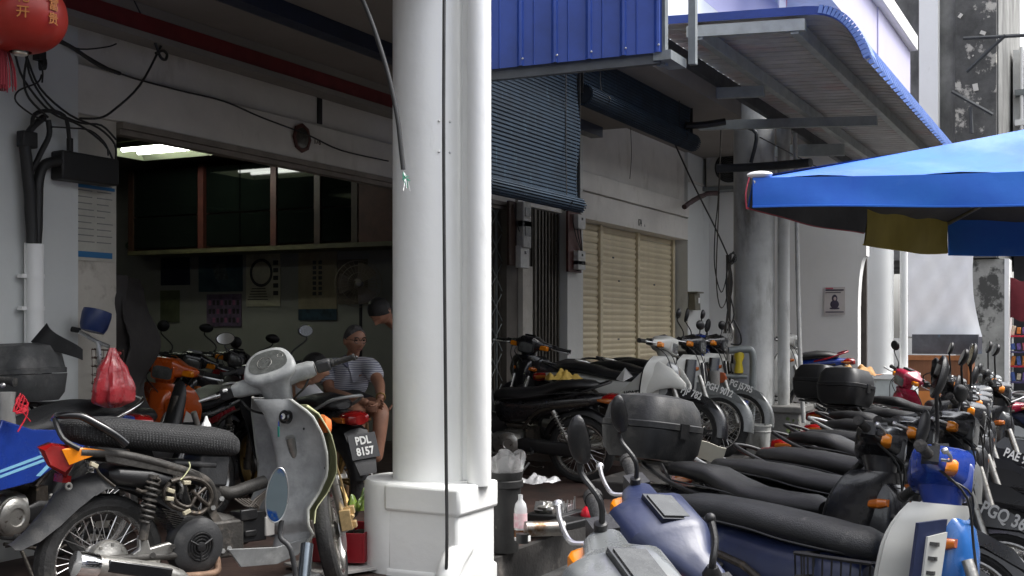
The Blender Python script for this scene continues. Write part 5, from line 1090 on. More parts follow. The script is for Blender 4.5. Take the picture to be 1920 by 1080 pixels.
hbld(MB().cyl((0, .33, 0), (-.0, .36, 0), .016, .012).cyl((0, .36, 0), (-.01, .43, 0), .012, .009), 'bare_bar', ALUL, cwo)
hbld(MB().lathe((0, -.33, 0), (0, -1, 0), [(.024, 0), (.024, .012), (.018, .014), (.017, .12), (.021, .125), (.020, .135), (0, .137)], 20), 'rubber_grip', RUBBER, cwo)
hbld(MB().tube([(.05, .26, -.01), (.07, .30, -.01), (.06, .42, -.01)], .006).tube([(.05, -.26, -.01), (.075, -.30, -.02), (.07, -.46, -.02)], .007).ball((.07, -.465, -.02), .012, 10, 8), 'brake_levers', BLACKP, cwo)
hbld(MB().tube([(.02, -.2, -.03), (-.02, -.15, -.09), (.03, -.08, -.14), (.04, -.02, -.2)], .006).tube([(.02, .22, -.04), (-.0, .18, -.13), (.04, .1, -.2), (.05, .02, -.26)], .007), 'brake_hoses', CABLE, cwo)
# white little bag hanging from the bar
wp_ = HO + hx * Q(387, 780, .1).x + hy * .1 + Vector((0, 0, Q(387, 780, .1).z))
def bagm(c, w_, h_, sd_):
    random.seed(sd_); ph = [random.uniform(0, 6) for _ in range(6)]
    def fn(u, v):
        a = 2 * PI * u; r = w_ * interp([(0, .15), (.12, .3), (.35, .72), (.7, 1.0), (.9, .95), (1, .35)], v)[0]; r *= 1 + .12 * math.sin(5 * a + ph[0] + 3 * v) + .08 * math.sin(9 * a + ph[1]) + .05 * math.sin(17 * a + ph[2] + 9 * v)
        return c + Vector((r * math.cos(a), r * .6 * math.sin(a), -h_ * v))
    return MB().sheet(fn, 48, 26)
b_ = bagm(wp_, .035, .13, 4); tag(b_.build('plastic_bag', mat('white_plastic_film', (.75, .75, .74), .3, trans=.15, bump=.6, bs=25)), 'small white plastic bag hanging from the bare handlebar of the grey motorcycle', 'plastic bag')
# spare mirror standing against it and the steel tube beside
mt = thing('loose_mirror', 'oval mirror on a bent grey stalk standing in front of the grey leg shield', 'mirror', at_t(556, 1085, 5.0))
mo = mt.location; 
hd_ = at_t(520, 928, 5.0) - mo; tl_ = Matrix.Rotation(R(-60), 3, 'Z')
def headm(k, y0):
    b = MB(); n = 40; P = []
    for i in range(n):
        a = 2 * PI * i / n; c_, s_ = math.cos(a), math.sin(a); P.append((0, .047 * c_ * (1 - .12 * s_) * k, .118 * s_ * k))
    return P
b = MB(); rr = [[(x + .0, y, z) for x, y, z in headm(1.0, 0)], [(.035, y * .92, z * .95) for x, y, z in headm(1, 0)], [(.062, y * .6, z * .7) for x, y, z in headm(1, 0)], [(.07, y * .2, z * .3) for x, y, z in headm(1, 0)]]
RM = Matrix.Translation(hd_) @ Matrix.Rotation(R(32), 4, 'Z') @ Matrix.Rotation(R(6), 4, 'X')
b.loft(rr).xf(RM).build('mirror_shell', GREYP, mt)
MB().add([(-.003, y * .93, z * .94) for x, y, z in headm(1, 0)], [tuple(range(40))]).xf(RM).build('mirror_glass', mat('blue_patched_mirror', (.30, .38, .42), .06, 1.0, spots=((.02, .12, .50), 4.5, .50, .04)), mt)  # mirror colour carries hard-edged blue patches
MB().tube([tuple(p) for p in [RM @ Vector((0, y, z)) for x, y, z in headm(.97, 0)]] + [tuple(RM @ Vector(headm(.97, 0)[0]))], .003, 6, sm=False).build('mirror_rim', ALUL, mt)
MB().tube([hd_ + Vector((.03, 0, -.11)), hd_ + Vector((.02, 0, -.18)), at_t(545, 1030, 5.0) - mo, at_t(556, 1095, 5.0) - mo, at_t(560, 1140, 5.0) - mo], .011, 10).build('stalk', GREYP, mt)
MB().cyl(at_t(566, 1120, 5.05) - mo, at_t(576, 1020, 5.15) - mo, .027, n=24).build('steel_tube', mat('blue_steel_tube', (.20, .23, .26), .25, .9, var=.3, vs=10), mt)
MB().box(at_t(560, 1100, 5.1) - mo, (.16, .12, .10)).build('base_block', GREYP, mt, bev=.01)
# ------------------------------------------------------------------ inside the workshop
SX = 11.49
cabx = 11.0
def cy(px, z=None): return at_x(px, 400, cabx).y
ct = thing('glass_cabinet', 'long dark wooden wall cabinet with glass doors high on the workshop wall', 'cabinet', (cabx, 7.0, 2.52))
yL = at_x(248, 400, cabx).y; yR = 6.0
co = Vector((cabx, 7.0, 2.52))
MB().mm((0.05, yR - 7, 0), (.48, yL - 7, 1.0)).build('carcass', WOOD, ct)
MB().mm((-.05, yR - 7, -.05), (.48, yL - 7 + .03, 0)).build('bottom_rail', mat('olive_wood', (.11, .10, .05), .5, var=.4, vs=5), ct)
GLS = mat('dark_cabinet_glass', (.006, .009, .007), .04, var=.3, vs=3, rvar=0)
divs = [252, 372, 385, 513, 597, 664]
for a, b_ in ((252, 370), (388, 450), (452, 511), (519, 594), (600, 664)):
    y0 = at_x(b_, 400, cabx).y; y1 = at_x(a, 400, cabx).y
    MB().mm((-.01, y0 - 7, .42), (.045, y1 - 7, .99)).build('glass_pane', GLS, ct); MB().mm((-.01, y0 - 7, .03), (.045, y1 - 7, .40)).build('glass_pane', GLS, ct)
for px in (248, 379, 515, 597, 667): y = at_x(px, 400, cabx).y; MB().mm((-.03, y - 7 - .04, 0), (.046, y - 7 + .04, 1.0)).build('upright', WOODR if px in (379, 515) else WOOD, ct)
MB().mm((-.025, yR - 7, 0), (.046, at_x(668, 400, cabx).y - 7 - .05, 1.0)).build('red_end_panel', WOODR, ct)
random.seed(11)
for k in range(16):
    y = random.uniform(7.6, 10.8); MB().ball((.12, y - 7, .08 + .42 * random.randint(0, 1)), (.06, random.uniform(.08, .16), random.uniform(.05, .10)), 10, 7).jitter(.02, 9).build('packed_part', random.choice([mat('green_plastic_wrap', (.05, .09, .05), .3, var=.5, vs=20), BLACKP, mat('grey_green_wrap', (.12, .14, .11), .3, var=.5, vs=20)]), ct)
def poster(lab, px0, py0, px1, py1, col, x=SX, deco=None, cat='poster', grp='posters on the workshop wall', frame=None):
    a = at_x(px0, py0, x); b_ = at_x(px1, py1, x); t = thing('poster', lab, cat, (x, b_.y, b_.z), 0, grp); W = a.y - b_.y; H = a.z - b_.z
    MB().mm((-.006, 0, 0), (0, W, H)).build('sheet', col, t)
    if deco: deco(t, W, H)
    return t
pn = mat('poster_navy', (.014, .016, .035), .4, var=.3, vs=4); pb = mat('poster_blue_dark', (.012, .03, .045), .4, col2=(.05, .09, .11), vs=5); pp = mat('poster_purple', (.14, .10, .16), .5, var=.5, vs=14); pc = mat('poster_cream', (.45, .42, .32), .6, var=.3, vs=5); ptn = mat('poster_tan', (.32, .27, .18), .6, var=.3, vs=4)
INK = mat('poster_ink', (.03, .028, .03), .5)
def d_grid(t, W, H):
    for j in range(3):
        for i in range(8):
            if j or i < 7: MB().mm((-.009, W * (.06 + .115 * i), H * (.12 + .27 * j)), (-.006, W * (.06 + .115 * i) + W * .07, H * (.12 + .27 * j) + H * .15)).build('picture', INK if (i + j) % 3 else mat('poster_pink', (.25, .08, .16), .5), t)
def d_circ(t, W, H):
    MB().torus((-.009, W * .55, H * .62), (1, 0, 0), W * .30, W * .035, 36, 6, flat=.1).build('ring_mark', INK, t)
    for j in range(5): MB().mm((-.009, W * (.35 + .02 * j), H * (.12 + .05 * j)), (-.006, W * (.95 - .03 * j), H * (.135 + .05 * j))).build('print_line', INK, t)
    for j in range(5): MB().mm((-.009, W * .06, H * (.2 + .14 * j)), (-.006, W * .2, H * (.28 + .14 * j))).build('print_block', INK, t)
def d_col(t, W, H):
    for i in range(2):
        for j in range(7): MB().mm((-.009, W * (.38 + .15 * i), H * (.36 + .075 * j)), (-.006, W * (.38 + .15 * i) + W * .09, H * (.36 + .075 * j) + H * .05)).jitter(.004, 40).build('print_block', INK, t)
    MB().mm((-.008, 0, 0), (-.006, W, H * .16)).build('blue_scene', mat('poster_bottom_blue', (.03, .07, .10), .5, col2=(.01, .02, .03), vs=9), t)
def d_blob(t, W, H): MB().sheet(lambda u, v: (-.0085, W * (.3 * u + .3 + .1 * v), H * (.3 + .4 * v)), 6, 6).build('picture', mat('poster_figure', (.11, .13, .14), .5, var=.8, vs=20), t)
poster('small dark navy poster under the left end of the glass cabinet', 302, 484, 356, 534, pn)
poster('wide dark blue poster with a pale figure in the middle of the wall', 373, 474, 455, 546, pb, deco=d_blob)
poster('purple sheet of small pictures below the wide blue poster', 388, 552, 453, 612, pp, deco=d_grid)
poster('cream poster with a dark round emblem and lines of print', 462, 474, 526, 574, pc, deco=d_circ)
poster('tall tan poster with two columns of dark characters and blue foot', 560, 472, 632, 600, ptn, deco=d_col)
poster('small dull green notice beside the hanging dark cover', 301, 545, 337, 604, mat('poster_green', (.10, .11, .06), .6, var=.3, vs=6))
poster('pale blank sheet behind the standing fan', 634, 487, 690, 570, mat('poster_brownish', (.15, .12, .09), .6, var=.25, vs=5))
# wall fan
fcn = at_x(672, 532, 11.1); fn_ = thing('fan', 'large old fan with a round wire cage against the workshop wall', 'fan', fcn)
fd = Vector((-.8, -.6, 0)).normalized()
cg = MB()
for rr, off in ((.26, 0), (.26, .02), (.20, .05), (.12, .065), (.06, .07)): cg.torus(fd * off, fd, rr, .004, 36, 5)
a_, b2_ = frame_of(fd)
for k in range(28): an = 2 * PI * k / 28; dd = a_ * math.cos(an) + b2_ * math.sin(an); cg.tube([fd * .07 + dd * .05, fd * .055 + dd * .17, dd * .26], .0022, 4, k=2)
cg.build('wire_cage', mat('dusty_cage', (.22, .19, .15), .5, .4), fn_)
for k in range(3):
    an = 2 * PI * k / 3
    def bl(u, v, an=an): aa = an + (u - .5) * 1.3 * (1 - .2 * v); r_ = .04 + .19 * v; return fd * (.01 + .03 * (u - .5)) + (a_ * math.cos(aa) + b2_ * math.sin(aa)) * r_
    MB().sheet(bl, 8, 6, .003).build('blade', mat('tan_blade', (.20, .16, .11), .4, var=.2, vs=8), fn_)
MB().lathe(-fd * .12, fd, [(.02, 0), (.06, .02), (.065, .1), (.03, .16), (.03, .2), (0, .205)], 20).build('motor', mat('dusty_motor', (.28, .26, .22), .5), fn_)
MB().cyl(-fd * .06 + Vector((.05, 0, 0)), -fd * .06 + Vector((.05, 0, -.02 - fcn.z + FL)), .018, n=12).lathe(-fd * .06 + Vector((.05, 0, FL - fcn.z)), (0, 0, 1), [(.22, 0), (.22, .03), (.04, .06)], 24).build('stand', BLACKP, fn_)
# trestle workbench clutter silhouettes deep in the workshop
sh_ = thing('steel_shelf', 'dark steel shelf crowded with parts against the back of the workshop', 'shelf', (6.2, 12.6, FL))
for z in (.0, .5, 1.0, 1.5): MB().mm((0, 0, z), (4.8, .5, z + .03)).build('shelf_board', STEELD, sh_)
for x in (0, 1.6, 3.2, 4.77): MB().mm((x, 0, 0), (x + .03, .03, 1.9)).build('post', STEELD, sh_)
random.seed(5)
for k in range(26): MB().box((random.uniform(.2, 4.5), .2, random.choice([.03, .53, 1.03]) + .13), (random.uniform(.12, .3), .25, .26)).jitter(.02, 6).build('stored_part', random.choice([BLACKP, GREASE, GREYP, WOODR]), sh_, bev=.01)
# dark draped cover beside the pillar
def drape(u, v):
    a = PI * (u * 1.2 - .1); p = at_t(lerp(196, 296, u), lerp(520, 780, v), 7.6); 
    w_ = interp([(0, .12), (.08, .45), (.2, .72), (.45, .95), (.7, .8), (1, 1.0)], v)[0]; c_ = at_t(246, lerp(520, 780, v), 7.6)
    p = c_.lerp(p, w_); p.x -= .22 * math.sin(PI * u) + .05 * math.sin(u * 17 + v * 5) + .05 * math.sin(v * 9); p.y -= .12 * math.sin(PI * u); return p
dcv = mat('dark_raincoat', (.022, .018, .017), .6, var=.4, vs=5, bump=.4, bs=12)
tag(MB().sheet(drape, 44, 30, .004).jitter(.03, 4).build('hanging_raincoats', dcv), 'bundle of dark raincoats hanging just inside the doorway', 'raincoats')
# bicycle with basket and blue pail
bi = thing('bicycle', 'old bicycle with wire basket leaning by the stained pillar, blue pail on it', 'bicycle', at_t(188, 860, 6.95))
bo_ = bi.location; bo_.z = FL
P7 = lambda x, y: at_t(x, y, 6.9) - Vector((bo_.x, bo_.y, FL))
bk = MB()
for z in range(7): 
    y = 655 + z * 16; bk.tube([P7(172, y), P7(232, y + 4), P7(232, y + 4) + Vector((.2, .2, 0)), P7(172, y) + Vector((.2, .2, 0)), P7(172, y)], .003, 5, sm=False)
for k in range(9): bk.tube([P7(172 + 7.5 * k, 655), P7(175 + 7 * k, 752)], .0025, 4)
bk.build('wire_basket', mat('rusty_wire', (.10, .05, .04), .6, .5, var=.4, vs=20), bi)
MB().tube([P7(148, 622), P7(160, 628), P7(180, 640), P7(205, 650)], .012, 8).tube([P7(184, 640), P7(188, 700), P7(190, 800), P7(186, 850)], .014, 8).build('handlebar', ALUL, bi)
MB().cyl(P7(150, 620), P7(134, 617), .016, n=10).build('grip', RUBBER, bi)
bwh = MB().torus(P7(200, 905), (.55, .83, 0), .28, .02, 44, 8).build('wheel', RUBBER, bi)
MB().tube([P7(190, 800), P7(230, 840), P7(255, 900)], .014, 8).tube([P7(188, 700), P7(250, 720)], .014, 8).build('frame', WOODR, bi)
for k in range(14): MB().ball(P7(random.uniform(176, 228), random.uniform(660, 745)) + Vector((-.02, -.02, 0)), .012, 8, 6).build('red_bead', mat('bead_red', (.35, .03, .03), .3), bi)
tag(MB().lathe(at_t(173, 622, 6.85), (0.25, -.1, 1), [(.0, 0), (.065, 0), (.078, .03), (.084, .10), (.08, .125), (.06, .13), (.0, .13)], 28).build('blue_pail', mat('dark_blue_plastic', (.012, .03, .12), .4, var=.3, vs=8)), 'rounded dark blue pail hanging on the bicycle handlebar', 'pail')
# lettering band on the orange motorcycle
orb = [o for o in bpy.data.objects if o.get('label', '').startswith('orange and red')][0]
MB().body([(-.05, .12, .47, .02, .03), (.05, .15, .50, .03, .11), (.25, .17, .58, .03, .13), (.40, .14, .68, .03, .10), (.48, .10, .76, .02, .05)], n=16, e=2.4).build('side_fairing', P_ORANGE, orb)
bnd = MB().prism([(.43, .196, .655), (.40, .196, .73), (-.02, .196, .56), (.0, .196, .48)], (0, .004, 0)).build('white_band', P_WHITE, orb)
text('REPS', .095, LETTERK, bnd, basis((.19, .2015, .605), (-1, 0, -.40), (0, 0, 1)), name='band_lettering', bold=.003, sx=.95)
# ------------------------------------------------------------------ left wall: cables, box, notice, pipe, lantern
y0 = WY - .12
jb = thing('junction_box', 'black cable junction box on the pillar with thick taped cables', 'junction box', at_y(165, 317, y0))
jo = at_y(165, 317, y0)
Y = lambda x, y, d=0.0: at_y(x, y, y0 + d) - jo
MB().box((0, .02, 0), (Y(218, 0).x - Y(112, 0).x, .10, .165)).jitter(.008, 8).build('box', CABLE, jb, bev=.012)
for pts, r_ in (([(60, 455), (58, 400), (55, 350), (48, 290), (45, 262)], .032), ([(68, 455), (70, 400), (72, 340), (85, 308), (115, 303)], .030), ([(45, 262), (60, 240), (82, 220)], .02), ([(55, 330), (75, 290), (92, 255), (90, 225)], .016), ([(60, 245), (65, 215), (95, 208), (125, 225), (131, 285)], .012)):
    MB().tube([Y(x, y) for x, y in pts], r_, 10).jitter(.004, 9).build('taped_cable', CABLE, jb)
MB().box(Y(51, 262), (.10, .06, .09)).build('clamp', CABLE, jb, bev=.008); MB().box(Y(131, 275), (.03, .03, .10)).build('clamp', CABLE, jb, bev=.006)
wires = [[(28, 100), (45, 150), (95, 210), (150, 235), (195, 270), (212, 300)], [(48, 100), (60, 150), (100, 205), (150, 230), (190, 235), (218, 262)], [(50, 105), (75, 165), (130, 215), (185, 240), (215, 270), (217, 300)], [(52, 100), (45, 150), (55, 185), (90, 220)], [(78, 140), (70, 155), (35, 170), (30, 190), (60, 215), (88, 228)], [(98, 238), (130, 240), (170, 245), (198, 270), (203, 292)], [(75, 120), (80, 135), (79, 155)]]
for k, pts in enumerate(wires): MB().tube([Y(x, y, -.01 * k) for x, y in pts], .0065 if k < 4 else .005, 6).build('wire', CABLE, jb)
MB().body([(Y(76, 118).x, 0, Y(76, 118).z, .02, .045)] * 1 + [(Y(76, 118).x + .03, 0, Y(76, 118).z, .02, .035)], n=10).box(Y(74, 105), (.05, .05, .05)).build('insulator', CABLE, jb)
def cable(name, lab, pts, r_, m=CABLE, y=WY - .09): return tag(MB().tube([at_y(a, b_, y) for a, b_ in pts], r_, 6).build(name, m), lab, 'cable')
cable('thin_wall_cable', 'thin cable running along the ledge above the workshop opening', [(108, 78), (150, 98), (225, 138), (330, 168), (420, 190), (490, 220), (575, 252), (640, 282), (728, 302)], .006)
cable('bundled_cables', 'bundle of thin cables slanting behind the red lantern', [(100, 70), (140, 92), (185, 122), (225, 138)], .012)
cable('short_cable', 'short thin cable curving above the bundled cables', [(105, 78), (150, 92), (200, 88), (218, 82)], .005)
cable('hanging_cable', 'slack cable from the ceiling down to the junction box wires', [(336, -20), (322, 40), (300, 90), (262, 160), (215, 205), (187, 221), (150, 222)], .007, y=WY - .3)
cable('coiled_cable', 'dark cable with a small coil below the red beam', [(243, -15), (262, 25), (285, 65), (296, 95), (302, 108), (310, 112), (313, 102), (305, 95), (292, 100)], .009, y=WY - .32)
tag(MB().mm(at_y(596, 232, WY - .002) - Vector((.012, .012, 0)), at_y(602, 180, WY - .002)).build('wedge_bracket', CABLE), 'small dark vertical bracket under the red beam near the white column', 'bracket')
cw_ = thing('hanging_power_cable', 'black cable hanging in front of the white column, ending in frayed green and white ties', 'cable', at_t(756, 322, 5.95)); co_ = at_t(756, 322, 5.95)
MB().tube([at_t(x, y, 5.95) - co_ for x, y in ((672, -20), (700, 50), (728, 140), (745, 220), (753, 290), (756, 318))], .012, 10).build('sheath', MATS['sleeved_cable'], cw_)
random.seed(2)
for k in range(12): MB().tube([(0, 0, 0), (random.uniform(-.02, .02), -.01, -.03), (random.uniform(-.045, .045), -.015, random.uniform(-.10, .01))], .0022, 4).build('frayed_tie', mat('green_tie', (.04, .25, .16), .5) if k % 3 else WHITE, cw_)
nt_ = thing('notice_sheet', 'pale printed notice with blue bar pasted on the stained pillar', 'notice', at_y(137, 487, WY - .004)); no_ = at_y(137, 487, WY - .004); na = at_y(216, 345, WY - .004)
W, H = na.x - no_.x, na.z - no_.z
MB().mm((0, -.004, 0), (W, 0, H)).build('paper', mat('yellowed_paper', (.50, .49, .43), .7, var=.2, vs=4), nt_)
MB().mm((.03, -.007, .02), (W - .03, -.004, .055)).build('blue_bar', mat('notice_blue', (.02, .14, .32), .5), nt_); MB().mm((.03, -.007, H - .05), (W - .01, -.004, H - .03)).build('blue_bar', MATS['notice_blue'], nt_)
for k in range(13): MB().mm((.035, -.006, .11 + k * .038), (random.uniform(.12, W * .5), -.004, .116 + k * .038)).mm((W * .55, -.006, .11 + k * .038), (W * .55 + random.uniform(.05, W * .38), -.004, .116 + k * .038)).build('print_line', mat('grey_ink', (.2, .2, .2), .6), nt_)
wpp = thing('wall_pipe', 'white plastic conduit pipe running down the left wall', 'pipe', at_y(66, 750, WY - .12)); po = at_y(66, 750, WY - .12)
pt_ = at_y(66, 458, WY - .12)
MB().lathe((0, 0, -.5), (0, 0, 1), [(.046, 0), (.046, pt_.z - po.z + .5), (.040, pt_.z - po.z + .5), (.040, pt_.z - po.z + .3)], 24).build('pipe', WHITE, wpp)
for py in (518, 578): q_ = at_y(66, py, WY - .12) - po; MB().lathe(q_, (0, 0, 1), [(.05, -.012), (.05, .012)], 20).box(q_ + Vector((-.05, .03, 0)), (.06, .04, .02)).build('pipe_clip', WHITE, wpp)
MB().tube([at_y(48, 455, WY - .08) - po, at_y(48, 640, WY - .08) - po, at_y(48, 740, WY - .08) - po], .008, 8).build('thin_pipe', WHITE, wpp)
# bagua mirror and number on the lintel
bg_ = thing('octagonal_plaque', 'small dark octagonal mirror plaque on the lintel above the workshop opening', 'plaque', at_y(565, 259, WY - .05)); 
MB().lathe((0, 0, 0), (0, -1, 0), [(.11, 0), (.11, .012), (.085, .016), (.08, .010), (0, .010)], 8).build('frame', WOODR, bg_, ang=10)
MB().lathe((0, -.011, 0), (0, -1, 0), [(.078, 0), (.05, .003), (0, .005)], 24).build('round_glass', mat('dull_plaque_glass', (.16, .15, .13), .2, .5, var=.4, vs=40), bg_)
text('176', .06, mat('faded_brown_ink', (.10, .07, .05), .7), hb, Matrix.Translation((0, -WY, 0)) @ basis(at_y(595, 266, WY - .043), (1, 0, 0), (0, 0, 1)), name='house_number', bold=.001)
# lantern
ln = thing('red_lantern', 'round red paper lantern with gold characters and tassel in the top left corner', 'lantern', at_t(38, 30, 4.7)); lo = at_t(38, 30, 4.7)
LR = mat('lantern_red', (.36, .018, .008), .45, var=.25, vs=4, trans=.0, emit=None); GLD = mat('lantern_gold', (.40, .13, .02), .5, .2)
b = MB(); n = 48; m_ = 26; vs = []
for j in range(m_ + 1):
    ph = PI * (.06 + .88 * j / m_)
    for i in range(n): a = 2 * PI * i / n; r = .178 * math.sin(ph) ** .85 * (1 - .012 * (i % 3 == 0)); vs.append((r * math.cos(a), r * math.sin(a), .145 * math.cos(ph)))
b.add(vs, [(j * n + i, j * n + (i + 1) % n, (j + 1) * n + (i + 1) % n, (j + 1) * n + i) for j in range(m_) for i in range(n)]).build('shade', LR, ln, ang=60)
for z in (.142, -.142): MB().lathe((0, 0, z - .012), (0, 0, 1), [(.026, 0), (.03, .004), (.03, .02), (.026, .024)], 24).build('metal_ring', mat('pale_metal_trim', (.55, .50, .42), .3, .8), ln)
ang_c = math.atan2(-lo.y, -lo.x)
for da, dz, s_, ch in ((.05, .03, .05, '花'), (.05, -.028, .05, '开'), (.72, .02, .05, '富'), (.72, -.035, .05, '贵')):
    a = ang_c + da; r = .181 * (1 - (dz / .17) ** 2) ** .5; nrm = Vector((math.cos(a), math.sin(a), 0))
    text(ch, s_, GLD, ln, basis(nrm * (r + .002) + Vector((0, 0, dz)), (-math.sin(a), math.cos(a), 0), (0, 0, 1)), name='gold_character', bold=.0006)
tx = at_t(5, 100, 4.7) - lo
tl_ = MB()
for k in range(60): a = random.uniform(0, 2 * PI); r = .045 * random.random() ** .5; tl_.tube([tx + Vector((r * .5 * math.cos(a), r * .5 * math.sin(a), .01)), tx + Vector((r * math.cos(a), r * math.sin(a), -.06)), tx + Vector((r * 1.1 * math.cos(a), r * 1.1 * math.sin(a), -.135 + random.uniform(-.01, .01)))], .003, 4, k=2)
tl_.cyl(tx + Vector((0, 0, .04)), tx + Vector((0, 0, -.02)), .014, n=10); o_ = tl_.build('tassel', mat('tassel_red', (.22, .01, .02), .7), ln); o_['kind'] = 'stuff'
MB().cyl((0, 0, .14), (0, 0, .95), .003, n=6).build('string', CABLE, ln)
# ------------------------------------------------------------------ things on the blue and dark motorcycles
b_ = bagm(at_t(211, 652, 6.0) , .115, .30, 9)
tag(b_.build('red_plastic_bag', mat('red_plastic_film', (.42, .03, .04), .28, trans=.12, var=.4, vs=9, bump=1.0, bs=16)), 'knotted red plastic bag standing on the seat of the blue motorcycle', 'plastic bag')
db = thing('drink_bag', 'clear plastic bag of amber drink tied with red string at the left edge', 'plastic bag', at_t(12, 775, 5.6)); 
MB().sheet(lambda u, v: (.055 * interp([(0, .9), (.25, .7), (.6, .9), (1, .5)], v)[0] * math.cos(2 * PI * u), .03 * math.sin(2 * PI * u), .10 - .25 * v), 24, 10).build('clear_bag', mat('clear_film', (.5, .5, .48), .15, trans=.55, bump=.5, bs=30), db)
MB().sheet(lambda u, v: (.047 * (1 - .4 * v) * math.cos(2 * PI * u), .026 * math.sin(2 * PI * u), -.03 - .115 * v), 20, 6).build('amber_drink', mat('amber_liquid', (.45, .22, .02), .1), db)
rs = at_t(37, 750, 5.5) - at_t(12, 775, 5.6)
for k in range(9): MB().tube([rs + Vector((0, 0, .02 * (k % 2))), rs + Vector((random.uniform(-.05, .05), -.01, random.uniform(-.02, .03))), rs + Vector((random.uniform(-.06, .06), -.012, -.05)), rs + Vector((random.uniform(-.04, .06), -.01, -.14 * random.random() - .02))], .0035, 5).build('red_string', mat('string_red', (.6, .02, .04), .6), db)
pn_ = at_t(118, 640, 6.3)
tag(MB().sheet(lambda u, v: at_t(lerp(88, 148, u) - 30 * v * (1 - u), lerp(605, 640, v) + 50 * u * (1 - .3 * v) , 6.3) + Vector((0, .03 * math.sin(u * 5), 0)), 12, 10, .01).build('black_cloth', BLACKP), 'black cloth hanging from a hook beside the dusty top box', 'cloth')
# ------------------------------------------------------------------ middle walkway
ac = thing('air_conditioner', 'outdoor air conditioner unit with dark round fan high in the corner', 'air conditioner', (17.3, 4.95, 3.7))
MB().mm((-.02, -.42, 0), (.3, .45, .55)).build('casing', mat('ac_casing', (.50, .49, .45), .5, var=.2, vs=6), ac, bev=.02)
MB().lathe((-.022, .08, .27), (-1, 0, 0), [(.23, 0), (.23, .012), (.2, .014), (.2, .004), (0, .004)], 30).build('fan_opening', BLACKG, ac)
for k in range(7): MB().torus((-.04, .08, .27), (1, 0, 0), .03 + .028 * k, .003, 26, 4).build('fan_guard', STEELD, ac)
MB().mm((-.02, -.46, -.06), (.31, .5, -.005)).build('bracket', STEELG, ac)
tag(MB().tube([at_x(1385, 235, 12.0), at_x(1418, 250, 12.0), at_x(1408, 305, 12.0)], .02, 8).build('dark_strut', STEELD), 'dark steel strut in front of the top of the stained column', 'strut')
tag(MB().tube([at_t(1345, 316, 11.4), at_t(1420, 313, 11.2), at_t(1520, 305, 10.8)], .04, 10).build('dark_roof_pipe', STEELD), 'dark horizontal pipe running behind the umbrella corner', 'pipe')
cable('long_sloping_cable', 'cable sloping from the rolled blind down to the wire bunch on the stained column', [(1262, 262), (1300, 345), (1340, 425), (1366, 482)], .010, y=3.9)
cable('drop_cable', 'thin cable hanging from a hook down past the air conditioner', [(1352, 232), (1350, 300), (1346, 380), (1341, 430), (1340, 500), (1352, 548), (1362, 520), (1366, 485)], .007, y=3.9)
cable('loop_cable', 'long loose cable loop left of the stained column', [(1352, 240), (1347, 400), (1343, 520), (1350, 575), (1362, 560), (1368, 488)], .007, CABLEB, y=3.85)
cable('thin_hanging_wire', 'thin brown wire hanging against the cream wall above the shutter', [(1182, 230), (1184, 290), (1181, 335)], .004, CABLEB, y=4.6)
tag(MB().tube([at_t(1285, 236, 10.3), at_t(1320, 234, 10.3), at_t(1360, 228, 10.3)], .03, 8).build('black_strap', CABLE), 'thick black strap tied to the end of the rolled blind', 'strap')
tag(MB().tube([at_y(1283, 388, 5.0), at_y(1300, 376, 5.0), at_y(1325, 364, 5.0), at_y(1345, 362, 5.0)], .035, 8).jitter(.01, 9).build('taped_hose', mat('dark_red_tape', (.05, .02, .02), .6, var=.4, vs=14)), 'short dark taped hose sticking out of the corner below the air conditioner', 'hose')
wb_ = thing('wire_bunch', 'tangled bunch of dark wires tied to the left side of the stained column', 'wires', at_t(1368, 485, 11.6)); wo = at_t(1368, 485, 11.6)
random.seed(8)
for k in range(9):
    x0 = 1368; MB().tube([at_t(x0 + random.uniform(-6, 4), 478, 11.6) - wo, at_t(x0 + random.uniform(-8, 6), 530, 11.6) - wo, at_t(x0 + random.uniform(-6, 8), 590, 11.6) - wo, at_t(x0 + random.uniform(-12, 8), 625, 11.6) - wo], .007, 5).build('wire', CABLE if k % 2 else CABLEB, wb_)
for k in range(4): MB().torus(Vector((random.uniform(-.03, .03), -.03, random.uniform(-.05, .03))), (random.uniform(-1, 1), 1, random.uniform(-.5, .5)), .045, .006, 20, 5).build('coil', CABLE, wb_)
MB().tube([at_t(1376, 600, 11.3) - wo, at_t(1388, 625, 11.3) - wo, at_t(1388, 645, 11.3) - wo, at_t(1370, 645, 11.3) - wo], .009, 6).build('hanging_loop', CABLE, wb_)
sf = thing('small_fan', 'small grey clip fan on a bent stand beside the stained column', 'fan', at_t(1368, 620, 11.4)); 
for k in range(4): MB().torus((0, -.01 * k, 0), (.5, -.8, .1), .095 - .02 * k, .004, 24, 5).build('wire_ring', ALU, sf)
MB().tube([(0, .02, -.08), (-.05, .0, -.25), (-.07, 0, -.38)], .028, 8).build('neck', mat('greyish_plastic', (.30, .29, .27), .5, var=.3, vs=10), sf)
sp = thing('standpipe', 'black iron water pipe with elbow and orange valve beside the stained column', 'pipe', at_t(1410, 790, 11.2)); so_ = at_t(1410, 790, 11.2)
S_ = lambda x, y: at_t(x, y, 11.2) - so_
MB().tube([S_(1366, 657), S_(1395, 655), S_(1410, 660), S_(1412, 700), S_(1408, 795)], .034, 12).build('pipe', STEELG, sp)
MB().tube([S_(1360, 705), S_(1400, 706)], .022, 10).build('branch_pipe', STEELG, sp)
MB().lathe(S_(1352, 708), (1, -.3, 0), [(.0, 0), (.05, .0), (.05, .03), (0, .04)], 16).build('valve_wheel', mat('orange_paint', (.5, .12, .04), .5), sp)
MB().cyl(S_(1340, 722), S_(1340, 695), .05, n=18).build('meter', mat('greyish_plastic', (.3, .29, .27)), sp)
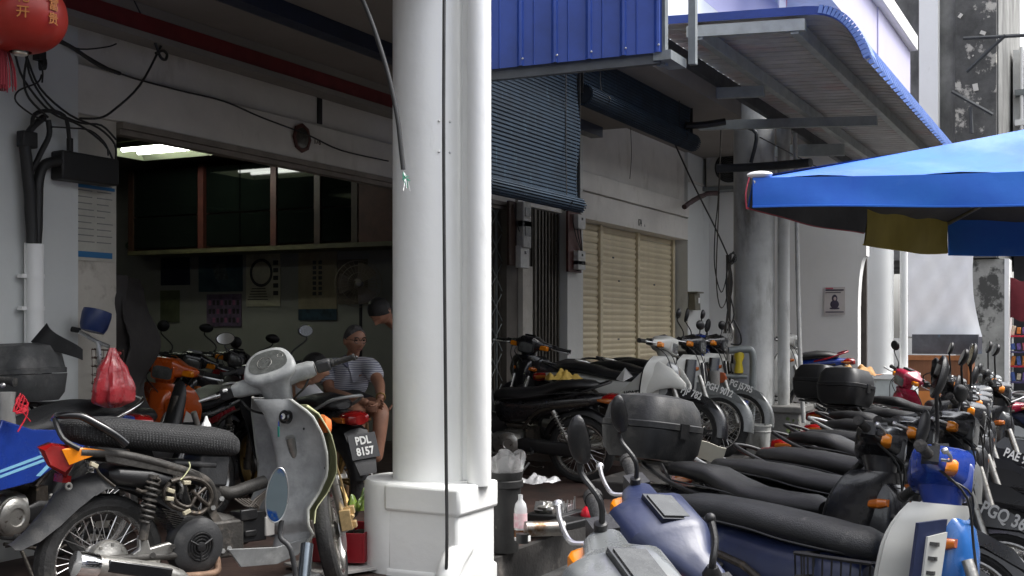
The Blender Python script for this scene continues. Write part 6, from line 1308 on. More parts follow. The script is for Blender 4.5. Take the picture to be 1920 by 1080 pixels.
MB().lathe(S_(1385, 700), (.1, 0, 1), [(.04, 0), (.045, .03), (.03, .10), (.05, .16), (.03, .24)], 14).build('yellow_sleeve', mat('yellow_plastic', (.55, .42, .02), .4, var=.2, vs=9), sp)
for a, b__ in ((1375, 0),): pass
mb_ = thing('letter_box', 'small grey metal letter box on the white wall right of the shutter', 'letter box', at_y(1302, 566, WY - .06))
MB().box((0, 0, 0), (.26, .11, .24), taper=.85).build('box', mat('dull_metal', (.20, .19, .15), .5, .3, var=.3, vs=9), mb_, bev=.006); MB().box((0, -.02, .135), (.29, .15, .02)).build('lid', MATS['dull_metal'], mb_); MB().box((.05, -.056, .02), (.07, .004, .08)).build('label', WHITE, mb_)
ps = at_x(1565, 564, 17.60); ptt = thing('missing_poster', 'small printed poster with a dark haired figure on the white cross wall', 'poster', ps)
MB().box((0, 0, 0), (.008, .30, .40)).build('paper', mat('poster_paper', (.62, .58, .56), .6, var=.08, vs=9), ptt)
PI_ = mat('poster_dark_print', (.06, .05, .08), .6)
MB().body([(-.006, .0, -.11, .075, .015), (-.008, .0, -.11, .075, .015)], n=8).ball((-.004, 0, .035), (.004, .042, .055), 14, 10).ball((-.004, 0, -.05), (.004, .065, .06), 14, 10).build('figure', PI_, ptt)
MB().ball((-.0065, -.004, .03), (.003, .022, .028), 10, 8).build('face', mat('print_skin', (.5, .4, .38), .6), ptt)
MB().mm((-.008, -.13, .145), (-.005, .13, .165)).mm((-.008, -.09, .115), (-.005, .13, .125)).mm((-.008, -.13, -.17), (-.005, .13, -.155)).build('print_lines', PI_, ptt)
MB().mm((-.008, .02, .172), (-.005, .13, .19)).build('pink_heading', mat('print_pink', (.5, .1, .15), .6), ptt)
tag(MB().tube([at_t(1491, 250, 11.9), at_t(1494, 420, 11.8), at_t(1499, 640, 11.7), at_t(1507, 793, 11.6)], .022, 12).build('slender_pole', mat('pole_grey', (.50, .50, .48), .5, var=.3, vs=8)), 'slender pale pole leaning just right of the drainpipe of the stained column', 'pole')
# buckets by column two
def bucket(lab, px, py, t, r0, h, m):
    p = at_t(px, py, t); tt = thing('bucket', lab, 'bucket', p)
    MB().lathe((0, 0, 0), (0, 0, 1), [(0, 0), (r0 * .82, 0), (r0, h), (r0 * 1.05, h), (r0 * 1.05, h + .012), (r0 * .95, h + .012), (r0 * .78, .02), (0, .02)], 30).build('pail', m, tt)
    MB().torus((0, 0, h * .82), (0, 0, 1), r0 * .97, .006, 30, 6).build('band', m, tt); MB().torus((0, 0, h * .9), (0, 1, 0), r0, .003, 24, 5, PI, 2 * PI).build('handle', STEELG, tt)
    return tt
bucket('dirty white bucket standing before the plinth of the stained column', 1421, 852, 10.9, .12, .26, OLDWHITE)
tag(MB().lathe(at_t(1478, 830, 10.7), (-.3, -.95, 0), [(.055, 0), (.06, .05), (.05, .2), (.045, .2), (.045, .02)], 18).build('black_pipe_end', BLACKP), 'black plastic pipe end sticking out by the stained plinth', 'pipe')
lf = MB()
for k in range(16): a = random.uniform(0, 6.28); c_ = at_t(1487, 800, 10.7) + Vector((random.uniform(-.08, .08), random.uniform(-.05, .05), random.uniform(-.06, .08))); lf.prism([c_, c_ + Vector((.03 * math.cos(a), .03 * math.sin(a), .015)), c_ + Vector((.05 * math.cos(a), .05 * math.sin(a), -.01)), c_ + Vector((.02 * math.cos(a + .8), .02 * math.sin(a + .8), -.02))], (0, 0, .002))
tag(lf.build('small_weed', mat('weed_green', (.10, .16, .04), .6, var=.3, vs=20)), 'little green weed growing beside the stained column plinth', 'weed', kind='stuff')
def rag(lab, name, px, py, t, rx, rz, m, sd_):
    random.seed(sd_); ph = [random.uniform(0, 6) for _ in range(5)]; c_ = at_t(px, py, t)
    def fn(u, v):
        x = (u - .5) * 2; y = (v - .5) * 2; hgt = rz * max(0, 1 - x ** 4) * max(0, 1 - y ** 4) * (.62 + .22 * math.sin(5 * x + ph[0] + 3 * y) + .16 * math.sin(9 * y + ph[1] + 6 * x)) + .004
        return c_ + Vector((rx * x * (1 + .15 * math.sin(4 * y + ph[2])), -rx * .7 * y * (1 + .15 * math.sin(5 * x + ph[3])) - .3 * rx * x, hgt))
    return tag(MB().sheet(fn, 30, 24, .003).jitter(.010, 22).build(name, m), lab, 'cloth')
rag('crumpled yellow cloth lying on the seat of the dirty black motorcycle', 'yellow_cloth', 1054, 712, 9.5, .12, .085, mat('yellow_cloth', (.42, .28, .05), .8, var=.35, vs=14), 3)
rag('crumpled brown and orange cloth on top of the rear black top box', 'brown_cloth', 1604, 704, 10.4, .20, .10, mat('brown_leaf_cloth', (.30, .10, .03), .7, col2=(.45, .28, .10), vs=9), 6)
tag(MB().prism([at_t(1155, 712, 9.6), at_t(1172, 690, 9.7), at_t(1186, 706, 9.5), at_t(1168, 716, 9.4)], (0, 0, .004)).build('paper_scrap', mat('grey_paper', (.4, .4, .4), .6)), 'folded grey paper scrap lying on the black seat by the shutter', 'paper')
dc = MB().prism([(-.06, 0, -.02), (.06, 0, .02), (.03, 0, .055), (-.03, 0, .02)], (0, .004, 0))
# ------------------------------------------------------------------ on the walkway edge beside the white column
bn = thing('rubbish_bin', 'tall grimy black bin lined with a clear plastic bag beside the white column', 'bin', at_t(944, 1033, 6.75)); 
BN = mat('grimy_bin', (.022, .022, .022), .55, var=.5, vs=5, spots=((.20, .19, .17), 9, .62, .08), bump=.3, bs=30)
MB().lathe((0, 0, 0), (0, 0, 1), [(0, 0), (.085, 0), (.10, .36), (.112, .365), (.112, .40), (.104, .405), (.112, .44), (.112, .452), (.10, .452), (.08, .05), (0, .05)], 34).build('barrel', BN, bn)
random.seed(4)
MB().sheet(lambda u, v: ((.10 + .015 * math.sin(u * 50) * v + .02 * v) * math.cos(2 * PI * u), (.10 + .02 * v + .02 * math.sin(u * 31) * v) * math.sin(2 * PI * u), .42 + .12 * v + .025 * math.sin(u * 22) * v), 60, 10).build('liner_bag', mat('clear_bin_liner', (.55, .55, .55), .2, trans=.7, bump=.8, bs=22), bn)
bt = thing('plastic_bottle', 'clear plastic bottle with pink label and brown oil standing by the bin', 'bottle', at_t(976, 1013, 6.55))
MB().lathe((0, 0, 0), (0, 0, 1), [(0, 0), (.034, 0), (.036, .01), (.036, .17), (.030, .20), (.013, .222), (.013, .25), (.010, .25)], 24).build('bottle_body', mat('bottle_plastic', (.70, .71, .72), .2, trans=.35), bt)
MB().lathe((0, 0, 0), (0, 0, 1), [(.0365, .02), (.0368, .06)], 24).build('oil', mat('brown_oil', (.10, .045, .02), .15), bt)
MB().lathe((0, 0, 0), (0, 0, 1), [(.0372, .07), (.0372, .15)], 24).build('pink_label', mat('pink_label', (.62, .30, .36), .5, col2=(.7, .6, .6), vs=30), bt)
mf = at_t(985, 992, 6.45)
mo_ = thing('old_muffler', 'short rusty steel muffler can lying on the walkway edge', 'muffler', mf)
MB().cyl((0, 0, 0), at_t(1056, 990, 6.5) - mf, .042, n=28).build('can', mat('rusty_steel_can', (.42, .40, .37), .3, .9, col2=(.20, .12, .07), vs=7, thr=(.5, .62)), mo_)
MB().lathe(at_t(1056, 990, 6.5) - mf, at_t(1056, 990, 6.5) - mf, [(.043, -.01), (.043, .004), (.03, .006), (.0, .002)], 24).build('end_cap', ALU, mo_)
tn = thing('small_tin', 'small black tin with white print beside the bottle', 'tin', at_t(980, 1018, 6.4)); MB().lathe((0, 0, 0), (0, 0, 1), [(0, 0), (.035, 0), (.035, .05), (0, .05)], 22).build('tin_body', BLACKP, tn); MB().box((.0, -.033, .026), (.03, .006, .03), Matrix.Rotation(-.4, 3, 'Z')).build('print', WHITE, tn)
eg = thing('engine_part', 'pile of dismantled engine casing with bright studs on a black tray', 'engine part', at_t(1040, 958, 7.3))
random.seed(12)
MB().box((0, 0, -.03), (.34, .26, .05)).jitter(.01, 9).build('tray', BLACKP, eg, bev=.01)
for k in range(7): MB().box((random.uniform(-.12, .12), random.uniform(-.06, .06), random.uniform(.01, .06)), (random.uniform(.03, .09), .06, random.uniform(.02, .06)), Matrix.Rotation(random.uniform(-.5, .5), 3, 'Y')).build('casing', ALU if k % 2 else ALUL, eg, bev=.004)
for k in range(10): x = -.14 + .03 * k; MB().cyl((x, -.08, 0), (x + random.uniform(-.01, .01), -.08, random.uniform(.03, .09)), .005, n=8).build('stud', ALUL, eg)
tag(MB().box(at_t(1050, 985, 6.9), (.40, .16, .05), Matrix.Rotation(-.2, 3, 'Z')).jitter(.012, 8).build('black_toolbox_lid', BLACKP, bev=.01), 'flat black tray lying below the engine casing', 'tray')
rc = thing('red_cup', 'small red funnel shaped cap on the walkway edge', 'cap', at_t(1103, 968, 7.3)); MB().lathe((0, 0, 0), (0, 0, 1), [(.047, 0), (.048, .012), (.04, .04), (.022, .06), (.012, .065), (.012, .085), (0, .085)], 24).build('funnel', mat('bright_red_plastic', (.62, .012, .03), .35), rc)
tag(MB().tube([at_t(950, 960, 6.9), at_t(965, 905, 6.9), at_t(992, 868, 7.0)], .007, 6).build('black_stick', CABLE), 'thin black stick leaning out of the bin', 'stick')
rag('grey crumpled plastic lying behind the bin', 'grey_plastic_sheet', 1005, 905, 7.4, .12, .05, mat('grey_film', (.35, .35, .36), .25, trans=.2, bump=.5, bs=20), 13)
# red crate and bits left of the column
cr = thing('red_crate', 'red plastic crate of greasy parts on a white board between motorcycle and column', 'crate', at_t(652, 1040, 6.45)); 
CR = mat('crate_red', (.30, .010, .018), .45, var=.3, vs=6); 
for a, b__ in (((-.20, -.14, 0), (.20, -.13, .15)), ((-.20, .13, 0), (.20, .14, .15)), ((-.20, -.13, 0), (-.19, .13, .15)), ((.19, -.13, 0), (.20, .13, .15)), ((-.2, -.14, -.005), (.2, .14, 0))): MB().mm(a, b__).build('side', CR, cr, bev=.003)
cr.rotation_euler = (0, 0, R(20))
for k in range(8): MB().box((random.uniform(-.14, .14), random.uniform(-.09, .09), .10), (.08, .06, .05), Matrix.Rotation(random.random() * 3, 3, 'Z')).build('greasy_part', GREASE, cr, bev=.008)
tag(MB().box(at_t(655, 1052, 6.35) - Vector((0, 0, .012)), (.55, .42, .012), Matrix.Rotation(R(-25), 3, 'Z')).build('white_board', mat('dirty_white_board', (.5, .49, .47), .6, var=.3, vs=5)), 'dirty white board lying under the red crate', 'board')
gn = thing('plastic_nozzle', 'white plastic nozzle with a ring lying on the red crate', 'nozzle', at_t(640, 975, 6.4)); MB().cyl((-.08, 0, 0), (.03, 0, .0), .016, n=14).box((.04, 0, .01), (.03, .03, .05)).torus((.075, 0, -.005), (0, 1, 0), .014, .004, 18, 6).build('nozzle_body', WHITE, gn)
rag('crumpled lime green plastic behind the column base', 'green_plastic', 686, 955, 6.9, .09, .13, mat('lime_green_film', (.20, .30, .04), .35, col2=(.03, .05, .02), vs=12), 21)
# loose parts at the front of the road row
tag(MB().sheet(lambda u, v: at_t(lerp(1294, 1362, u) + 8 * v, lerp(830, 862, v) + 6 * u * u, 6.1) + Vector((0, .05 * v, .012 * math.sin(u * 5))), 14, 8, .006).build('cream_panel', P_CREAM), 'loose cream plastic body panel lying behind the big black top box', 'panel')
tl2 = thing('teal_bottle', 'teal plastic bottle standing behind the road row', 'bottle', at_t(1497, 893, 9.3)); MB().lathe((0, 0, 0), (0, 0, 1), [(0, 0), (.045, 0), (.045, .10), (.02, .13), (.02, .15), (0, .15)], 18).build('bottle_body', mat('teal_plastic', (.01, .28, .24), .35), tl2)
ft = thing('fur_tail', 'brown fur tail charm hanging by strings in front of the white leg shield', 'charm', at_t(1851, 800, 8.6))
random.seed(9); fu = MB()
for k in range(240):
    z = -random.random() * .19; r = .036 * math.sin(PI * min(1, (-z + .02) / .21)) ** .6; a = random.uniform(0, 2 * PI); p = Vector((r * math.cos(a), r * math.sin(a), z)); d = Vector((math.cos(a) * .012, math.sin(a) * .012, -.03)); s_ = Vector((-math.sin(a), math.cos(a), 0)) * .004; fu.add([p + s_, p - s_, p + d], [(0, 1, 2)])
fu.body([(0, 0, -.0, .01, .01), (0, 0, -.05, .03, .03), (0, 0, -.12, .034, .034), (0, 0, -.19, .008, .008)], axis='z', n=14)
o_ = fu.build('fur', mat('brown_fur', (.10, .05, .02), .9, col2=(.30, .18, .09), vs=14), ft); o_['kind'] = 'stuff'
MB().tube([(0, 0, .0), (-.01, 0, .08), (-.025, 0, .20)], .003, 4).tube([(0, 0, .0), (.01, 0, .08), (.012, 0, .20)], .003, 4).build('strings', mat('string_tan', (.3, .27, .18), .7), ft)
# ------------------------------------------------------------------ people
SKIN = mat('tanned_skin', (.36, .18, .115), .5, var=.2, vs=9, bump=.05, bs=60); SKIN2 = mat('paler_skin', (.40, .21, .13), .5, var=.2, vs=9)
HAIRG = mat('greying_hair', (.035, .033, .032), .85, col2=(.12, .115, .115), vs=30, bump=.5, bs=120); HAIRB = mat('black_hair', (.008, .007, .007), .6, bump=.5, bs=150)
def skinned(name, chains, m, parent, sub=2):
    # chains: list of lists of (point, radius); first point of later chains may equal an earlier one
    vs = []; es = []; rad = []
    for ch in chains:
        prev = None
        for p, r in ch:
            p = Vector(p); idx = None
            for i, q in enumerate(vs):
                if (q - p).length < 1e-5: idx = i
            if idx is None: vs.append(p); rad.append(r if hasattr(r, '__len__') else (r, r)); idx = len(vs) - 1
            if prev is not None: es.append((prev, idx))
            prev = idx
    me = bpy.data.meshes.new(name); me.from_pydata([tuple(v) for v in vs], es, []); me.materials.append(m)
    o = bpy.data.objects.new(name, me); C.objects.link(o)
    sk = o.modifiers.new('skin', 'SKIN'); sk.use_smooth_shade = True
    if not me.skin_vertices: me.skin_vertices.new()
    for i, r in enumerate(rad): me.skin_vertices[0].data[i].radius = r; me.skin_vertices[0].data[i].use_root = (i == 0)
    sb = o.modifiers.new('subdivision', 'SUBSURF'); sb.levels = sub; sb.render_levels = sub
    dg = bpy.context.evaluated_depsgraph_get(); me2 = bpy.data.meshes.new_from_object(o.evaluated_get(dg)); bpy.data.objects.remove(o)
    me2.polygons.foreach_set('use_smooth', [True] * len(me2.polygons))
    if not me2.materials: me2.materials.append(m)
    return me2
def head_mb(c, fwd, s=1.0, tilt=0.0):
    """head of height .23*s, face towards fwd"""
    f_ = Vector(fwd).normalized(); u_ = Vector((0, 0, 1)); l_ = u_.cross(f_).normalized(); u_ = f_.cross(l_).normalized()
    b = MB(); n, m_ = 40, 34; vs = []
    for j in range(m_ + 1):
        ph = PI * j / m_; z = math.cos(ph); sr = math.sin(ph)
        for i in range(n):
            a = 2 * PI * i / n; x = sr * math.cos(a); y = sr * math.sin(a)
            X, Yy, Z = x * .096, y * .078, z * .109
            if Z < -.02: k = (-Z - .02) / .095; Yy *= 1 - .38 * k; X *= 1 - (.16 if x > 0 else .45) * k
            if x > 0:
                g = lambda yy, zz, sy_, sz_: math.exp(-((Yy - yy) / sy_) ** 2 - ((Z - zz) / sz_) ** 2)
                X += .024 * g(0, -.020, .011, .020) + .010 * g(0, -.034, .018, .010) - .011 * g(.031, .008, .016, .012) - .011 * g(-.031, .008, .016, .012) + .006 * g(0, .026, .05, .008)
                X += .006 * g(0, -.058, .022, .007) - .004 * g(0, -.064, .024, .003) + .006 * g(0, -.095, .02, .016) + .004 * g(.045, -.02, .02, .02) + .004 * g(-.045, -.02, .02, .02)
            vs.append(Vector(c) + (f_ * X + l_ * Yy + u_ * Z) * s)
    b.add(vs, [(j * n + i, (j + 1) * n + i, (j + 1) * n + (i + 1) % n, j * n + (i + 1) % n) for j in range(m_) for i in range(n)])
    for q in (-1, 1):
        ec = Vector(c) + (f_ * -.008 + l_ * .076 * q + u_ * -.012) * s; e_ = MB().ball((0, 0, 0), (.016, .007, .031), 12, 8).torus((0, 0, 0), (0, 1, 0), .02, .005, 16, 5)
        Rm = Matrix(((f_.x, l_.x, u_.x, ec.x), (f_.y, l_.y, u_.y, ec.y), (f_.z, l_.z, u_.z, ec.z), (0, 0, 0, 1))); e_.xf(Rm); b.add(e_.v, e_.f)
    return b, (f_, l_, u_)
def hair_mb(c, ax, s=1.0, front=.035, low=-.05):
    f_, l_, u_ = ax; b = MB(); n, m_ = 40, 22
    def fn(u, v):
        a = 2 * PI * u; ff = (math.cos(a) + 1) / 2; lim = lerp(low, front, ff ** 1.4); th0 = math.acos(max(-1, min(1, lim / .112))); ph = th0 * v
        x = math.sin(ph) * math.cos(a); y = math.sin(ph) * math.sin(a); z = math.cos(ph); k = 1.0 + .006 * math.sin(a * 23 + v * 9)
        X, Yy, Z = x * .1015 * k, y * .083 * k, z * .1155
        if Z < -.02: q = (-Z - .02) / .095; X *= 1 - .35 * q
        return Vector(c) + (f_ * X + l_ * Yy + u_ * Z) * s
    return b.sheet(fn, n, m_, -.004)
def hand_chains(wrist, d, palm_n, curl=.6, s=1.0):
    d = Vector(d).normalized(); pn = Vector(palm_n); pn = (pn - d * pn.dot(d)).normalized(); side = d.cross(pn); w_ = Vector(wrist); out = []
    pc = w_ + d * .045 * s; out.append([(w_, .021 * s), (pc, (.030 * s, .016 * s)), (w_ + d * .08 * s, (.033 * s, .014 * s))])
    for k, L_ in enumerate((.070, .078, .072, .056)):
        off = side * (.027 - .018 * k) * s; p0 = w_ + d * .085 * s + off; p1 = p0 + (d * math.cos(curl) + pn * math.sin(curl)) * L_ * .45 * s; p2 = p1 + (d * math.cos(curl * 2.1) + pn * math.sin(curl * 2.1)) * L_ * .33 * s; p3 = p2 + (d * math.cos(curl * 2.8) + pn * math.sin(curl * 2.8)) * L_ * .25 * s
        out.append([(w_ + d * .06 * s + off * .8, .010 * s), (p0, .0098 * s), (p1, .0092 * s), (p2, .0085 * s), (p3, .007 * s)])
    t0 = w_ + d * .03 * s + side * .025 * s; out.append([(t0, .012 * s), (t0 + side * .025 * s + d * .022 * s + pn * .012 * s, .011 * s), (t0 + side * .034 * s + d * .05 * s + pn * .025 * s, .0085 * s)])
    return out
def join_meshes(name, meshes, m):
    import bmesh
    bm = bmesh.new()
    for me in meshes: bm.from_mesh(me)
    me = bpy.data.meshes.new(name); bm.to_mesh(me); bm.free(); me.materials.append(m)
    for p in me.polygons: p.use_smooth = True; p.material_index = 0
    return me
def mesh_obj(name, me, parent): o = bpy.data.objects.new(name, me); C.objects.link(o); o.parent = parent; return o
def stripes(name, c1, c2, sc_):
    m = mat(name, c1, .8); n = m.node_tree.nodes; l = m.node_tree.links; tc = n.new('ShaderNodeTexCoord'); sp_ = n.new('ShaderNodeSeparateXYZ'); l.new(tc.outputs['Object'], sp_.inputs[0])
    ml = n.new('ShaderNodeMath'); ml.operation = 'MULTIPLY'; ml.inputs[1].default_value = sc_; l.new(sp_.outputs['Z'], ml.inputs[0]); no = n.new('ShaderNodeTexNoise'); no.inputs['Scale'].default_value = 5; l.new(tc.outputs['Object'], no.inputs['Vector']); ad = n.new('ShaderNodeMath'); ad.operation = 'MULTIPLY_ADD'; ad.inputs[1].default_value = 1.6; l.new(no.outputs['Fac'], ad.inputs[0]); l.new(ml.outputs[0], ad.inputs[2])
    fr = n.new('ShaderNodeMath'); fr.operation = 'FRACT'; l.new(ad.outputs[0], fr.inputs[0]); gt = n.new('ShaderNodeMath'); gt.operation = 'GREATER_THAN'; gt.inputs[1].default_value = .58; l.new(fr.outputs[0], gt.inputs[0])
    mx = n.new('ShaderNodeMix'); mx.data_type = 'RGBA'; mx.inputs[6].default_value = tuple(c1) + (1,); mx.inputs[7].default_value = tuple(c2) + (1,); l.new(gt.outputs[0], mx.inputs[0]); l.new(mx.outputs[2], n['Principled BSDF'].inputs['Base Color']); return m
rt = Vector((ST, -CT, 0)); dp_ = Vector((CT, ST, 0))
# --- older man on a stool, striped polo shirt, hands clasped
def pt(px, py, t, o_): return at_t(px, py, t) - o_
O1 = at_t(655, 790, 9.2); O1.z = FL
m1 = thing('person', 'older man in striped polo shirt and glasses sitting with clasped hands beside the column', 'person', O1)
q = lambda x, y, t: pt(x, y, t, O1)
pel = q(640, 752, 9.35); ch_ = q(650, 705, 9.25); nk = q(660, 674, 9.15); shR = q(612, 688, 9.25); shL = q(694, 684, 9.1); elL = q(712, 722, 8.85); wrL = q(714, 748, 8.55); elR = q(618, 735, 9.1); wrR = q(690, 755, 8.55)
kR = q(672, 772, 8.55); kL = q(716, 768, 8.6); aR = q(668, 862, 8.5); aL = q(706, 868, 8.55)
hd1 = q(665, 637, 9.05)
body = skinned('b', [[(pel, (.15, .12)), (ch_, (.155, .115)), (nk + Vector((0, 0, -.03)), (.06, .06)), (nk, .052), (hd1 + Vector((0, 0, -.06)), .048)], [(ch_, .1), (shR, .062), (elR, .043), (wrR, .026)], [(ch_, .1), (shL, .062), (elL, .045), (wrL, .027)],
    [(pel, .1), (kR, .066), (aR, .042)], [(pel, .1), (kL, .066), (aL, .042)]], SKIN, m1)
hds = [skinned('h', [c_], SKIN, m1, 1) for c_ in hand_chains(wrR, (rt * .9 - dp_ * .2 + Vector((0, 0, -.1))), dp_ * -1, .5)] + [skinned('h', [c_], SKIN, m1, 1) for c_ in hand_chains(wrL, (-rt * .25 - dp_ * .5 + Vector((0, 0, -.5))), -rt, .7)]
fw1 = -dp_ * .80 + rt * .55 + Vector((0, 0, -.12)); hb_, ax1 = head_mb(hd1, fw1, 1.02)
bo1 = mesh_obj('body', join_meshes('body', [body] + hds + [hb_.mesh('hd', SKIN)], SKIN), m1)
hair_mb(hd1, ax1, 1.0, .078, -.045).build('hair', HAIRG, bo1)
f_, l_, u_ = ax1
gl_ = MB()
for s_ in (-1, 1): gl_.torus(hd1 + f_ * .096 + l_ * .030 * s_ + u_ * .006, f_, .021, .0022, 20, 5); gl_.tube([hd1 + f_ * .094 + l_ * .05 * s_ + u_ * .008, hd1 + f_ * .01 + l_ * .082 * s_ + u_ * .006], .002, 4)
gl_.cyl(hd1 + f_ * .1 + l_ * .010 + u_ * .008, hd1 + f_ * .1 - l_ * .010 + u_ * .008, .002, n=5).build('glasses', BLACKG, bo1)
for s_ in (-1, 1): MB().tube([hd1 + (f_ * .097 + l_ * (.018 * s_) + u_ * .026) * 1.0, hd1 + f_ * .098 + l_ * .034 * s_ + u_ * .030, hd1 + f_ * .09 + l_ * .05 * s_ + u_ * .026], .003, 5).ball(hd1 + f_ * .088 + l_ * .031 * s_ + u_ * .007, (.009, .012, .006), 10, 6).build('eye_and_brow', HAIRB, bo1)
MB().tube([hd1 + f_ * .088 - l_ * .024 - u_ * .064, hd1 + f_ * .097 - u_ * .062, hd1 + f_ * .088 + l_ * .024 - u_ * .064], .0035, 5).build('mouth', mat('lip_colour', (.16, .05, .04), .5), bo1)
shm = stripes('striped_polo', (.52, .53, .58), (.20, .21, .28), 60)
sh1 = skinned('s', [[(pel + Vector((0, 0, .0)), (.175, .145)), (pel.lerp(ch_, .5), (.175, .15)), (ch_, (.18, .14)), (nk + Vector((0, 0, -.045)), (.085, .075))], [(ch_, .12), (shR, .078), (shR.lerp(elR, .72), .074)], [(ch_, .12), (shL, .078), (shL.lerp(elL, .72), .074)]], shm, m1)
mesh_obj('polo_shirt', join_meshes('polo_shirt', [sh1], shm), m1)
MB().tube([nk + f_ * .05 - l_ * .05 - u_ * .05, nk - l_ * .075 - u_ * .01, nk - f_ * .07 + u_ * .012, nk + l_ * .075 - u_ * .01, nk + f_ * .06 + l_ * .05 - u_ * .06], .018, 8).build('collar', mat('collar_blue_grey', (.16, .17, .24), .8), m1)
st1 = skinned('t', [[(pel, (.16, .13)), (pel.lerp(kR, .8), .088)], [(pel, .12), (pel.lerp(kL, .8), .088)]], mat('dark_shorts', (.03, .03, .035), .8), m1); mesh_obj('shorts', join_meshes('shorts', [st1], MATS['dark_shorts']), m1)
for a_1 in (aR, aL): MB().body([(0, 0, -.02, .05, .03), (0, 0, 0, .055, .035), (0, 0, .05, .04, .03)], axis='z', n=14).xf(Matrix.Translation(Vector((a_1.x - .03, a_1.y - .03, .025)))).build('sandal', BLACKP, m1)
wt = wrL.lerp(elL, .12); MB().torus(wt, wrL - elL, .031, .006, 20, 6).build('watch', GOLD, m1)
stl = thing('wooden_stool', 'low wooden stool under the seated man, one leg showing beside the column', 'stool', Vector((O1.x, O1.y, FL)))
pz = pel.z - .13
MB().mm((pel.x - .17, pel.y - .17, pz - .03), (pel.x + .17, pel.y + .17, pz)).build('seat', mat('tan_wood', (.28, .16, .07), .6, var=.3, vs=5), stl, bev=.006)
for sx in (-1, 1):
    for sy_ in (-1, 1): MB().tube([(pel.x + .14 * sx, pel.y + .14 * sy_, pz - .03), (pel.x + .17 * sx, pel.y + .17 * sy_, .0)], .016, 8).build('leg', MATS['tan_wood'], stl)
# --- man in white crouching, seen in profile
O2 = at_t(580, 790, 8.5); O2.z = FL; m2 = thing('person', 'man in a white shirt crouching in profile behind the grey handlebar', 'person', O2); q2 = lambda x, y, t: pt(x, y, t, O2)
hd2 = q2(590, 690, 8.45); nk2 = q2(572, 716, 8.5); ch2 = q2(565, 745, 8.55); pl2 = q2(545, 800, 8.7); sR2 = q2(590, 742, 8.4); sL2 = q2(555, 738, 8.75); eR2 = q2(615, 770, 8.3); wR2 = q2(645, 790, 8.2)
kn2 = q2(610, 800, 8.35); an2 = q2(585, 905, 8.5)
bb = skinned('b', [[(pl2, (.14, .12)), (ch2, (.14, .105)), (nk2 + Vector((0, 0, -.03)), .058), (nk2, .05), (hd2 + Vector((-.01, 0, -.06)), .047)], [(ch2, .1), (sR2, .055), (eR2, .04), (wR2, .026)], [(ch2, .1), (sL2, .055), (q2(590, 780, 8.8), .04), (q2(625, 790, 8.5), .026)], [(pl2, .1), (kn2, .064), (an2, .04)], [(pl2, .1), (q2(620, 805, 8.7), .064), (q2(600, 905, 8.75), .04)]], SKIN2, m2)
hds2 = [skinned('h', [c_], SKIN2, m2, 1) for c_ in hand_chains(wR2, rt + Vector((0, 0, -.4)), Vector((0, 0, -1)), .5)] + [skinned('h', [c_], SKIN2, m2, 1) for c_ in hand_chains(q2(625, 790, 8.5), rt + Vector((0, 0, -.3)), Vector((0, 0, -1)), .5)]
hb2, ax2 = head_mb(hd2, rt * .95 - dp_ * .2 + Vector((0, 0, -.15)), .98)
b2o = mesh_obj('body', join_meshes('body', [bb] + hds2 + [hb2.mesh('hd', SKIN2)], SKIN2), m2); hair_mb(hd2, ax2, .98, .05, -.03).build('hair', HAIRB, b2o)
f_, l_, u_ = ax2
for s_ in (-1, 1): MB().tube([hd2 + f_ * .092 + l_ * (.016 * s_) + u_ * .026, hd2 + f_ * .09 + l_ * .045 * s_ + u_ * .026], .003, 5).ball(hd2 + f_ * .084 + l_ * .031 * s_ + u_ * .007, (.009, .012, .005), 10, 6).build('eye_and_brow', HAIRB, b2o)
wsm = mat('white_shirt_cloth', (.55, .55, .57), .8, bump=.3, bs=14)
ws = skinned('s', [[(pl2, (.155, .135)), (ch2, (.165, .13)), (nk2 + Vector((0, 0, -.05)), (.08, .07))], [(ch2, .11), (sR2, .072), (sR2.lerp(eR2, .6), .066)], [(ch2, .11), (sL2, .072), (sL2.lerp(q2(590, 780, 8.8), .6), .066)]], wsm, m2); mesh_obj('white_shirt', join_meshes('white_shirt', [ws], wsm), m2)
tr2 = skinned('t', [[(pl2, (.15, .13)), (kn2, .078), (an2 + Vector((0, 0, .05)), .058)], [(pl2, .1), (q2(620, 805, 8.7), .078), (q2(600, 900, 8.75), .058)]], MATS['dark_shorts'], m2); mesh_obj('trousers', join_meshes('trousers', [tr2], MATS['dark_shorts']), m2)
for a_1 in (an2, q2(600, 905, 8.75)): MB().body([(-.05, 0, .03, .03, .03), (.02, 0, .04, .045, .04), (.12, 0, .03, .045, .028), (.18, 0, .02, .03, .015)], n=14).xf(Matrix.Translation((a_1.x, a_1.y, 0))).build('shoe', BLACKP, m2)
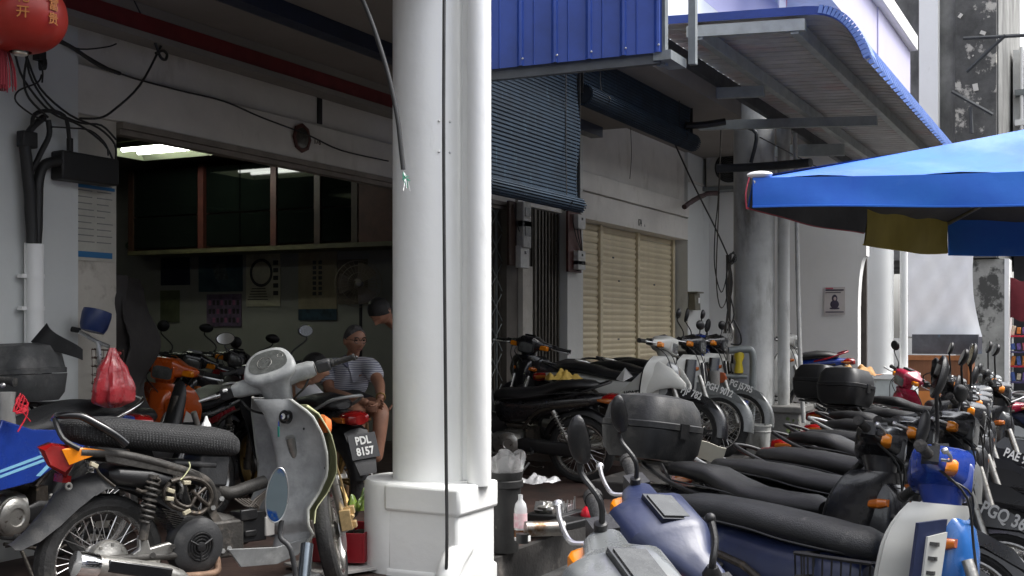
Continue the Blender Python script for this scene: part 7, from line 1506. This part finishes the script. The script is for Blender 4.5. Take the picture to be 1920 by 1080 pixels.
# --- man bending, mostly hidden behind the column
O3 = at_t(760, 790, 9.6); O3.z = FL; m3 = thing('person', 'dark haired man bending forward, half hidden behind the white column', 'person', O3); q3 = lambda x, y, t: pt(x, y, t, O3)
hd3 = q3(713, 583, 9.2); nk3 = q3(737, 604, 9.35); ch3 = q3(775, 625, 9.45); pl3 = q3(800, 720, 9.6); sR3 = q3(752, 640, 9.25); sL3 = q3(790, 610, 9.7)
k3a, a3a, k3b, a3b = q3(785, 815, 9.4), q3(800, 905, 9.5), q3(815, 815, 9.8), q3(825, 900, 9.9)
e3, w3 = q3(748, 700, 9.2), q3(745, 750, 9.0); e3b, w3b = q3(795, 690, 9.7), q3(770, 745, 9.3)
b3 = skinned('b', [[(pl3, (.14, .12)), (ch3, (.15, .11)), (nk3, .055), (hd3 + Vector((.03, 0, -.03)), .05)], [(ch3, .1), (sR3, .056), (e3, .04), (w3, .026)], [(ch3, .1), (sL3, .056), (e3b, .04), (w3b, .026)], [(pl3, .1), (k3a, .062), (a3a, .042)], [(pl3, .1), (k3b, .062), (a3b, .042)]], SKIN, m3)
h3 = [skinned('h', [c_], SKIN, m3, 1) for w_1 in (w3, w3b) for c_ in hand_chains(w_1, Vector((0, 0, -1)), -dp_, .4)]
hb3, ax3 = head_mb(hd3, -rt * .35 - dp_ * .45 + Vector((0, 0, -.75)), 1.0)
b3o = mesh_obj('body', join_meshes('body', [b3] + h3 + [hb3.mesh('hd', SKIN)], SKIN), m3); hair_mb(hd3, ax3, 1.0, .05, -.07).build('hair', HAIRB, b3o)
dsm = mat('dark_tshirt', (.02, .02, .024), .8)
s3 = skinned('s', [[(pl3, (.155, .135)), (ch3, (.17, .13)), (nk3.lerp(ch3, .3), (.085, .075))], [(ch3, .11), (sR3, .072), (sR3.lerp(e3, .6), .064)], [(ch3, .11), (sL3, .072), (sL3.lerp(e3b, .6), .064)]], dsm, m3); mesh_obj('dark_shirt', join_meshes('dark_shirt', [s3], dsm), m3)
t3 = skinned('t', [[(pl3, (.15, .13)), (k3a, .078), (a3a + Vector((0, 0, .04)), .06)], [(pl3, .1), (k3b, .078), (a3b + Vector((0, 0, .04)), .06)]], MATS['dark_shorts'], m3); mesh_obj('trousers', join_meshes('trousers', [t3], MATS['dark_shorts']), m3)
for a_1 in (a3a, a3b): MB().body([(-.12, 0, .02, .03, .015), (-.06, 0, .03, .045, .028), (.02, 0, .04, .045, .04), (.08, 0, .03, .03, .03)], n=14).xf(Matrix.Translation((a_1.x, a_1.y, 0))).build('shoe', BLACKP, m3)
